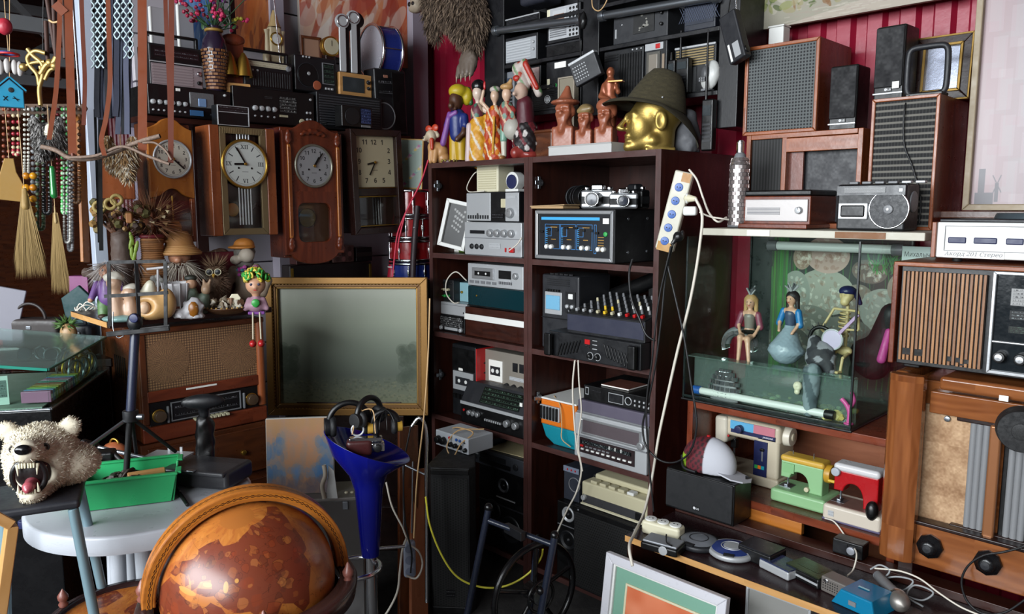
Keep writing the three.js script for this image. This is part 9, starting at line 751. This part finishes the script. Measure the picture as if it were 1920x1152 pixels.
// necklaces and tassels on a peg board
{const t0=2.35;T=thing('peg_rail','brown wooden peg rail holding the necklaces','rail',[0,0,0]);const A=atD(-40,205,t0+0.04),B=atD(160,205,t0+0.04);bar(T,'rail',W.drift,A,B,0.03,0.02);for(const x of[-36,150]){const p=atD(x,205,t0+0.04);rod(T,'hanger',C.steel,p,V(p.x,3.3,p.z),0.003);}
const SP=new THREE.SphereGeometry(1,8,6);const neck=(label,px,w,y1,r,cols,dt=0,y0=205)=>{const t=thing('necklace',label,'necklace',[0,0,0],0,'necklaces on the peg rail'),n=Math.max(12,Math.round((y1-y0)*2/(r*2*FOCAL/t0)));for(let i=0;i<n;i++){const k=i/(n-1),q=k<0.5?k*2:2-k*2,x=px+(k<0.5?-1:1)*w*Math.sin(Math.min(1,(1-q)*6+0.15)*1.2),o=mesh(t,'bead',SP,cols[i%cols.length]);o.position.copy(atD(x,y0+(y1-y0)*Math.sin(q*Math.PI/2),t0+dt));o.scale.setScalar(r);}const c=atD(px,y0,t0+dt);rod(t,'loop',C.black,c,atD(px,y0-6,t0+0.03),0.0015);return t;};
const am=[M(0xa86a14,0.3),M(0xb98018,0.3)],gy2=[M(0x8f9092,0.4),M(0x6a6b6e,0.4)],bl=[M(0x121214,0.3)];neck('red beaded necklace beside the bird house',30,5,290,0.006,[M(0x8a1a2a,0.4),M(0xb0a080,0.5)]);neck('pearl grey necklace with tight white beads',50,4,330,0.005,[M(0xb5b2a8,0.35)],0.01);neck('heavy amber coloured necklace of big beads',56,7,450,0.011,am,-0.03,330);neck('dark green bead necklace hanging behind the amber one',76,6,430,0.006,[M(0x2c4a34,0.4),M(0x5a6a50,0.4)]);neck('black bead necklace in the middle of the rail',88,6,400,0.007,bl,-0.01);neck('bright green glass necklace',122,5,400,0.006,[M(0x3a9a48,0.25),M(0x8ab08a,0.3)],-0.01);neck('silver chain necklace next to the green glass one',132,4,470,0.005,gy2,-0.02);neck('white and grey shell necklace with a camera pendant',126,6,455,0.004,[M(0xb0aea8,0.5),M(0x77756f,0.5)],-0.035);neck('brown wooden bead necklace at the rail end',144,5,380,0.006,[M(0x5a3a24,0.5),M(0x7a5434,0.5)]);neck('rust red necklace beside the straw tassel',12,5,360,0.006,[M(0x7a3a24,0.5),M(0x4a2418,0.5)]);neck('grey stone necklace between amber and dark green',66,5,360,0.007,gy2,0.02);neck('maroon necklace near the wooden slat',112,4,370,0.005,[M(0x6a1620,0.4)],0.02);
for(const[k,px,y0,y1,w]of[[0,47,375,520,24],[1,104,405,550,13]]){const a=atD(px,y0,t0-0.06),h=a.y-atD(px,y1,t0-0.06).y,W2=w/FOCAL*t0;T=thing('straw_tassel',k?'slim straw tassel under the green stone pendant':'wide straw broom tassel below the amber beads','tassel',a,76);const pos=[];for(let i=0;i<900;i++){const q=rr(-1,1),z=rr(-0.4,0.4),s=0.0013;pos.push(q*W2*0.25-s,rr(-0.005,0.01),z*W2*0.25,q*W2*0.25+s,rr(-0.005,0.01),z*W2*0.25,q*W2+rr(-0.006,0.006),-h*rr(0.75,1.05),z*W2);}const g=new THREE.BufferGeometry();g.setAttribute('position',new THREE.Float32BufferAttribute(pos,3));g.computeVertexNormals();const o=mesh(T,'straw',g,M(0x9a8050,0.85));o.userData.kind='stuff';sdf(T,'binding',M(k?0x9a8458:0x8a6f3c,0.8),[['c',0,0.03,0,W2*0.2,0,-0.02,0,W2*0.32]],0.006,0.006);rod(T,'loop',wireM.tan,[0,0.03,0],[0,1.0*(atD(px,205,t0).y-a.y),0.0],0.001);if(k){const p=sdf(T,'green_pendant',M(0x1f6a34,0.2),[['c',0,0.14,0.012,0.008,0,0.06,0.012,0.01]],0.004,0.005);sdf(T,'white_pendant',C.cream,[['e',0,0.24,0.012,0.014,0.03,0.006]],0.004,0.005);}}
{const a=atD(18,310,t0-0.05);T=thing('felt_pennant','mustard felt bell shaped pennant','pennant',a,76);extr(T,'felt',M(0x96743a,0.9),[[-0.012,0.02],[0.012,0.02],[0.016,-0.02],[0.045,-0.09],[0.03,-0.11],[-0.05,-0.1]],0.008,0.002);rod(T,'loop',wireM.tan,[0,0.02,0.004],[0,0.17,0.004],0.001);}
{const a=atD(92,262,t0-0.08);T=thing('badger_mask','grey and black furry animal mask on the rail','mask',a,70);const q=sdf(T,'mask',vcol(0.9),[['e',0,0,0,0.04,0.05,0.025],['c',-0.01,-0.02,0.02,0.022,-0.02,-0.05,0.045,0.012],['e',-0.035,0.045,0,0.012,0.022,0.008],['e',0.03,0.05,0,0.012,0.022,0.008]],0.015,0.006,{color:(x)=>(Math.abs(x+0.012)<0.01?0x1a1816:0x7d7a78)});furOn(T,q,[0x8a8784,0x55524f,0x2a2826],1500,0.016,0.0014,V(0,-1,-0.2));rod(T,'peg',W.drift,[0,0.03,-0.005],[0,0.09,-0.06],0.004);}
{const a=atD(228,300,2.5);T=thing('wolf_mask','tan and white furry fox mask with pointed muzzle','mask',a,68);const q=sdf(T,'mask',vcol(0.9),[['e',0,0,0,0.045,0.045,0.03],['c',0.01,-0.02,0.02,0.026,0.02,-0.06,0.06,0.011],['e',-0.035,0.05,0,0.013,0.03,0.008],['e',0.035,0.05,0,0.013,0.03,0.008]],0.015,0.006,{color:(x,y)=>(y<-0.028?0xb5aea0:0x8a6a44)});furOn(T,q,[0x9a7a50,0xb5a488,0x6a4c30,0xc0b8a8],2200,0.022,0.0015,V(0,-1,-0.2));sdf(T,'nose',C.black,[['e',0.022,-0.066,0.068,0.006,0.005,0.005]],0.002,0.003);for(const s of[-1,1])cyl(T,'eye',C.black,s*0.02,0.004,0.028,0.004,0.004,'z');rod(T,'cord',wireM.tan,[0,0.04,0],[0,0.5,0],0.001);}
{const a=atD(222,366,2.72);T=thing('lacquer_box','orange red lacquered panel box behind the fox mask','box',[a.x,a.y,a.z],72);box(T,'panel',W.orange,0,0.06,-0.03,0.11,0.15,0.06,0.004,'y');box(T,'rim',W.dark,0,0.137,-0.03,0.115,0.01,0.064,0.003);rod(T,'wall_bracket',C.steel,[0,0.06,-0.06],V(0,a.y*0,0).add(V(0,0.06,-0.2)),0.006);const l=thing('slat_ski','long pale orange wooden slat hanging upright','slat',[0,0,0]);bar(l,'slat',W.honey,atD(150,200,2.45),atD(160,492,2.45),0.028,0.012);cyl(l,'peg',C.steel,...atD(150,204,2.44).toArray(),0.004,0.02,'z');const k=thing('black_belt','two narrow black belts hanging by the pale post','belt',[0,0,0]);ribbon(k,'belt',C.black,PX([[188,200],[188,330],[190,470]],2.42),0.012);ribbon(k,'belt',C.black,PX([[178,205],[181,300],[186,455]],2.46),0.008);}
{T=thing('frame_corner','pale wooden picture frame standing in the near left corner','frame',[0,0,0]);bar(T,'upright',W.pale,atD(22,985,1.5),atD(-20,1300,1.5),0.03,0.02);bar(T,'top_bar',W.pale,atD(22,985,1.5),atD(-80,930,1.45),0.03,0.02);}}
// ---------------------------------------------------------------- blue bar stool with headphones
{const t=2.4,c=atD(690,860,t),o=thing('bar_stool','glossy cobalt blue plastic bar stool with scooped seat','stool',[c.x,0,c.z],55),m=M(0x0d1270,0.15),y0=atD(690,1052,t).y,y1=atD(690,838,t).y;const h=y1-y0;lathe(o,'trumpet_seat',m,[[0.028,0],[0.036,h*0.3],[0.044,h*0.62],[0.06,h*0.76],[0.11,h*0.9],[0.132,h*1.02],[0.128,h*1.02],[0.1,h*0.94],[0.05,h*0.86],[0,h*0.84]],0,y0,0,56);const ts=o.children[0],p=ts.geometry.attributes.position;for(let i=0;i<p.count;i++){const y=p.getY(i)/h;if(y>0.8)p.setY(i,p.getY(i)-p.getX(i)*0.4*Math.min(1,(y-0.8)/0.2));}ts.geometry.computeVertexNormals();cyl(o,'gas_lift',C.chrome,0,y0/2,0,0.02,y0,'y',0.02,20);const fy=atD(680,1070,t).y;torus(o,'foot_ring',C.chrome,-0.045,fy,0.02,0.075,0.008,'y');lathe(o,'floor_base',C.chrome,[[0,0.03],[0.03,0.03],[0.19,0.008],[0.19,0],[0,0]],0,0,0,40);cyl(o,'lever',C.chrome,0.06,y0+0.02,0,0.005,0.1,'x');cyl(o,'blue_sleeve',m,0,0.2,0,0.03,0.12);
const hp=(label,px,py,R,pad,turn,dy)=>{const q=thing('headphones',label,'headphones',atD(px,py,t-0.02),turn,'headphones in the blue stool');torus(q,'headband',C.black,0,0,0,R,0.009,'z',Math.PI);for(const s of[-1,1]){const e=cyl(q,'ear_cup',pad,s*R,-0.01,0,R*0.46,0.028,'x',R*0.4,24);torus(e,'ear_cushion',C.rubber,0,-s*0.012,0,R*0.36,0.01,'y');}return q;};
let q=hp('black headphones with a ringed ear cup lying in the stool',655,792,0.062,C.coal,62);torus(q,'cup_ring',C.silver,0.02,-0.012,0.05,0.018,0.003);q=hp('black padded headphones standing behind the ringed pair',692,776,0.05,C.soft,100);q=hp('yellow cupped ear protectors at the right of the stool',722,795,0.04,M(0xb08a34,0.5),58);for(let i=0;i<4;i++)torus(q,'wire_basket',C.black,0.0,0.0,0.02,0.045+i*0.002,0.0015,'x',Math.PI).rotation.y=0.6+i*0.5;q=thing('folding_camera','chrome and maroon leather folding camera in the blue stool','camera',atD(686,838,t-0.06),55);sdf(q,'leather_body',M(0x3c1a1a,0.4),[['b',-0.02,0,0,0.03,0.016,0.014,0.008]],0.006,0.005);box(q,'chrome_top',C.chrome,0.0,0.024,0,0.1,0.014,0.03,0.004);box(q,'chrome_side',C.chrome,0.036,0,0.004,0.04,0.03,0.03,0.005);cyl(q,'lens',C.black,0.036,0,0.024,0.012,0.014,'z');tube(q,'neck_cord',wireM.tan,[[-0.04,0.04,0],[-0.02,0.1,-0.02],[0.02,0.11,-0.02],[0.03,0.04,0]],0.002,30,5);}
// little canvas on an open case
{const t=2.72,a=atD(600,936,t),o=thing('open_case','dull silver lidded case holding up a small canvas','case',[a.x,0,a.z],52),y=a.y;box(o,'case_box',M(0x3a3634,0.5),0,y/2,-0.06,0.3,y-0.002,0.16,0.004);box(o,'lid',M(0x6f6a66,0.35,0.4),0,y+0.004,-0.06,0.3,0.012,0.17,0.003);for(const s of[-1,1])box(o,'latch',C.steel,s*0.09,y-0.02,0.022,0.02,0.03,0.006);for(const s of[0.09,0.11])cyl(o,'button',C.cream,s,y+0.012,-0.02,0.006,0.006);
const p=place('small_canvas','small abstract canvas in orange and blue standing on the case','painting',52,0,[503,624,788,938],0.02);p.position.set(a.x-0.02,y+0.011,a.z-0.02);p.w=0.235;p.h=atD(560,790,t).y-y;p.position.copy(atD(565,936,t+0.02)).setY(y+0.011);p.rotation.order='YXZ';p.rotation.x=-0.08;box(p,'stretcher',M(0xa8a6a0,0.7),0,p.h/2,-0.01,p.w,p.h,0.02);flat(p,'painting',printM(256,300,(g,w,h)=>{g.fillStyle='#8a6a54';g.fillRect(0,0,w,h);let q=11;const R=()=>(q=(q*16807)%2147483647)/2147483647;for(let i=0;i<380;i++){const x=R()*w,y2=R()*h,ed=Math.abs(x-w/2)/(w/2);g.fillStyle=y2<50?'#8f6a44':ed>0.5&&y2>80&&y2<240?(R()<0.6?'#2f5a86':'#6a6a70'):y2>200&&y2<235?'#4a6a90':y2>240?'#5c5058':R()<0.6?'#9a6a48':'#7a6a60';g.globalAlpha=0.3;g.beginPath();g.ellipse(x,y2,6+R()*14,12+R()*26,0,0,7);g.fill();}g.globalAlpha=1;},0.6),0,p.h/2,0.001,p.w-0.004,p.h-0.004);const e=thing('driftwood_piece','pale bent driftwood piece beside the small canvas','driftwood',atD(608,930,t-0.04).setY(y+0.012),50);tube(e,'stick',M(0x8a8072,0.8),[[0,0.004,0],[-0.006,0.05,0],[0.006,0.09,0.004],[0.002,0.125,0]],0.008,24,7);extr(e,'card',M(0x9a9a98,0.7),[[0.006,0],[0.045,0],[0.035,0.1],[0.016,0.12]],0.004,0.001).position.z=-0.012;}
// boards and chrome rail beside the corner
{const t=2.95;let o=thing('leaning_boards','brown plywood boards leaning upright by the chrome rail','boards',[0,0,0]);for(const[x,y0,y1,k]of[[765,800,1120,0],[785,880,1120,1]])bar(o,'board',k?W.plywood:W.walnut,atD(x,y0,t+0.05*k),atD(x,1180,t),0.09,0.014);o=thing('chrome_rail','bent chrome trolley rail standing beside the stage speaker','rail',[0,0,0]);tube(o,'rail',C.chrome,PX([[772,800],[786,784],[796,796],[799,900],[800,1010],[800,1130]],2.85),0.007,70,8);for(const[a,b]of[[[756,870],[757,1000]],[[774,866],[772,1000]]])rod(o,'wire_bar',C.steel,atD(...a,2.87),atD(...b,2.87),0.003);rod(o,'cross_bar',C.steel,atD(745,866,2.87),atD(800,892,2.85),0.004);
o=thing('hanging_socket_strip','white socket strip dangling on cords beside the stool','socket strip',atD(768,1048,2.7),55);box(o,'strip',M(0x9aa2b4,0.5),0,0,0,0.042,0.135,0.03,0.012);for(let i=0;i<3;i++)cyl(o,'socket',M(0x7a8296,0.5),0,-0.042+i*0.042,0.015,0.016,0.004,'z');cable('extension_lead','white cord looping around the hanging socket strip',wireM.white,PX([[724,905],[735,950],[755,990],[768,1020],[785,1035],[792,1060],[780,1085],[762,1080]],2.68),0.0035);cable('extension_lead','white cord dropping from socket strip to the floor',wireM.white,PX([[762,1010],[755,1030],[750,1070],[745,1110],[725,1150],[700,1180]],2.66),0.004);cable('extension_lead','long pale cord rising in front of the left cabinet',wireM.tan,PX([[806,560],[803,660],[795,780],[782,900],[776,1010]],2.84),0.003);cable('extension_lead','black cord hanging beside the chrome rail',wireM.black,PX([[770,800],[758,870],[760,980],[772,1040],[770,1075]],2.66),0.003);cable('yellow_cable','thin yellow cable sagging across the stage speaker',wireM.yellow,PX([[798,932],[806,985],[830,1045],[855,1080],[885,1097],[925,1103],[960,1095],[995,1072],[1015,1045],[1018,1030]],2.52),0.0035);}
// old spinning wheel frame
{const t=2.45,a=atD(1003,1112,t),o=thing('iron_wheel_frame','black iron wheel on a slanted tube frame','wheel frame',[a.x,0,a.z],82),L=(px,py,dt=0)=>atD(px,py,t+dt).sub(V(a.x,0,a.z)).applyAxisAngle(V(0,1,0),-82*Math.PI/180),m=M(0x0b0b0d,0.3),R=0.16;torus(o,'rim',m,0,a.y,0,R,0.011);for(let i=0;i<5;i++){const an=i*1.2566+0.3;rod(o,'spoke',m,[0,a.y,0],[Math.cos(an)*R,a.y+Math.sin(an)*R,0],0.007);}cyl(o,'hub',m,0,a.y,0,0.03,0.06,'z');torus(o,'chain_ring',m,0,a.y,0.03,0.05,0.005);const b=M(0x1b2130,0.35);rod(o,'frame_tube',b,L(916,955),L(862,1220,0),0.011);rod(o,'frame_tube',b,L(1040,1008,-0.08),L(998,1240,-0.08),0.012);rod(o,'frame_tube',b,L(1006,1030,0.06),L(985,1220,0.06),0.01);rod(o,'top_tube',b,L(914,976),L(1036,1022,-0.08),0.009);box(o,'top_bracket',C.coal,...L(965,998,-0.04).toArray(),0.02,0.03,0.09);for(const[x,y,d]of[[916,952,0],[1040,1004,-0.08],[1014,1108,-0.08]]){const k=mesh(o,'bolt_knob',new THREE.SphereGeometry(0.014,12,8),m);k.position.copy(L(x,y,d));}}
// socket strip on the cabinet side with plugs and cords
{const A=onP(1284,322,0,0.53),B=onP(1247,470,0,0.56),o=thing('socket_strip','long cream socket strip with blue sockets hung on the cabinet','socket strip',A.clone().lerp(B,0.5),22),L=A.distanceTo(B),g=new THREE.Group();g.name='strip_body';o.add(g);g.rotation.z=-Math.atan2(A.x-B.x,A.y-B.y)-0.05;box(g,'housing',M(0xb8b4a4,0.5),0,0,0,0.062,L,0.036,0.006);for(let i=0;i<5;i++){cyl(g,'socket',C.blue,-0.004,L*(0.3-i*0.17),0.018,0.014,0.005,'z');for(const s of[-1,1])cyl(g,'socket_pin_hole',C.black,-0.004+s*0.005,L*(0.3-i*0.17),0.021,0.002,0.002,'z',0.002,8);}box(g,'label',M(0xa5763a,0.6),0.012,L*0.43,0.018,0.03,0.03,0.002);box(g,'label',M(0xa87a2c,0.6),0.0,-L*0.45,0.018,0.05,0.03,0.002);
let p=thing('plug','cream plug at the upper end of the socket strip','plug',onP(1296,372,0,0.585),25);sdf(p,'plug_body',C.cream,[['c',-0.012,0,-0.008,0.014,0.014,-0.002,0.012,0.008]],0.006,0.005);cyl(p,'collar',C.white,-0.014,0,-0.012,0.017,0.008,'x');p=thing('plug','bulky white adapter plug in the socket strip middle','plug',onP(1294,396,0,0.585),25);sdf(p,'plug_body',C.white,[['b',0,0,-0.004,0.016,0.009,0.012,0.006]],0.006,0.005);cyl(p,'collar',C.cream,-0.014,0,-0.01,0.014,0.006,'x');p=thing('plug','round black plug at the lower end of the socket strip','plug',onP(1272,444,0,0.6),25);sdf(p,'plug_body',C.black,[['e',0,0,-0.004,0.018,0.018,0.018],['c',-0.008,-0.008,0,0.009,-0.02,-0.025,0.006,0.006]],0.006,0.005);cyl(p,'collar',C.coal,0.012,0.006,-0.008,0.014,0.008,'x');
const Z=(arr,z)=>arr.map(([x,y,d])=>onP(x,y,0,z+(d||0)));cable('mains_lead','long white lead falling from the upper plug to the desk',wireM.white,Z([[1304,372],[1316,400],[1312,460],[1295,560],[1270,660],[1252,740],[1235,820],[1222,900],[1208,960,0.1],[1190,1000,0.28],[1180,1030,0.4],[1186,1062,0.42]],0.6),0.0048);cable('mains_lead','white lead looping from strip top to the white board',wireM.white,Z([[1292,318],[1306,336],[1318,370],[1330,400],[1346,416],[1362,408,-0.04]],0.56),0.0035);cable('mains_lead','white lead between adapter plug and the shaker',wireM.white,Z([[1312,398],[1330,406],[1352,410],[1366,412,-0.02]],0.57),0.003);cable('mains_lead','black lead running down beside the mixing desk',wireM.black,Z([[1262,456],[1248,520],[1240,600],[1228,690],[1214,760],[1205,800],[1212,838],[1235,862],[1262,868],[1292,850],[1306,800],[1296,720],[1284,640],[1262,540],[1250,490]],0.62),0.0035);cable('mains_lead','thin black lead hanging in front of power amplifier',wireM.black,Z([[1186,486],[1180,510],[1184,560],[1200,600],[1212,628],[1228,640]],0.6),0.004);cable('mains_lead','second black lead along the cabinet edge',wireM.black,Z([[1258,462],[1236,560],[1222,680],[1212,760],[1218,880],[1226,960]],0.63),0.0032);
cable('audio_lead','pale double lead drooping before the orange projector',wireM.white,Z([[1078,676],[1074,720],[1076,780],[1082,840],[1090,880],[1082,920],[1062,960],[1044,1000]],0.58),0.0035);cable('audio_lead','second pale lead beside the orange projector',wireM.white,Z([[1084,676],[1086,720],[1090,770],[1084,830],[1092,884]],0.585),0.003);cable('audio_lead','white lead curving over the silver amplifier corner',wireM.white,Z([[978,446],[970,458],[955,470]],0.52),0.0028);cable('antenna_lead','pale wire loops hanging from the rack top',wireM.tan,Z([[1110,-20],[1112,14],[1124,20],[1138,0],[1138,-20]],0.34),0.0025);}
renderer.render(scene,camera);
